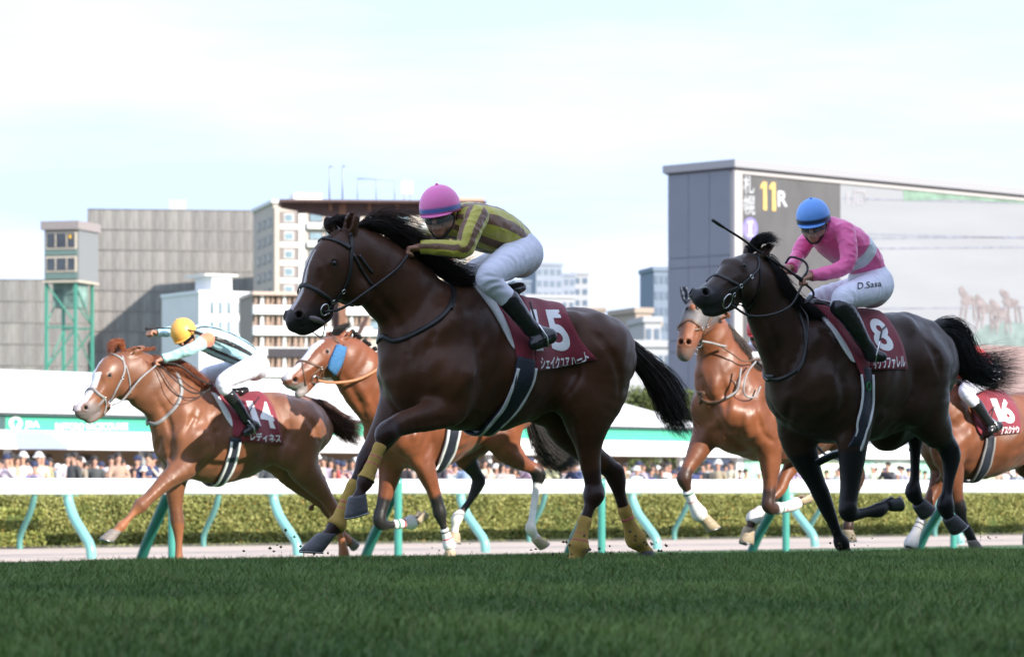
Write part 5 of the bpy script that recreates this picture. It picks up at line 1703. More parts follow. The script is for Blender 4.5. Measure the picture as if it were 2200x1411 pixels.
H8.cord('rein', [(1724, 605, .2), (1746, 625, .2), (1745, 640, .19), (1728, 652, .19)], .008, M_leather)
H8.cord('yoke', [(1718, 655, .14), (1736, 690, .24), (1728, 770, .27), (1714, 800, .25)], .006, M_leather)
H8.ribbon('breast_girth', [(1648, 808), (1670, 815), (1700, 803), (1722, 782), (1732, 740), (1728, 700)], .026, .007, M_leather, mirror='body', jd=((0, 0, 1), (1, 0, 0)), off=.004, n=8)
H8.cloth('white_pad', [(1760, 680), (1785, 710), (1806, 745), (1826, 775), (1832, 778)], [(1778, 690), (1805, 720), (1828, 752), (1840, 775), (1836, 780)], M_pad, off=.010, thick=.012)
H8.cloth('saddle_flap', [(1757, 668), (1785, 700), (1812, 735), (1830, 768), (1842, 800), (1852, 818)], [(1830, 674), (1842, 705), (1856, 740), (1862, 775), (1862, 800), (1856, 820)], M_maroon, off=.022, thick=.007)
nc, nb = H8.cloth('number_cloth', [(1828, 674), (1846, 710), (1858, 745), (1864, 795)], [(1898, 679), (1918, 705), (1938, 745), (1947, 794)], M_maroon, rows=12, cols=12, off=.014)
H8.text('number', '8', [(1862, 684), (1898, 688), (1924, 756), (1884, 752)], M_white, nb, nc, bold=.03)
H8.text('horse_name', 'サクラファレル', [(1872, 768), (1942, 763), (1944, 790), (1876, 794)], M_white, nb, nc, bold=.022, cuts=(10, 3))
gm = H8.ribbon('girth', [(1858, 790), (1860, 830), (1857, 870), (1851, 905), (1847, 928)], .085, .010, M_girth, mirror='body', jd=((0, 0, -1), 'open'), off=.016, n=7)
for dx, dw in ((-12, .012), (12, .018)):
    H8.ribbon('girth_edge', [(1858 + dx, 805), (1860 + dx, 835), (1857 + dx, 872), (1851 + dx, 905), (1847 + dx * .7, 927)], dw, .012, M_pad, mirror='body', jd=((0, 0, -1), 'open'), off=.018, n=7, parent=gm)
H8.ring('green_emblem', 1858, 829, .025, .003, mat('green_print', (.02, .30, .05)), off=.03)

# ===== number 14, chestnut
H14 = Horse(29.4, 540, 1200, 37, 'bright chestnut racehorse with white blaze and cloth number 14', (.195, .074, .035))
H14.build(dict(coat=('sunlit_horse_coat', .42, .35, .56), relief=1.7, 
    trunk=[(414, 840, 400, 1020, 1.5), (446, 838, 430, 1034, 1.45), (480, 845, 466, 1039, 1.4), (515, 850, 510, 1027, 1.35), (550, 848, 548, 1008, 1.35), (585, 843, 585, 992, 1.3),
           (622, 846, 622, 985, 1.3), (652, 858, 652, 980, 1.3), (678, 880, 675, 968, 1.25)],
    neck=[(440, 838, 332, 938, 1.65), (400, 802, 314, 904, 1.7), (355, 774, 296, 880, 1.75), (318, 760, 282, 860, 1.7), (286, 752, 270, 848, 1.6)],
    head=[(256, 802, 44, 0, 1.5), (243, 806, 44, .005, 1.45), (232, 820, 40, .01, 1.4), (220, 838, 33, .015, 1.35), (207, 855, 27, .02, 1.3), (195, 868, 24, .025, 1.25), (184, 880, 22.5, .03, 1.2), (175, 884, 17, .03, 1.2)],
    hyaw=20,
    mass=[(402, 942, 40, .13, 1, .04), (420, 950, 47, .16, 1.2, .05), (405, 890, 44, .14, 1.5, .06), (440, 852, 26, .03, 1, .05), (640, 915, 54, .12, 1.1, .06), (608, 876, 22, .13, 1.1, .05), (615, 975, 36, .16, 1.2, .05),
          (678, 940, 26, .09, 1, .05), (500, 940, 76, .05, 1, .06), (268, 838, 22, .03, 1.2, .03)],
    legs=dict(
        fn=[(405, 965, 38, .15), (395, 1000, 30, .17), (365, 1026, 22, .18), (338, 1052, 17, .18), (315, 1074, 14.5, .18), (302, 1086, 14, .18), (288, 1100, 10, .18), (272, 1118, 8.8, .18), (261, 1130, 10.5, .18), (254, 1137, 9.5, .18), (246, 1144, 9, .18)],
        ff=[(385, 990, 34, -.14), (378, 1025, 27, -.15), (376, 1060, 20, -.15), (378, 1095, 16, -.15), (381, 1120, 14.5, -.15), (383, 1138, 12, -.15), (384, 1165, 9.5, -.15), (384, 1190, 9.5, -.15), (384, 1205, 10.5, -.15)],
        hn=[(648, 915, 54, .13), (645, 960, 46, .14), (650, 1000, 36, .15), (675, 1035, 27, .15), (700, 1068, 18, .15), (714, 1090, 14.5, .15), (720, 1105, 12, .15), (728, 1135, 9.5, .15), (735, 1165, 9.5, .15), (739, 1190, 10.5, .15), (738, 1203, 9, .15)],
        hf=[(625, 915, 50, -.13), (606, 970, 44, -.14), (622, 1010, 33, -.14), (655, 1045, 24, -.14), (690, 1075, 17, -.14), (708, 1098, 14, -.14), (720, 1118, 10.5, -.14), (735, 1145, 9.5, -.14), (745, 1160, 10.5, -.14), (753, 1165, 9, -.14)]),
    ears=[[(276, 764, 9, .05), (288, 756, 9, .06), (299, 750, 6.5, .065), (308, 746, 2, .06)], [(252, 762, 8, -.05), (250, 752, 8, -.06), (250, 745, 6, -.06), (252, 738, 2, -.06)]],
    bumps=[(262, 832, 20, .012), (304, 1082, 9, .006), (720, 1092, 7, .006)],
    ridges=[([(440, 870), (400, 920), (370, 960)], 15, .014), ([(425, 880), (385, 950)], 9, -.012), ([(440, 900), (450, 960), (425, 1000)], 17, .016), ([(455, 890), (470, 960), (450, 1005)], 9, -.010), ([(335, 850), (360, 900), (372, 950)], 9, -.010),
            ([(590, 980), (615, 930), (620, 890)], 10, -.010), ([(640, 880), (670, 910), (690, 960)], 10, -.006), ([(395, 1015), (350, 1045), (312, 1078)], 6, .006), ([(410, 1020), (365, 1045)], 5, -.005), ([(226, 828), (205, 862)], 5, .006), ([(222, 800), (226, 822)], 5, .006), ([(248, 850), (225, 868)], 5, -.005),
            ([(520, 1000), (560, 975), (590, 960)], 13, -.006), ([(500, 900), (540, 960)], 20, .006), ([(345, 930), (335, 980), (350, 1020)], 9, -.010), ([(352, 950), (362, 1000)], 12, .012)],
    chin=[(225, 872, 14), (212, 888, 11), (199, 898, 9.5), (190, 901, 9)], nostril=[(184, 875, 6)], blaze=[(.02, .5, .052, .048, (.78, .75, .74)), (.5, 1.0, .044, .045, (.66, .56, .54))], mouth=[[(170, 895), (190, 893), (212, 884)]], eye=(235, 806),
    points=(.30, .11, .045), dark_from=dict(fn=6, ff=5, hn=6, hf=6),
    paint=[(216, 762, .0, 197, 805, .0, .040, .036, (.80, .76, .74), .012), (196, 805, .0, 178, 852, .0, .030, .022, (.80, .76, .74), .012), (178, 850, .01, 166, 880, .01, .025, .028, (.70, .58, .56), .015), (192, 884, .05, 178, 893, .05, .13, .11, (.19, .155, .15), .06)],
), h=.012)
eyeball(H14)
H14.hoofs([(248, 1142, 214, 1156, 246, 1166, .18), (384, 1203, 370, 1220, 396, 1220, -.15), (739, 1200, 726, 1220, 752, 1220, .15), (752, 1160, 757, 1182, 768, 1162, -.14)], M_hoofg)
hmc = hair_mat('chestnut_hair', (.22, .065, .028))
strands_px(H14, 'mane', [[(285, 757, .01), (300, 775, .05), (318, 790, .08), (330, 808, .09)], [(330, 768, 0), (355, 775, .05), (385, 790, .08), (405, 810, .09)], [(360, 785, 0), (385, 778, .05), (412, 800, .08), (440, 830, .1)], [(395, 805, 0), (410, 800, .05), (430, 815, .07), (452, 840, .09)], [(420, 826, 0), (435, 828, .04), (450, 838, .06), (462, 850, .08)]], 2200, hmc, rad=.0022, spread=.02, clump=40, wob=.02)
strands_px(H14, 'forelock', [[(262, 754, 0), (250, 735, .02), (236, 742, .03), (232, 760, .05)], [(268, 752, 0), (262, 734, 0), (245, 738, .0), (236, 752, 0)]], 700, hmc, rad=.0022, spread=.016, clump=14)
strands_px(H14, 'braid', [[(270, 752, .03), (290, 746, .05), (315, 748, .06), (335, 751, .06)], [(272, 756, .03), (292, 751, .05), (314, 752, .06), (334, 745, .06)]], 400, hmc, rad=.0024, spread=.006, clump=4, wob=.006)
hmt = hair_mat('dark_chestnut_hair', (.07, .028, .018))
strands_px(H14, 'tail', [[(660, 858, 0), (700, 872, 0), (738, 905, .02), (778, 912, .03)], [(664, 864, .02), (700, 882, .03), (735, 915, .04), (770, 925, .05)], [(668, 872, .02), (700, 895, .03), (735, 925, .04), (775, 955, .05)], [(664, 864, -.02), (698, 885, -.03), (728, 922, -.03), (765, 940, -.03)]], 2400, hmt, rad=.0024, spread=.026, wob=.03, clump=40)
Q_ = catmull(np.array([H14.P(650, 858), H14.P(672, 864), H14.P(692, 876), H14.P(705, 890)]), 5)
V_, F_ = tube_geo(Q_, np.linspace(.045, .018, len(Q_)), 12); meshobj('dock', V_, F_, hmt, H14.root)
bridle(H14, M_greyl, [(182, 832), (196, 832), (212, 846), (225, 855)], [(262, 765), (268, 790), (262, 812), (250, 835), (236, 862)], [(213, 766), (232, 761), (252, 765), (268, 778)], [(270, 785), (278, 815), (280, 845)], (236, 868, .042),
       extra=[[(225, 856), (228, 872), (222, 890)], [(238, 878), (222, 896), (214, 902)]])
H14.cord('rein', [(240, 870, .12), (265, 858, .15), (300, 815, .2), (335, 785, .17)], .009, M_greyl)
H14.cord('rein', [(345, 778, .16), (385, 785, .22), (420, 810, .24), (455, 828, .24)], .007, M_leather)
H14.cord('rein', [(345, 785, .16), (375, 815, .24), (410, 842, .27), (440, 842, .26), (455, 830, .24)], .007, M_leather)
H14.cord('rein', [(340, 788, .16), (372, 835, .25), (400, 860, .27), (430, 850, .27), (445, 838, .26)], .004, M_leather)
H14.ribbon('breast_girth', [(318, 905), (335, 910), (360, 892), (382, 868), (390, 840), (386, 818)], .034, .008, M_greyl, mirror='body', jd=((0, 0, 1), (1, 0, 0)), off=.004, n=8)
H14.cloth('white_pad', [(456, 848), (468, 868), (482, 895), (496, 915), (500, 917)], [(474, 852), (488, 872), (500, 898), (504, 912), (502, 920)], M_pad, off=.010, thick=.014)
H14.cloth('saddle_flap', [(462, 845), (480, 870), (498, 898), (500, 925), (500, 936)], [(515, 850), (522, 880), (526, 905), (520, 930), (510, 940)], M_maroon, off=.022, thick=.008)
nc, nb = H14.cloth('number_cloth', [(512, 850), (518, 875), (520, 910), (518, 947)], [(568, 851), (586, 875), (598, 915), (609, 955)], M_maroon, rows=12, cols=12, off=.014)
H14.text('number', '1', [(528, 862), (542, 862), (560, 915), (546, 913)], M_white, nb, nc, bold=.04)
H14.text('number', '4', [(556, 862), (574, 864), (596, 922), (560, 916)], M_white, nb, nc, bold=.04)
H14.text('horse_name', 'レディネス', [(536, 928), (602, 932), (604, 951), (538, 946)], M_white, nb, nc, bold=.025, cuts=(8, 3))
gm = H14.ribbon('girth', [(506, 940), (500, 975), (488, 1008), (474, 1034)], .10, .010, M_girth, mirror='body', jd=((0, 0, -1), 'open'), off=.016, n=7)
for dx in (-9, 9):
    H14.ribbon('girth_edge', [(506 + dx, 948), (500 + dx, 976), (488 + dx, 1009), (474 + dx * .7, 1033)], .024, .012, M_pad, mirror='body', jd=((0, 0, -1), 'open'), off=.018, n=7, parent=gm)

# ===== bay behind 15, with the blue cheek pad
HA = Horse(28.9, 930, 1190, 37, 'bright bay racehorse with blue fleece cheek pad, behind the horse numbered 15', (.190, .058, .023))
HA.build(dict(coat=('sunlit_horse_coat', .42, .35, .56), relief=1.7, 
    trunk=[(872, 815, 858, 998, 1.5), (895, 812, 884, 1008, 1.45), (925, 815, 915, 1010, 1.4), (965, 820, 960, 992, 1.35), (1003, 818, 1000, 965, 1.35), (1040, 812, 1042, 942, 1.3), (1075, 816, 1075, 935, 1.3), (1102, 832, 1098, 930, 1.3), (1120, 850, 1112, 920, 1.25)],
    neck=[(880, 812, 792, 930, 1.65), (842, 782, 776, 905, 1.7), (808, 755, 764, 880, 1.75), (782, 735, 748, 850, 1.75), (757, 722, 738, 828, 1.6)],
    head=[(722, 765, 44, 0, 1.5), (706, 768, 43, .01, 1.45), (690, 772, 38, .02, 1.4), (673, 783, 31, .03, 1.35), (657, 796, 26, .04, 1.3), (643, 806, 23, .05, 1.2), (631, 815, 22, .055, 1.15), (624, 818, 18, .055, 1.1)],
    hyaw=24,
    mass=[(858, 930, 38, .13, 1, .04), (875, 935, 45, .16, 1.2, .05), (855, 870, 42, .14, 1.5, .06), (885, 828, 24, .03, 1, .05), (1085, 880, 50, .12, 1.1, .06), (1060, 846, 21, .13, 1.1, .05), (1065, 935, 33, .16, 1.2, .05), (1112, 900, 24, .09, 1, .05), (945, 915, 74, .05, 1, .06), (648, 828, 13, .05, 1, .02)],
    legs=dict(
        fn=[(880, 950, 36, .15), (905, 985, 28, .17), (918, 1018, 22, .18), (930, 1050, 17, .18), (940, 1082, 14.5, .18), (945, 1102, 13.5, .18), (951, 1125, 9.8, .18), (959, 1150, 9.2, .18), (965, 1170, 10.5, .18), (968, 1188, 9, .18)],
        ff=[(840, 975, 34, -.14), (838, 1010, 27, -.15), (832, 1045, 20, -.15), (822, 1085, 15.5, -.15), (815, 1112, 14.5, -.15), (820, 1125, 13, -.15), (840, 1127, 10, -.15), (866, 1124, 9.2, -.15), (885, 1121, 10.5, -.15), (897, 1116, 9, -.15)],
        hn=[(1085, 885, 50, .13), (1080, 930, 42, .14), (1090, 965, 30, .15), (1118, 990, 21, .15), (1145, 1006, 15.5, .15), (1156, 1020, 14.5, .15), (1153, 1045, 10.5, .15), (1147, 1085, 9.2, .15), (1142, 1120, 9.5, .15), (1140, 1135, 11, .15), (1148, 1150, 10, .15), (1155, 1158, 10, .15)],
        hf=[(1060, 885, 46, -.13), (1035, 935, 38, -.14), (1000, 975, 26, -.14), (1012, 1000, 20, -.14), (1024, 1020, 15.5, -.14), (1028, 1035, 14, -.14), (1012, 1070, 10, -.14), (995, 1095, 9.2, -.14), (982, 1112, 11, -.14), (978, 1130, 9.5, -.14), (976, 1148, 9.5, -.14)]),
    ears=[[(736, 726, 9, .05), (745, 716, 8.5, .06), (753, 706, 6, .065), (759, 696, 2, .06)], [(709, 727, 8, -.05), (710, 714, 8, -.06), (711, 704, 6, -.06), (712, 694, 2, -.06)]],
    bumps=[(726, 795, 18, .010), (1160, 1012, 7, .006)],
    ridges=[([(735, 800), (765, 850), (790, 910)], 8, -.012), ([(745, 790), (785, 850), (810, 910)], 10, .010), ([(905, 860), (925, 950), (900, 990)], 10, -.010), ([(890, 900), (895, 970)], 15, .014), ([(1040, 935), (1062, 895)], 9, -.010), ([(1095, 880), (1110, 930)], 8, -.006), ([(960, 980), (1010, 955)], 10, -.008), ([(985, 950), (1040, 925)], 10, -.006),
            ([(696, 775), (655, 800)], 5, .006), ([(690, 748), (698, 765)], 5, .006), ([(905, 1000), (935, 1075)], 6, .006), ([(1085, 960), (1125, 995)], 6, .007)],
    chin=[(684, 800, 14), (668, 822, 11), (654, 838, 10), (642, 846, 10)], nostril=[(634, 816, 6.5)], blaze=[(.08, .6, .044, .038, (.78, .75, .74)), (.6, 1.0, .040, .05, (.64, .54, .52))], mouth=[[(614, 838), (635, 836), (655, 828)]], eye=(703, 755),
    points=DK, dark_from=dict(fn=4, ff=3, hn=5, hf=3),
    paint=[(678, 730, .0, 655, 765, .01, .034, .030, (.80, .76, .74), .012), (655, 765, .01, 628, 797, .03, .028, .035, (.80, .74, .72), .015), (624, 806, .03, 618, 825, .05, .045, .05, (.62, .50, .48), .03), (640, 836, .06, 628, 828, .06, .10, .085, (.30, .26, .25), .04), (1152, 1050, .15, 1140, 1135, .15, .075, .085, (.80, .78, .76), .015), (1140, 1135, .15, 1156, 1160, .15, .09, .09, (.72, .68, .6), .02), (984, 1108, -.14, 976, 1150, -.14, .075, .08, (.75, .72, .68), .02), (967, 1168, .18, 968, 1192, .18, .06, .06, (.75, .7, .64), .02)],
), h=.0125)
eyeball(HA)
HA.hoofs([(968, 1184, 955, 1202, 982, 1202, .18), (895, 1118, 918, 1112, 900, 1094, -.15), (1152, 1156, 1160, 1180, 1178, 1162, .15), (977, 1146, 960, 1162, 990, 1168, -.14)], M_hoofl)
HA.wrap('fn', 6.4, 8.4, M_wrapw, [(6.55, 6.75, M_blackm), (7.2, 7.4, M_redm)]); HA.wrap('ff', 6.2, 8.2, M_wrapw, [(6.4, 6.65, M_greenm), (6.9, 7.1, M_redm)], grow=1.3)
strands_px(HA, 'tail', [[(1118, 848, 0), (1140, 880, 0), (1165, 930, .02), (1200, 955, .03), (1240, 965, .04)], [(1122, 856, .02), (1142, 900, .03), (1165, 950, .04), (1200, 985, .05), (1238, 992, .05)], [(1120, 860, -.02), (1138, 905, -.03), (1160, 960, -.03), (1185, 995, -.03), (1215, 1003, -.03)]], 2800, hair_mat('greyish_black_hair', (.05, .045, .042)), rad=.0024, spread=.03, wob=.035, clump=50)
for i, t in enumerate(np.linspace(0, 1, 11)):
    x, y = catmull(np.array([(752, 720), (775, 738), (800, 757), (835, 782), (865, 804)], float), 6)[int(t * 24)]
    p = HA.P(x, y - 3, .01)
    V = []; F = []
    Q_ = [p + np.array([0, .0, -.02]), p + np.array([-.004, .012, .012]), p + np.array([-.012, .028, .022]), p + np.array([-.016, .04, .008])]
    V_, F_ = tube_geo(catmull(np.array(Q_), 3), [.012] * 3 + [.019] * 4 + [.014] * 3, 8)
    meshobj('plait', V_, F_, hmb, HA.root)
strands_px(HA, 'forelock', [[(728, 722, 0), (740, 708, .02), (750, 700, .03), (758, 693, .04)], [(715, 724, 0), (718, 708, 0), (730, 702, 0), (745, 698, 0)]], 300, hmb, rad=.0022, spread=.01)
bridle(HA, M_brown, [(640, 777), (655, 776), (675, 783), (690, 790)], [(727, 735), (728, 755), (712, 775), (697, 790), (683, 812)], [(684, 722), (700, 717), (715, 722), (728, 738)], [(738, 740), (737, 780), (727, 815)], (676, 815, .034), extra=[[(650, 780), (652, 800), (656, 828)], [(690, 790), (694, 805), (682, 822)]])
fl, fb = HA.cloth('cheek_fleece', [(721, 742), (712, 760), (703, 782), (702, 790)], [(740, 748), (736, 765), (728, 788), (716, 804)], M_fleece, rows=8, cols=6, off=.02, thick=.03, both=False)
HA.cord('rein', [(683, 818, .13), (720, 822, .15), (765, 816, .18), (800, 800, .2), (818, 786, .19)], .014, M_tan)
gm = HA.ribbon('girth', [(975, 900), (973, 930), (960, 975), (943, 1004)], .10, .010, M_girth, mirror='body', jd=((0, 0, -1), 'open'), off=.016, n=7)
for dx in (-11, 11):
    HA.ribbon('girth_edge', [(975 + dx, 900), (973 + dx, 930), (960 + dx, 975), (943 + dx * .7, 1003)], .026, .012, M_pad, mirror='body', jd=((0, 0, -1), 'open'), off=.018, n=7, parent=gm)
HA.cloth('number_cloth', [(940, 815), (945, 850), (950, 885), (950, 905)], [(1010, 818), (1025, 850), (1035, 885), (1040, 912)], M_maroon, off=.014)

# ===== bay behind 8, head low with a grey hood
HB = Horse(28.2, 1680, 1188, 40, 'copper bay racehorse in a grey hood with white leg bandages, beside the near-black horse', (.185, .060, .024))
HB.build(dict(coat=('sunlit_horse_coat', .42, .35, .56), relief=1.7, 
    trunk=[(1612, 800, 1570, 975, 1.5), (1645, 790, 1615, 990, 1.45), (1685, 790, 1670, 995, 1.4), (1725, 796, 1720, 985, 1.35), (1760, 795, 1762, 965, 1.35), (1795, 790, 1800, 950, 1.3), (1830, 800, 1832, 945, 1.3), (1855, 818, 1852, 935, 1.25)],
    neck=[(1625, 790, 1545, 950, 1.6), (1602, 756, 1520, 892, 1.5), (1580, 725, 1520, 830, 1.45), (1560, 692, 1512, 780, 1.4), (1540, 665, 1508, 742, 1.3)],
    head=[(1512, 672, 42, .06, 1.25), (1500, 680, 40, .10, 1.2), (1490, 696, 36, .13, 1.2), (1483, 714, 30, .15, 1.2), (1478, 730, 26, .165, 1.15), (1474, 744, 23.5, .175, 1.1), (1471, 756, 20, .18, 1.1), (1471, 762, 15, .18, 1.0)],
    hyaw=38,
    mass=[(1570, 885, 38, .13, 1, .04), (1604, 900, 48, .16, 1.1, .05), (1605, 850, 44, .14, 1.5, .06), (1520, 870, 36, -.12, 1, .05, 1), (1640, 812, 26, .03, 1, .05), (1810, 880, 54, .12, 1.1, .06), (1715, 890, 78, .05, 1, .06), (1474, 765, 9, .18, 1, .02)],
    legs=dict(
        fn=[(1620, 915, 44, .15), (1648, 955, 34, .17), (1655, 990, 26, .18), (1655, 1030, 19, .18), (1652, 1065, 15.5, .18), (1650, 1085, 14.5, .18), (1660, 1092, 13, .18), (1680, 1090, 10.5, .18), (1700, 1086, 10.5, .18), (1712, 1080, 10.5, .18), (1722, 1074, 9.5, .18)],
        ff=[(1530, 900, 40, -.14), (1512, 945, 29, -.15), (1492, 985, 20, -.15), (1476, 1010, 15.5, -.15), (1470, 1028, 15, -.15), (1476, 1050, 11, -.15), (1488, 1078, 10, -.15), (1502, 1102, 11.5, -.15), (1512, 1112, 10, -.15)],
        hn=[(1815, 880, 54, .13), (1812, 930, 42, .14), (1822, 970, 28, .15), (1840, 1005, 17, .15), (1843, 1025, 15, .15), (1836, 1060, 10.5, .15), (1828, 1100, 10, .15), (1822, 1130, 11, .15), (1822, 1145, 10, .15)],
        hf=[(1785, 885, 46, -.13), (1745, 945, 36, -.14), (1710, 985, 25, -.14), (1695, 1010, 18, -.14), (1684, 1030, 15, -.14), (1676, 1050, 13, -.14), (1655, 1075, 10, -.14), (1632, 1098, 10, -.14), (1620, 1112, 11.5, -.14), (1612, 1130, 10, -.14), (1607, 1142, 10, -.14)]),
    ears=[[(1478, 648, 9, -.02), (1473, 632, 8.5, -.03), (1467, 616, 6, -.03), (1463, 600, 2, -.03)], [(1545, 680, 9, .15), (1556, 676, 8.5, .18), (1564, 678, 6, .19), (1570, 682, 2, .19)]],
    bumps=[], ridges=[([(1500, 800), (1520, 850), (1550, 905)], 10, -.014), ([(1545, 790), (1560, 850), (1560, 900)], 10, -.012), ([(1530, 800), (1540, 860)], 12, .012), ([(1545, 905), (1560, 930), (1600, 965)], 8, -.014), ([(1520, 920), (1555, 905)], 12, .012), ([(1600, 880), (1610, 940)], 14, .014), ([(1625, 870), (1640, 930), (1665, 950)], 8, -.012),
            ([(1650, 980), (1655, 1060)], 5, .006), ([(1478, 690), (1470, 730)], 5, .007), ([(1500, 700), (1492, 740)], 5, -.005)],
    nostril=[(1479, 734, 7)], mouth=[], eye=(1497, 662), masspm=True,
    points=(.05, .022, .014), dark_from=dict(fn=4, ff=4, hn=4, hf=6),
    paint=[(1476, 756, .20, 1470, 768, .20, .085, .085, (.13, .105, .098), .05), (1520, 660, .06, 1488, 690, .14, .155, .135, (.115, .105, .105), .015), (1478, 645, -.02, 1463, 600, -.03, .06, .05, (.05, .06, .09), .02)],
), h=.0125)
eyeball(HB)
HB.hoofs([(1718, 1076, 1743, 1078, 1726, 1056, .18), (1511, 1108, 1518, 1140, 1548, 1128, -.15), (1822, 1140, 1815, 1162, 1838, 1160, .15), (1609, 1138, 1588, 1162, 1620, 1172, -.14)], M_hoofl)
HB.wrap('fn', 6.4, 9.2, M_wrapw, [(6.7, 6.95, M_greenm), (7.1, 7.35, M_redm)], grow=1.25)
HB.wrap('ff', 5.1, 7.6, M_wrapw, [(5.2, 5.45, M_greenm), (5.75, 6.0, M_redm)], grow=1.25)
HB.wrap('hf', 6.8, 8.6, M_wrapw, [(7.3, 7.5, M_redm)], grow=1.25)
hmg = hair_mat('grey_brown_hair', (.10, .075, .065))
strands_px(HB, 'mane', [[(1550, 690, .02), (1562, 700, .08), (1575, 725, .10), (1590, 750, .12)], [(1562, 705, 0), (1580, 720, .06), (1600, 745, .10), (1615, 770, .12)], [(1580, 730, 0), (1595, 745, .06), (1612, 765, .10), (1625, 790, .12)], [(1600, 758, 0), (1612, 770, .06), (1625, 788, .10), (1638, 805, .1)]], 1400, hmg, rad=.0022, spread=.02, clump=30)
strands_px(HB, 'tail', [[(1852, 815, 0), (1880, 830, 0), (1905, 870, 0), (1920, 910, 0)], [(1855, 822, 0), (1878, 845, .04), (1900, 880, .04), (1912, 920, .04)]], 1200, hmb, rad=.0024, spread=.03)
bridle(HB, M_brown, [(1460, 690), (1475, 684), (1492, 692), (1508, 706)], [(1530, 660), (1528, 680), (1518, 700), (1510, 718), (1504, 735)], [(1470, 640), (1485, 630), (1510, 632), (1530, 645)], None, (1503, 735, .040), extra=[])
HB.ring('bit_ring', 1500, 752, .034, .004, M_metal, off=.02)
HB.cord('rein', [(1508, 733, .20), (1530, 737, .20), (1548, 742, .20), (1560, 744, .19)], .010, M_greyl)
HB.cord('rein', [(1550, 744, .19), (1580, 765, .22), (1600, 776, .24), (1632, 770, .25)], .006, M_brown)
HB.cord('rein', [(1624, 776, .26), (1606, 800, .28), (1598, 830, .29), (1602, 850, .29), (1622, 852, .3), (1634, 830, .3)], .008, M_greyl)
HB.cord('rein', [(1592, 790, .27), (1588, 820, .28), (1582, 840, .27), (1560, 855, .24)], .009, M_greyl)
HB.ribbon('breast_girth', [(1500, 843), (1515, 862), (1545, 862), (1572, 850), (1584, 836)], .030, .008, M_brown, mirror='body', jd=((0, 0, 1), (1, 0, 0)), off=.004, n=8)
HB.cloth('number_cloth', [(1690, 792), (1695, 830), (1700, 880)], [(1765, 796), (1778, 830), (1790, 885)], M_maroon, off=.014)

# ===== number 16 at the right edge
H16 = Horse(29.4, 2190, 1195, 37, 'bay racehorse with cloth number 16 entering at the right edge', (.17, .058, .026))
H16.build(dict(coat=('sunlit_horse_coat', .42, .35, .56), relief=1.7, 
    trunk=[(2066, 838, 2050, 1008, 1.5), (2085, 834, 2066, 1028, 1.45), (2110, 838, 2095, 1030, 1.4), (2145, 845, 2138, 1018, 1.35), (2182, 845, 2180, 1000, 1.35), (2220, 842, 2220, 985, 1.3), (2258, 845, 2258, 980, 1.3), (2292, 860, 2288, 968, 1.3), (2312, 878, 2305, 950, 1.25)],
    neck=[(2076, 830, 2000, 945, 1.7), (2035, 800, 1970, 905, 1.7), (1988, 772, 1945, 895, 1.75), (1955, 755, 1928, 870, 1.7), (1925, 748, 1915, 850, 1.6)],
    head=[(1902, 795, 43, 0, 1.5), (1888, 800, 43, .005, 1.45), (1876, 815, 38, .01, 1.4), (1864, 832, 32, .015, 1.35), (1852, 850, 26, .02, 1.3), (1840, 863, 23, .025, 1.25), (1828, 876, 21, .03, 1.2), (1820, 880, 16, .03, 1.2)],
    mass=[(2058, 935, 38, .13, 1, .04), (2074, 945, 44, .16, 1.2, .05), (2045, 885, 44, .14, 1.5, .06), (2280, 915, 54, .12, 1.1, .06), (2135, 935, 76, .05, 1, .06), (2245, 876, 22, .13, 1.1, .05)],
    legs=dict(
        fn=[(2035, 960, 40, .15), (2045, 1000, 30, .17), (2050, 1035, 21, .18), (2056, 1070, 16, .18), (2062, 1092, 14, .18), (2070, 1118, 9.8, .18), (2082, 1146, 10.5, .18), (2092, 1165, 9.5, .18)],
        ff=[(2015, 965, 38, -.14), (2025, 1000, 28, -.15), (2014, 1038, 19, -.15), (2000, 1070, 15, -.15), (1992, 1088, 13.5, -.15), (1982, 1112, 9.8, -.15), (1968, 1142, 9.2, -.15), (1958, 1166, 10.5, -.15), (1952, 1182, 9, -.15)],
        hn=[(2285, 915, 54, .13), (2280, 965, 42, .14), (2270, 1000, 30, .15), (2300, 1030, 20, .15), (2320, 1055, 15, .15), (2322, 1080, 11, .15), (2325, 1120, 9.5, .15), (2330, 1150, 11, .15), (2340, 1170, 9.5, .15)],
        hf=[(2262, 915, 50, -.13), (2235, 975, 40, -.14), (2205, 1000, 27, -.14), (2230, 1020, 19, -.14), (2250, 1040, 15, -.14), (2240, 1070, 10.5, -.14), (2225, 1105, 9.5, -.14), (2212, 1135, 11, -.14), (2210, 1150, 9.5, -.14)]),
    ears=[[(1922, 756, 9, .05), (1930, 746, 9, .06), (1938, 738, 6.5, .065), (1945, 732, 2, .06)], [(1900, 754, 8, -.05), (1898, 744, 8, -.06), (1898, 736, 6, -.06), (1900, 728, 2, -.06)]],
    bumps=[], ridges=[([(2080, 865), (2045, 915), (2015, 955)], 15, .014), ([(2085, 895), (2095, 955), (2070, 1000)], 12, -.010), ([(2060, 900), (2020, 950)], 9, -.012), ([(2180, 970), (2215, 945)], 10, -.008), ([(2030, 1000), (2005, 1065)], 6, .006)],
    nostril=[(1829, 870, 6)], mouth=[], eye=(1880, 800), points=DK, dark_from=dict(fn=4, ff=5, hn=5, hf=4),
    paint=[],
), h=.014)
eyeball(H16)
H16.hoofs([(2090, 1162, 2088, 1182, 2112, 1178, .18), (1953, 1180, 1934, 1196, 1962, 1198, -.15), (2338, 1168, 2330, 1190, 2356, 1190, .15), (2210, 1148, 2200, 1168, 2226, 1164, -.14)], M_hoofg)
H16.wrap('ff', 5.1, 7.6, M_wrapw, [(5.4, 5.5, M_blackm), (5.7, 5.8, M_blackm)], grow=1.25)
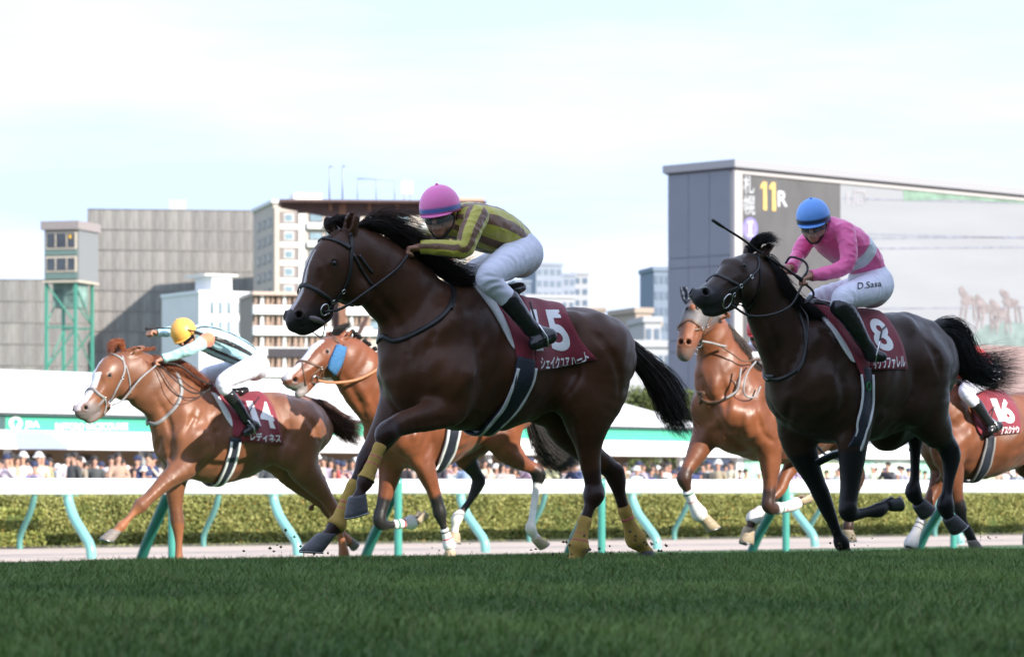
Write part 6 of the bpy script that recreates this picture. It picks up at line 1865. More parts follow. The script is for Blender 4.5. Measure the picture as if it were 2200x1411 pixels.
strands_px(H16, 'mane', [[(1925, 750, .01), (1945, 765, .05), (1965, 790, .08)], [(1990, 772, .01), (2010, 785, .05), (2035, 810, .08)], [(2050, 820, .01), (2062, 828, .05), (2075, 845, .08)]], 1200, hmb, rad=.0022, spread=.02, clump=30)
strands_px(H16, 'tail', [[(2308, 878, 0), (2340, 890, 0), (2375, 930, .02), (2400, 980, .03)], [(2312, 885, .02), (2342, 905, .03), (2370, 950, .04), (2385, 1000, .05)]], 1200, hmb, rad=.0024, spread=.03)
H16.cloth('saddle_flap', [(2064, 838), (2085, 880), (2095, 920), (2105, 935)], [(2120, 842), (2124, 875), (2122, 910), (2115, 935)], M_maroon, off=.022, thick=.008)
nc, nb = H16.cloth('number_cloth', [(2112, 842), (2118, 875), (2122, 905), (2126, 935)], [(2160, 848), (2180, 870), (2190, 905), (2190, 930)], M_maroon, rows=12, cols=12, off=.014)
H16.text('number', '1', [(2127, 857), (2140, 857), (2158, 905), (2146, 905)], M_white, nb, nc, bold=.04)
H16.text('number', '6', [(2146, 856), (2163, 858), (2184, 908), (2156, 910)], M_white, nb, nc, bold=.04)
H16.text('horse_name', 'アスクナウ', [(2150, 915), (2188, 915), (2189, 930), (2150, 934)], M_white, nb, nc, bold=.025, cuts=(8, 3))
gm = H16.ribbon('girth', [(2126, 935), (2122, 965), (2112, 1000), (2096, 1026)], .10, .010, M_girth, mirror='body', jd=((0, 0, -1), 'open'), off=.016, n=7)
for dx in (-10, 10):
    H16.ribbon('girth_edge', [(2126 + dx, 940), (2122 + dx, 966), (2112 + dx, 1001), (2096 + dx * .7, 1026)], .022, .012, M_greyl, mirror='body', jd=((0, 0, -1), 'open'), off=.018, n=7, parent=gm)
bridle(H16, M_leather, [(1845, 825), (1858, 825), (1872, 838)], [(1915, 765), (1915, 790), (1900, 820), (1885, 848)], [(1868, 770), (1885, 763), (1905, 765), (1915, 775)], None, (1882, 855, .036))
# ------------------------------------------------------------------ jockeys
SKIN = mat('skin', (.42, .21, .14), rough=.5, var=.12, vscale=25, spec=.4)
M_silk = mat('silks', (0, 0, 0), rough=.42, var=.07, vscale=14, bump=.35, bscale=22, attr='paint', sheen=.25)
M_breech = mat('white_breeches', (.74, .74, .85), rough=.6, var=.04, vscale=10, bump=.25, bscale=14, stretch=(1, 1, 2.5))
M_boot = mat('boot_leather', (.014, .014, .016), rough=.22, var=.3, vscale=14, bump=.3, bscale=24, spec=.6)
M_cap = mat('cap_silk', (0, 0, 0), rough=.40, var=.04, vscale=20, attr='paint', bump=.1, bscale=40)
M_gog = mat('goggle_lens', (.012, .012, .014), rough=.22, var=.1, spec=.3)
M_strap = mat('black_strap', (.012, .012, .014), rough=.6)
M_visor = mat('clear_visor', (.75, .8, .8), rough=.05, var=.02, alpha=.05)
M_whip = mat('whip_leather', (.015, .013, .012), rough=.35)
M_hair = mat('black_human_hair', (.012, .010, .010), rough=.6)

def unit(v):
    v = np.array(v, float); return v / np.linalg.norm(v)

def subdiv(V, Q):
    e = np.sort(np.vstack([Q[:, [0, 1]], Q[:, [1, 2]], Q[:, [2, 3]], Q[:, [3, 0]]]), axis=1)
    u, inv = np.unique(e, axis=0, return_inverse=True)
    inv = inv.reshape(-1)
    n, m = len(V), len(Q)
    M = V[u].mean(1); C = V[Q].mean(1)
    V2 = np.vstack([V, M, C])
    E = [n + inv[i * m:(i + 1) * m] for i in range(4)]
    c = n + len(u) + np.arange(m)
    return V2, np.vstack([np.stack([Q[:, i], E[i], c, E[i - 1]], 1) for i in range(4)])

class Jockey:
    def __init__(s, H, label, J, h=.0065, off=None):
        """J holds joints in local horse coordinates (metres)"""
        s.H = H; s.J = J
        base = np.array(J['hip'][0][:3]) if 'hip' in J else np.zeros(3)
        w = H.world(base)
        s.base = base
        s.root = empty('person', w, math.pi + H.th, label, 'jockey', 'jockeys riding in the race')
        s.off = -base
        s.make(h)
    def obj(s, name, V, F, m, parent=None, smooth=True):
        return meshobj(name, np.asarray(V, float) + s.off, F, m, parent or s.root, smooth)
    def make(s, h):
        J = s.J
        T = [np.array(p, float) for p in J['torso']]
        allp = []
        for k in ('torso', 'hip', 'armn', 'armf', 'legn', 'legf'):
            allp += [np.array(p[:3], float) for p in J[k]]
        c = np.array(J['head']); allp.append(c)
        allp = np.array(allp)
        lo, hi = allp.min(0) - .2, allp.max(0) + .2
        fw = unit(J['fwd']); up0 = np.array(J['up'], float)
        sd = unit(np.cross(up0, fw)); up = np.cross(fw, sd)
        s.hf = lambda a, b, u: c + fw * a + sd * b + up * u
        hf = s.hf
        B = Fld(lo, hi, h)
        B.ball(hf(-.012, 0, .022), .088, .02)
        B.cone(hf(.022, 0, -.005), .068, hf(.052, 0, -.085), .030, .025)
        for q in (1, -1):
            B.ball(hf(.012, q * .040, -.055), .034, .03)
            B.ball(hf(.055, q * .034, -.025), .022, .02)
            B.ball(hf(.094, q * .031, .006), .011, .012, sub=True)
            B.cone(hf(-.008, q * .078, .012), .012, hf(-.004, q * .078, -.018), .008, .006)
        B.cone(hf(.078, 0, .012), .009, hf(.104, 0, -.026), .0125, .014)
        B.cone(hf(.060, -.035, .022), .013, hf(.060, .035, .022), .013, .014)
        B.cone(hf(.082, -.018, -.056), .006, hf(.082, .018, -.056), .006, .008)
        B.cone(hf(.080, -.016, -.068), .007, hf(.080, .016, -.068), .007, .008)
        B.cone(hf(.092, -.02, -.0615), .003, hf(.092, .02, -.0615), .003, .004, sub=True)
        B.cone(hf(-.02, 0, -.04), .052, T[0][:3], .06, .03)
        skinr = .014
        B.chain([(*p[:3], p[3] - skinr * 1.5, p[4]) for p in J['torso']], k=.03)
        B.chain([(*p[:3], p[3] - skinr, p[4]) for p in J['hip']], k=.03)
        for k in ('armn', 'armf'):
            A = J[k]
            B.cone(T[0][:3], .05, A[0][:3], .042, .02)
            B.chain([(*p[:3], p[3] - .007) for p in A[:-1]], k=.02)
            s.hand(B, np.array(A[-2][:3]), np.array(A[-1][:3]), J.get('curl', (0, 0, -1)), h)
        for k in ('legn', 'legf'):
            B.chain([(*p[:3], p[3] - skinr) for p in J[k][:-1]], k=.03)
        V, Q = B.mesh(1)
        s.body = s.obj('body', V, Q, [SKIN])
        # jacket
        f = Fld(lo, hi, h)
        f.chain(J['torso'], k=.04)
        f.cone(T[0][:3], .07, hf(-.02, 0, -.07), .060, .03)
        for k in ('armn', 'armf'):
            f.chain(J[k][:-1], k=.035)
            # sleeve cuff
            a, b = np.array(J[k][-3][:3]), np.array(J[k][-2][:3])
            f.cone(a + (b - a) * .90, J[k][-2][3] + .006, b, J[k][-2][3] + .005, .006)
            w0, w1 = b + (b - a) * .04, b + (b - a) * .6
            f.cone(w0 + (b - a) / np.linalg.norm(b - a) * .045, .05, w1 + (b - a) / np.linalg.norm(b - a) * .05, .05, .004, sub=True)
        V, Q = f.mesh(1)
        V = s.wrinkle(V, Q, .0055, 9)
        V, Q = subdiv(V, Q)
        o = s.obj('silks', V, Q, M_silk)
        set_paint(o, J['silk'](s, V))
        s.silk = o
        # breeches
        f = Fld(lo, hi, h)
        f.chain(J['hip'], k=.04)
        for k in ('legn', 'legf'):
            L = J[k]
            f.chain([tuple(p[:4]) for p in L[:J.get('breech_to', 4)]], k=.05)
        f.cone(T[-1][:3], T[-1][3] * .8, J['hip'][0][:3], J['hip'][0][3], .05, T[-1][4])
        V, Q = f.mesh(1)
        V = s.wrinkle(V, Q, .0016, 9)
        cen = V.copy()
        for k in ('legn', 'legf'):
            dl, tl, al = axis_frame(V, J[k][:J.get('breech_to', 4)])
            L_r = np.array(J[k][2][:3])
            nn = np.array([mnoise.noise(Vector(v) * 7) for v in V])
            P_ax = catmull(np.array([p[:3] for p in J[k][:J.get('breech_to', 4)]]), 6)
            ix = np.clip((tl * (len(P_ax) - 1)).astype(int), 0, len(P_ax) - 1)
            out_ = V - P_ax[ix]; out_ /= np.linalg.norm(out_, axis=1)[:, None] + 1e-9
            amp_ = .0032 * np.exp(-((tl - .12) / .16) ** 2) + .0030 * np.exp(-((tl - .62) / .14) ** 2) + .0010
            near_ = sstep((.125 - dl) / .03)
            V = V + out_ * (amp_ * near_ * np.sin(52 * tl + 7 * nn + 1.6 * al) * (.5 + .5 * np.sin(al * 2 + 3 * nn)))[:, None]
        s.breeches = s.obj('breeches', V, Q, M_breech)
        s.bbvh = BVHTree.FromPolygons([tuple(v) for v in V], [tuple(map(int, q)) for q in Q])
        s.bvh_s = None
        # boots
        for k in ('legn', 'legf'):
            L = J[k]; b0 = J.get('boot_from', 3)
            f = Fld(np.array([p[:3] for p in L[b0:]]).min(0) - .14, np.array([p[:3] for p in L[b0:]]).max(0) + .14, h)
            calf = [list(p[:4]) for p in L[b0:-2]]
            calf = [[*c_[:3], c_[3] * 1.07 + .002] for c_ in calf]; f.chain(calf, k=.01)
            an, heel, toe = [np.array(q[:3], float) for q in (L[-3], L[-2], L[-1])]
            f.cone(an, L[-3][3], heel, .036, .03)
            f.cone(heel, .034, toe, .026, .035)
            f.cone(heel + (toe - heel) * .5, .036, toe + (toe - heel) * .1, .027, .03)
            V, Q = f.mesh(1)
            V = s.wrinkle(V, Q, .0010, 22)
            bo = s.obj('boot', V, Q, M_boot)
            # boot top rim and stirrup
            P0, P1 = np.array(calf[0][:3]), np.array(calf[1][:3])
            d = unit(P1 - P0)
            if J.get('topcol'):
                Vt, Ft = tube_geo([P0 - d * .05, P0 - d * .01, P0 + d * .015], [calf[0][3] + .004, calf[0][3] + .007, calf[0][3] + .004], 16)
                s.obj('boot_top', Vt, Ft, J['topcol'], bo)
            mid = heel + (toe - heel) * .62
            u = unit(toe - heel); sd2 = unit(np.cross(u, (0, 0, 1))); up2 = np.cross(sd2, u)
            pts = [mid + sd2 * .052 * math.cos(a) + up2 * (.06 * math.sin(a) + .02) + u * 0 for a in np.linspace(-2.6, 2.6 + 3.14 * .33, 22)]
            pts = [mid + sd2 * .05 - up2 * .034, mid - sd2 * .05 - up2 * .034, mid - sd2 * .052 + up2 * .02, mid - sd2 * .02 + up2 * .085, mid + up2 * .10, mid + sd2 * .02 + up2 * .085, mid + sd2 * .052 + up2 * .02, mid + sd2 * .05 - up2 * .034]
            Vt, Ft = tube_geo(pts, .005, 6); s.obj('stirrup', Vt, Ft, M_metal)
            top = mid + up2 * .10
            Vt, Ft = tube_geo([top, top * .5 + np.array(J['hip'][1][:3]) * .5 * (1, 1, 1) + np.array([0.05, (.1 if k == 'legn' else -.1), -.12]), np.array([J['hip'][1][0] + .1, (.22 if k == 'legn' else -.22), J['hip'][1][2] - .28])], .006, 6)
            s.obj('stirrup_leather', Vt, Ft, M_strap)
        # saddle under the rider, cap, goggles
        s.cap()
    def hand(s, B, wr, kn, curl, h):
        d = unit(kn - wr)
        curl = unit(np.array(curl) - d * (np.array(curl) @ d))
        ac = np.cross(d, curl)
        wr2 = wr; pal = wr + d * .075
        B.cone(wr2, .021, wr + d * .03, .022, .01)
        for i, q in enumerate((-.027, -.009, .009, .027)):
            a = wr + d * .03 + ac * q * .8; b = pal + ac * q
            B.cone(a, .013, b, .0115, .01)
            ln = (.034, .040, .038, .030)[i]
            c1 = b + curl * ln * .9 + d * .012
            c2 = c1 + curl * .006 - d * ln * .8
            B.cone(b, .0105, c1, .0095, .003); B.cone(c1, .0095, c2, .008, .003)
        t0 = wr + d * .03 - ac * .028; t1 = t0 + d * .035 + curl * .022 - ac * .012; t2 = t1 + d * .010 + curl * .02 + ac * .018
        B.cone(t0, .013, t1, .011, .006); B.cone(t1, .0105, t2, .009, .003)
    def wrinkle(s, V, Q, amp, fr, flap=None):
        N = np.zeros_like(V)
        a, b, c = V[Q[:, 0]], V[Q[:, 1]], V[Q[:, 2]]
        fn = np.cross(b - a, c - a)
        for i in range(4): np.add.at(N, Q[:, i], fn)
        N /= np.linalg.norm(N, axis=1)[:, None] + 1e-12
        w = np.array([mnoise.noise(Vector((v[0] * fr * .8, v[1] * fr, v[2] * fr * 1.3))) + .5 * mnoise.noise(Vector((v[0] * fr * 2.3, v[1] * fr * 1.6, v[2] * fr * 3.1))) for v in V])
        w = 1 - 2 * np.abs(w) ** .8
        return V + N * (amp * w)[:, None]
    def cap(s):
        J = s.J; hf = s.hf
        cc, band = J['cap'], J['band']
        V = []; F = []; C = []
        n = 40; prof = []
        for i, ph in enumerate(np.linspace(-.22, math.pi / 2, 16)):
            prof.append((math.cos(ph) if ph > 0 else 1.0, math.sin(ph)))
        o = hf(-.012, 0, .030)
        for r, z in prof:
            for j in range(n):
                a = 2 * math.pi * j / n
                seam = 1 - .012 * max(0, 1 - abs(((a / (2 * math.pi) * 6) % 1) - .0) * 14) if z < .97 else 1
                ru = r * seam
                V.append(hf(-.012 + .126 * ru * math.cos(a), .110 * ru * math.sin(a), .040 + .122 * z))
                C.append(band if z < .10 and z > -.12 and band is not None else cc)
        L = len(prof)
        for i in range(L - 1):
            for j in range(n):
                F.append((i * n + j, i * n + (j + 1) % n, (i + 1) * n + (j + 1) % n, (i + 1) * n + j))
        # lower rim, turned in
        b = len(V)
        for j in range(n):
            a = 2 * math.pi * j / n
            V.append(hf(-.012 + .106 * math.cos(a), .090 * math.sin(a), .018)); C.append((.02, .02, .02))
        for j in range(n):
            F.append((j, b + j, b + (j + 1) % n, (j + 1) % n))
        o = s.obj('helmet', V, F, M_cap); set_paint(o, np.array(C))
        md = o.modifiers.new('thickness', 'SOLIDIFY'); md.thickness = .004
        # peak
        V = []; F = []; C = []
        m = 15
        for j in range(m):
            a = -1.05 + 2.1 * j / (m - 1)
            e = math.cos(a / 1.05 * math.pi / 2) ** .7
            V.append(hf(-.012 + .123 * math.cos(a), .108 * math.sin(a), .018))
            V.append(hf(-.012 + (.123 + .030 * e) * math.cos(a), (.108 + .015 * e) * math.sin(a), .012 - .004 * e))
        for j in range(m - 1): F.append((2 * j, 2 * j + 1, 2 * j + 3, 2 * j + 2))
        p = s.obj('peak', V, F, M_cap, o); set_paint(p, np.array([cc] * len(V)))
        md = p.modifiers.new('thickness', 'SOLIDIFY'); md.thickness = .005
        q = hf(-.012, 0, .040 + .124)
        Vt, Ft = tube_geo([q - (q - hf(0, 0, 0)) * .02, q + unit(q - hf(-.012, 0, 0)) * .006], [.010, .007], 10)
        p = s.obj('button', Vt, Ft, M_cap, o); set_paint(p, np.array([cc] * len(Vt)))
        # goggles: lens, strap; chin strap
        def patch(rf, rs, a1, z0, z1, m_, name, thick=.003, par=None, drop=0):
            V = []; F = []; k = 15
            for j in range(k):
                a = -a1 + 2 * a1 * j / (k - 1)
                e = math.cos(a / a1 * math.pi / 2) ** .5 if abs(a) < a1 else 0
                zm = (z0 + z1) / 2; hh = (z1 - z0) / 2 * (.45 + .55 * e)
                nose = -.0 if abs(a) > .12 else .010
                for q, zz in ((0, zm - hh + nose * (1 if drop == 0 else 0)), (1, zm), (2, zm + hh)):
                    V.append(hf(-.012 + (rf - drop * (0 if q else 1)) * math.cos(a), rs * math.sin(a), zz))
            for j in range(k - 1):
                for q in (0, 1): F.append((3 * j + q, 3 * j + 3 + q, 3 * j + 4 + q, 3 * j + 1 + q))
            oo = s.obj(name, V, F, m_, par)
            md = oo.modifiers.new('thickness', 'SOLIDIFY'); md.thickness = thick
            return oo
        g = patch(.110, .090, 1.25, -.036, .020, M_gog, 'goggles', .004)
        pts = [hf(-.012 + .098 * math.cos(a), .088 * math.sin(a), .002 + .006 * math.sin(a * 2)) for a in np.linspace(1.2, 2 * math.pi - 1.2, 22)]
        Vt, Ft = tube_geo(pts, .006, 6); s.obj('goggle_strap', Vt, Ft, M_strap, g)
        for sg in (1, -1):
            Vt, Ft = tube_geo([hf(.02, sg * .088, .004), hf(.022, sg * .096, .002)], [.014, .010], 12)
            s.obj('side_vent', Vt, Ft, mat('dull_brass', (.35, .28, .10), rough=.4, metal=.6), g)
        if J.get('visor'):
            patch(.142, .108, 1.05, -.060, .016, M_visor, 'visor', .0010, o, drop=-.0)
        Q = catmull(np.array([hf(-.002, .086, .015), hf(.018, .074, -.045), hf(.050, .030, -.108), hf(.055, 0, -.116), hf(.050, -.030, -.108), hf(.018, -.074, -.045), hf(-.002, -.086, .015)]), 4)
        Vt, Ft = tube_geo(Q, .0065, 6); s.obj('chin_strap', Vt, Ft, M_strap, o)
        # hair at the nape
        V = []; F = []
        for i in range(5):
            for j in range(11):
                a = math.pi * .52 + math.pi * .96 * j / 10
                V.append(hf(-.014 + .094 * math.cos(a) * (1 - .03 * i), .086 * math.sin(a) * (1 - .03 * i), .02 - .018 * i))
        for i in range(4):
            for j in range(10): F.append((i * 11 + j, i * 11 + j + 1, i * 11 + 12 + j, i * 11 + 11 + j))
        hh = s.obj('hair', V, F, M_hair); md = hh.modifiers.new('thickness', 'SOLIDIFY'); md.thickness = .006

def axis_frame(V, P, fl=1.0):
    """nearest point along polyline P: returns arc parameter 0..1 and angle round it, measured from the horse's left"""
    P = catmull(np.array([p[:3] for p in P]), 6)
    best = np.full(len(V), 9.); tt = np.zeros(len(V)); ang = np.zeros(len(V))
    n = len(P) - 1
    for i in range(n):
        d, t = dcaps(V, P[i], P[i + 1])
        ax = unit(P[i + 1] - P[i]); L = unit(np.array([0, 1., 0]) - ax * ax[1]); U = np.cross(ax, L)
        r = V - (P[i] + t[:, None] * (P[i + 1] - P[i]))
        m = d < best
        best = np.where(m, d, best); tt = np.where(m, (i + t) / n, tt)
        a = np.arctan2(r @ U, r @ L)
        ang = np.where(m, a, ang)
    return best, tt, ang

def stripes(c1, c2, n_t, n_a, frac=.42, ph=0.0, pha=0.0, shoulder=None):
    def fn(J, V):
        dt, tt, at = axis_frame(V, J.J['torso'])
        dn, tn, an = axis_frame(V, J.J['armn'][:-1]); df, tf, af = axis_frame(V, J.J['armf'][:-1])
        rt = np.interp(tt, np.linspace(0, 1, len(J.J['torso'])), [p[3] for p in J.J['torso']])
        dt = dt - rt * 1.15
        dn = dn - .045; df = df - .045
        C = np.tile(np.array(c1), (len(V), 1))
        s_t = ((at / (2 * math.pi) * n_t + ph) % 1) < frac
        s_n = ((an / (2 * math.pi) * n_a + pha) % 1) < frac
        s_f = ((af / (2 * math.pi) * n_a + pha) % 1) < frac
        isn = (dn < dt) & (dn < df); isf = (df < dt) & (df <= dn)
        s = np.where(isn, s_n & (n_a > 0), np.where(isf, s_f & (n_a > 0), s_t))
        C[s] = c2
        if shoulder is not None:
            m = (isn & (tn < .20)) | (isf & (tf < .20))
            C[m] = shoulder
        return C
    return fn

def band(c1, c2, t0, t1):
    def fn(J, V):
        dt, tt, at = axis_frame(V, J.J['torso'])
        dn, tn, an = axis_frame(V, J.J['armn'][:-1]); df, tf, af = axis_frame(V, J.J['armf'][:-1])
        C = np.tile(np.array(c1), (len(V), 1))
        m = (tt > t0) & (tt < t1) & (dn > .062) & (df > .062)
        C[m] = c2
        return C
    return fn

def joints(H, G):
    """pixel joints -> local metres; radii already metres"""
    out = {}
    for k, v in G.items():
        if k in ('torso', 'hip', 'armn', 'armf', 'legn', 'legf'):
            out[k] = [(*H.P(q[0], q[1], q[2]), *q[3:]) for q in v]
        elif k == 'head':
            out[k] = H.P(*v)
        else:
            out[k] = v
    return out

YG, BRN = (.50, .44, .055), (.19, .092, .050)
J15 = Jockey(H15, 'jockey in yellow-green and brown striped silks and a pink cap on the horse numbered 15', joints(H15, dict(
    head=(946, 462, .01), fwd=(.80, .54, -.22), up=(.20, .05, .97),
    torso=[(1000, 478, .0, .105, .74), (1022, 484, .0, .118, .66), (1052, 494, .0, .122, .72), (1082, 506, .0, .110, .8), (1104, 520, 0, .098, .85)],
    hip=[(1102, 528, 0, .105, .85), (1118, 545, 0, .115, .82), (1116, 556, 0, .105, .85)],
    armn=[(1024, 466, .19, .062), (1010, 498, .23, .056), (998, 532, .25, .050), (978, 535, .22, .045), (940, 532, .16, .040), (908, 531, .11, .034), (882, 533, .08, .03)],
    armf=[(990, 462, -.19, .062), (962, 485, -.24, .056), (940, 512, -.25, .048), (915, 512, -.2, .042), (892, 512, -.14, .036), (874, 515, -.10, .03)],
    legn=[(1112, 552, 0.100, .098), (1088, 566, 0.200, .090), (1058, 586, 0.305, .072), (1050, 602, 0.325, .066), (1072, 624, 0.335, .055), (1094, 645, 0.345, .052), (1116, 674, 0.355, .045), (1140, 705, 0.355, .036), (1180, 722, 0.355, .036), (1150, 738, 0.375, .03)],
    legf=[(1100, 552, -0.100, .098), (1062, 572, -0.200, .090), (1018, 590, -0.305, .072), (1010, 606, -0.325, .066), (1030, 628, -0.335, .055), (1052, 650, -0.345, .052), (1074, 679, -0.355, .045), (1096, 708, -0.355, .036), (1130, 724, -0.355, .036), (1105, 740, -0.375, .03)],
    breech_to=6, boot_from=5, cap=(.90, .20, .50), band=(.10, .16, .42), visor=True,
    silk=stripes(YG, BRN, 8, 4, .45, ph=.35, pha=.2))))
PK = (.88, .13, .36)
J8 = Jockey(H8, 'jockey in pink silks with a white band and a blue cap on the near-black horse', joints(H8, dict(
    head=(1748, 480, .02), fwd=(.76, .54, -.34), up=(.26, .12, .95),
    torso=[(1776, 500, .0, .105, .74), (1800, 515, .0, .122, .66), (1828, 536, .0, .124, .72), (1852, 558, .0, .112, .8), (1866, 580, 0, .100, .85)],
    hip=[(1866, 592, 0, .108, .85), (1876, 612, 0, .120, .80), (1872, 626, 0, .110, .85)],
    armn=[(1816, 496, .18, .062), (1822, 528, .23, .056), (1822, 562, .25, .050), (1805, 578, .24, .046), (1772, 588, .22, .040), (1745, 592, .20, .035), (1722, 600, .18, .03)],
    armf=[(1760, 492, -.18, .062), (1732, 520, -.24, .056), (1714, 550, -.25, .048), (1706, 566, -.2, .042), (1700, 576, -.12, .036), (1686, 572, -.08, .03)],
    legn=[(1878, 618, 0.100, .102), (1850, 628, 0.210, .094), (1815, 638, 0.315, .078), (1806, 660, 0.335, .062), (1818, 672, 0.345, .060), (1836, 700, 0.355, .052), (1852, 728, 0.355, .043), (1866, 748, 0.355, .036), (1870, 762, 0.355, .036), (1893, 766, 0.405, .03)],
    legf=[(1862, 620, -0.100, .102), (1815, 632, -0.210, .094), (1765, 642, -0.305, .076), (1752, 652, -0.325, .066), (1770, 676, -0.335, .058), (1790, 704, -0.345, .052), (1808, 730, -0.355, .043), (1822, 750, -0.355, .036), (1832, 762, -0.355, .036), (1810, 772, -0.375, .03)],
    breech_to=4, boot_from=3, cap=(.14, .36, .85), band=(.02, .03, .07), visor=True, silk=band(PK, (.72, .74, .80), .47, .66))))
V_, F_ = text_mesh('D.Sasa', .004, (8, 3))
P_ = []
for u, v in V_:
    x, y = (np.array([1842, 622]) * (1 - u) + np.array([1893, 615]) * u) * (1 - v) + (np.array([1842, 608]) * (1 - u) + np.array([1893, 603]) * u) * v
    p, n = H8.ray(x, y, bvh=J8.bbvh, off=.004)
    P_.append(p)
J8.obj('name_print', P_, F_, M_blackm, J8.breeches, smooth=False)
LB = (.42, .72, .78)
J14 = Jockey(H14, 'crouching jockey in pale blue and black striped silks and a yellow cap, whip hand raised', joints(H14, dict(
    head=(398, 722, .01), fwd=(.70, .48, -.52), up=(.62, .05, .78),
    torso=[(430, 722, .0, .105, .74), (452, 730, .0, .118, .66), (482, 742, .0, .124, .72), (514, 757, .0, .114, .8), (534, 768, 0, .100, .85)],
    hip=[(536, 772, 0, .108, .85), (548, 786, 0, .118, .82), (546, 792, 0, .108, .85)],
    armn=[(446, 730, .19, .062), (432, 738, .24, .054), (414, 748, .27, .048), (394, 757, .24, .043), (370, 765, .19, .038), (352, 770, .16, .034), (334, 776, .14, .03)],
    armf=[(412, 712, -.19, .060), (395, 712, -.26, .052), (372, 712, -.30, .046), (355, 714, -.28, .042), (345, 715, -.25, .038), (336, 715, -.22, .034), (318, 711, -.20, .03)],
    legn=[(546, 786, 0.100, .098), (522, 798, 0.210, .090), (492, 812, 0.305, .076), (480, 822, 0.325, .068), (484, 836, 0.335, .060), (494, 850, 0.345, .050), (514, 876, 0.355, .042), (528, 900, 0.355, .036), (548, 915, 0.355, .036), (530, 928, 0.385, .03)],
    legf=[(530, 788, -0.100, .098), (490, 798, -0.210, .090), (448, 806, -0.305, .076), (440, 818, -0.325, .066), (452, 832, -0.335, .058), (466, 850, -0.345, .050), (480, 874, -0.355, .042), (494, 898, -0.355, .036), (510, 912, -0.355, .036), (492, 924, -0.375, .03)],
    breech_to=5, boot_from=5, cap=(.85, .43, .08), band=None, silk=stripes(LB, (.025, .02, .022), 9, 0, .36, ph=.1, shoulder=(.75, .22, .10)))), h=.008)
# hidden or half hidden riders reuse the posture of the leading rider
def borrowed(H, wx, wy, label, silk, cap, dz=0.0, back=0.0):
    src = J15.J
    ref = np.array(H15.P(1010, 618, 0)); dst = np.array(H.P(wx, wy, 0)); dl = dst - ref + (0, 0, dz)
    G = {}
    for k, v in src.items():
        if k in ('torso', 'hip', 'armn', 'armf', 'legn', 'legf'): G[k] = [(*(np.array(p[:3]) + dl), *p[3:]) for p in v]
        elif k == 'head': G[k] = v + dl - np.array([back, 0, 0])
        else: G[k] = v
    if back:
        for k in ('torso', 'hip', 'armn', 'armf'): G[k] = [(p[0] - back, *p[1:]) for p in G[k]]
        for k in ('legn', 'legf'): G[k] = [(p[0] - back * f_, *p[1:]) for p, f_ in zip(G[k], [1, .8, .4, .2] + [0] * 9)]
    G.update(silk=silk, cap=cap, band=None, visor=False)
    return Jockey(H, label, G, h=.010)
JA = borrowed(HA, 905, 812, 'jockey in a plain lime yellow jacket hidden behind the leading horse', stripes((.50, .55, .03), (.5, .55, .03), 1, 0), (.7, .7, .7))
JB = borrowed(HB, 1668, 792, 'jockey in white silks with red trim behind the neck of the near-black horse', stripes((.70, .70, .76), (.6, .03, .05), 5, 0, .25), (.6, .04, .05), -.10)
J16 = borrowed(H16, 2034, 824, 'jockey in a red jacket and white breeches partly hidden by the streaming black tail', stripes((.70, .06, .04), (.7, .06, .04), 1, 0), (.7, .10, .06), -0.10, 0.14)

# whips
def whip(H, pts, r0, r1, label):
    Q = catmull(np.array([H.P(*p) for p in pts]), 8)
    base = Q[0]
    o = empty('riding_whip', H.world(base), math.pi + H.th, label, 'whip')
    V, F = tube_geo(Q - base, np.linspace(r0, r1, len(Q)), 8); meshobj('shaft', V, F, M_whip, o)
    k = Q[:6] - base; V, F = tube_geo(k, np.linspace(r0 * 1.5, r0 * 1.2, len(k)), 8); meshobj('grip', V, F, mat('grip_rubber', (.02, .02, .02), rough=.8, bump=.6, bscale=200), o)
    d = unit(Q[-1] - Q[-2])
    pts2 = [Q[-1] - base, Q[-1] + d * .05 - base, Q[-1] + d * .11 - base]
    V, F = tube_geo(pts2, [r1 * 1.2, .012, .010], 6); meshobj('flap', V, F, M_whip, o)
whip(H14, [(312, 706, -.2), (345, 705, -.15), (382, 706, .05), (425, 713, .16), (465, 728, .2), (490, 738, .22)], .009, .004, 'thin black whip held out across the yellow cap')
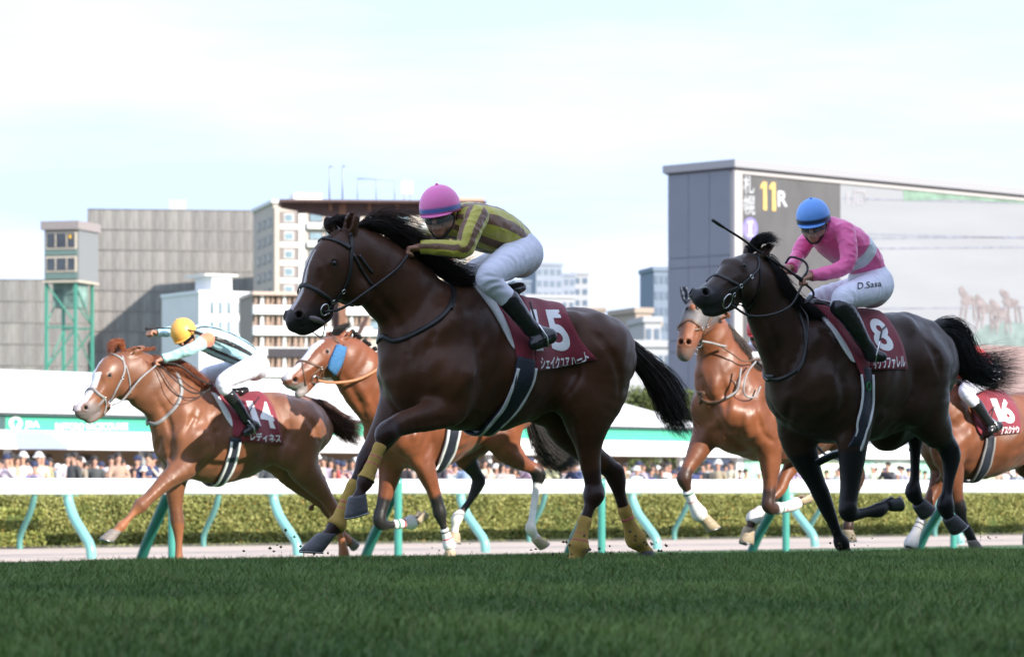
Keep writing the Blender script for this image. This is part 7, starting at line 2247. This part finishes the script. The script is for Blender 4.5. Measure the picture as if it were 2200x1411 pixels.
whip(H8, [(1728, 606, .19), (1700, 585, .16), (1665, 562, .10), (1630, 540, .06), (1598, 516, .06), (1556, 489, .06)], .010, .008, 'black riding whip pointing up over the ears of the near-black horse')
# saddles
for H, x, y in ((H15, 1075, 634), (H8, 1790, 668), (H14, 500, 848), (HA, 935, 815), (HB, 1690, 790), (H16, 2112, 838)):
    p = np.array(H.P(x, y, 0))
    f = Fld(p - .35, p + .35, .014)
    f.cone(p + (.16, 0, .045), .030, p + (-.06, 0, .022), .034, .03, .55)
    f.cone(p + (-.06, 0, .022), .034, p + (-.12, 0, .045), .032, .03, .45)
    for sg in (1, -1): f.cone(p + (.08, sg * .06, .01), .03, p + (.05, sg * .20, -.16), .018, .03, .8)
    V, Q = f.mesh(1)
    meshobj('saddle', V, Q, M_boot, H.root)

# clods thrown up by the hooves
def debris():
    V = []; F = []
    rg = random.Random(3)
    for cx, cy, d, n, sx, sy in ((2105, 1165, 29.0, 26, 40, 30), (1250, 1195, 17.6, 30, 50, 26), (1390, 1190, 18.6, 22, 45, 22), (650, 1190, 17.2, 18, 50, 18), (1815, 1190, 21.6, 24, 40, 26), (2075, 1020, 28.8, 8, 60, 60), (970, 1190, 28.6, 8, 30, 20)):
        for i in range(n):
            p = W(cx + rg.gauss(0, sx), min(cy + 8, cy - abs(rg.gauss(0, sy))), d + rg.uniform(-.3, .3))
            r = rg.uniform(.003, .011)
            b = len(V)
            for a in ((1, 0, 0), (-1, 0, 0), (0, 1, 0), (0, -1, 0), (0, 0, 1), (0, 0, -1)): V.append(tuple(p[k] + a[k] * r * rg.uniform(.5, 1.3) for k in range(3)))
            F += [(b + i0, b + i1, b + i2) for i0, i1, i2 in ((0, 2, 4), (2, 1, 4), (1, 3, 4), (3, 0, 4), (2, 0, 5), (1, 2, 5), (3, 1, 5), (0, 3, 5))]
    tag(meshobj('turf_debris', V, F, mat('soil', (.06, .055, .025), rough=1, var=.4, vscale=60), smooth=False), 'small clods of soil and grass flying around the hooves', 'debris', kind='stuff')
debris()
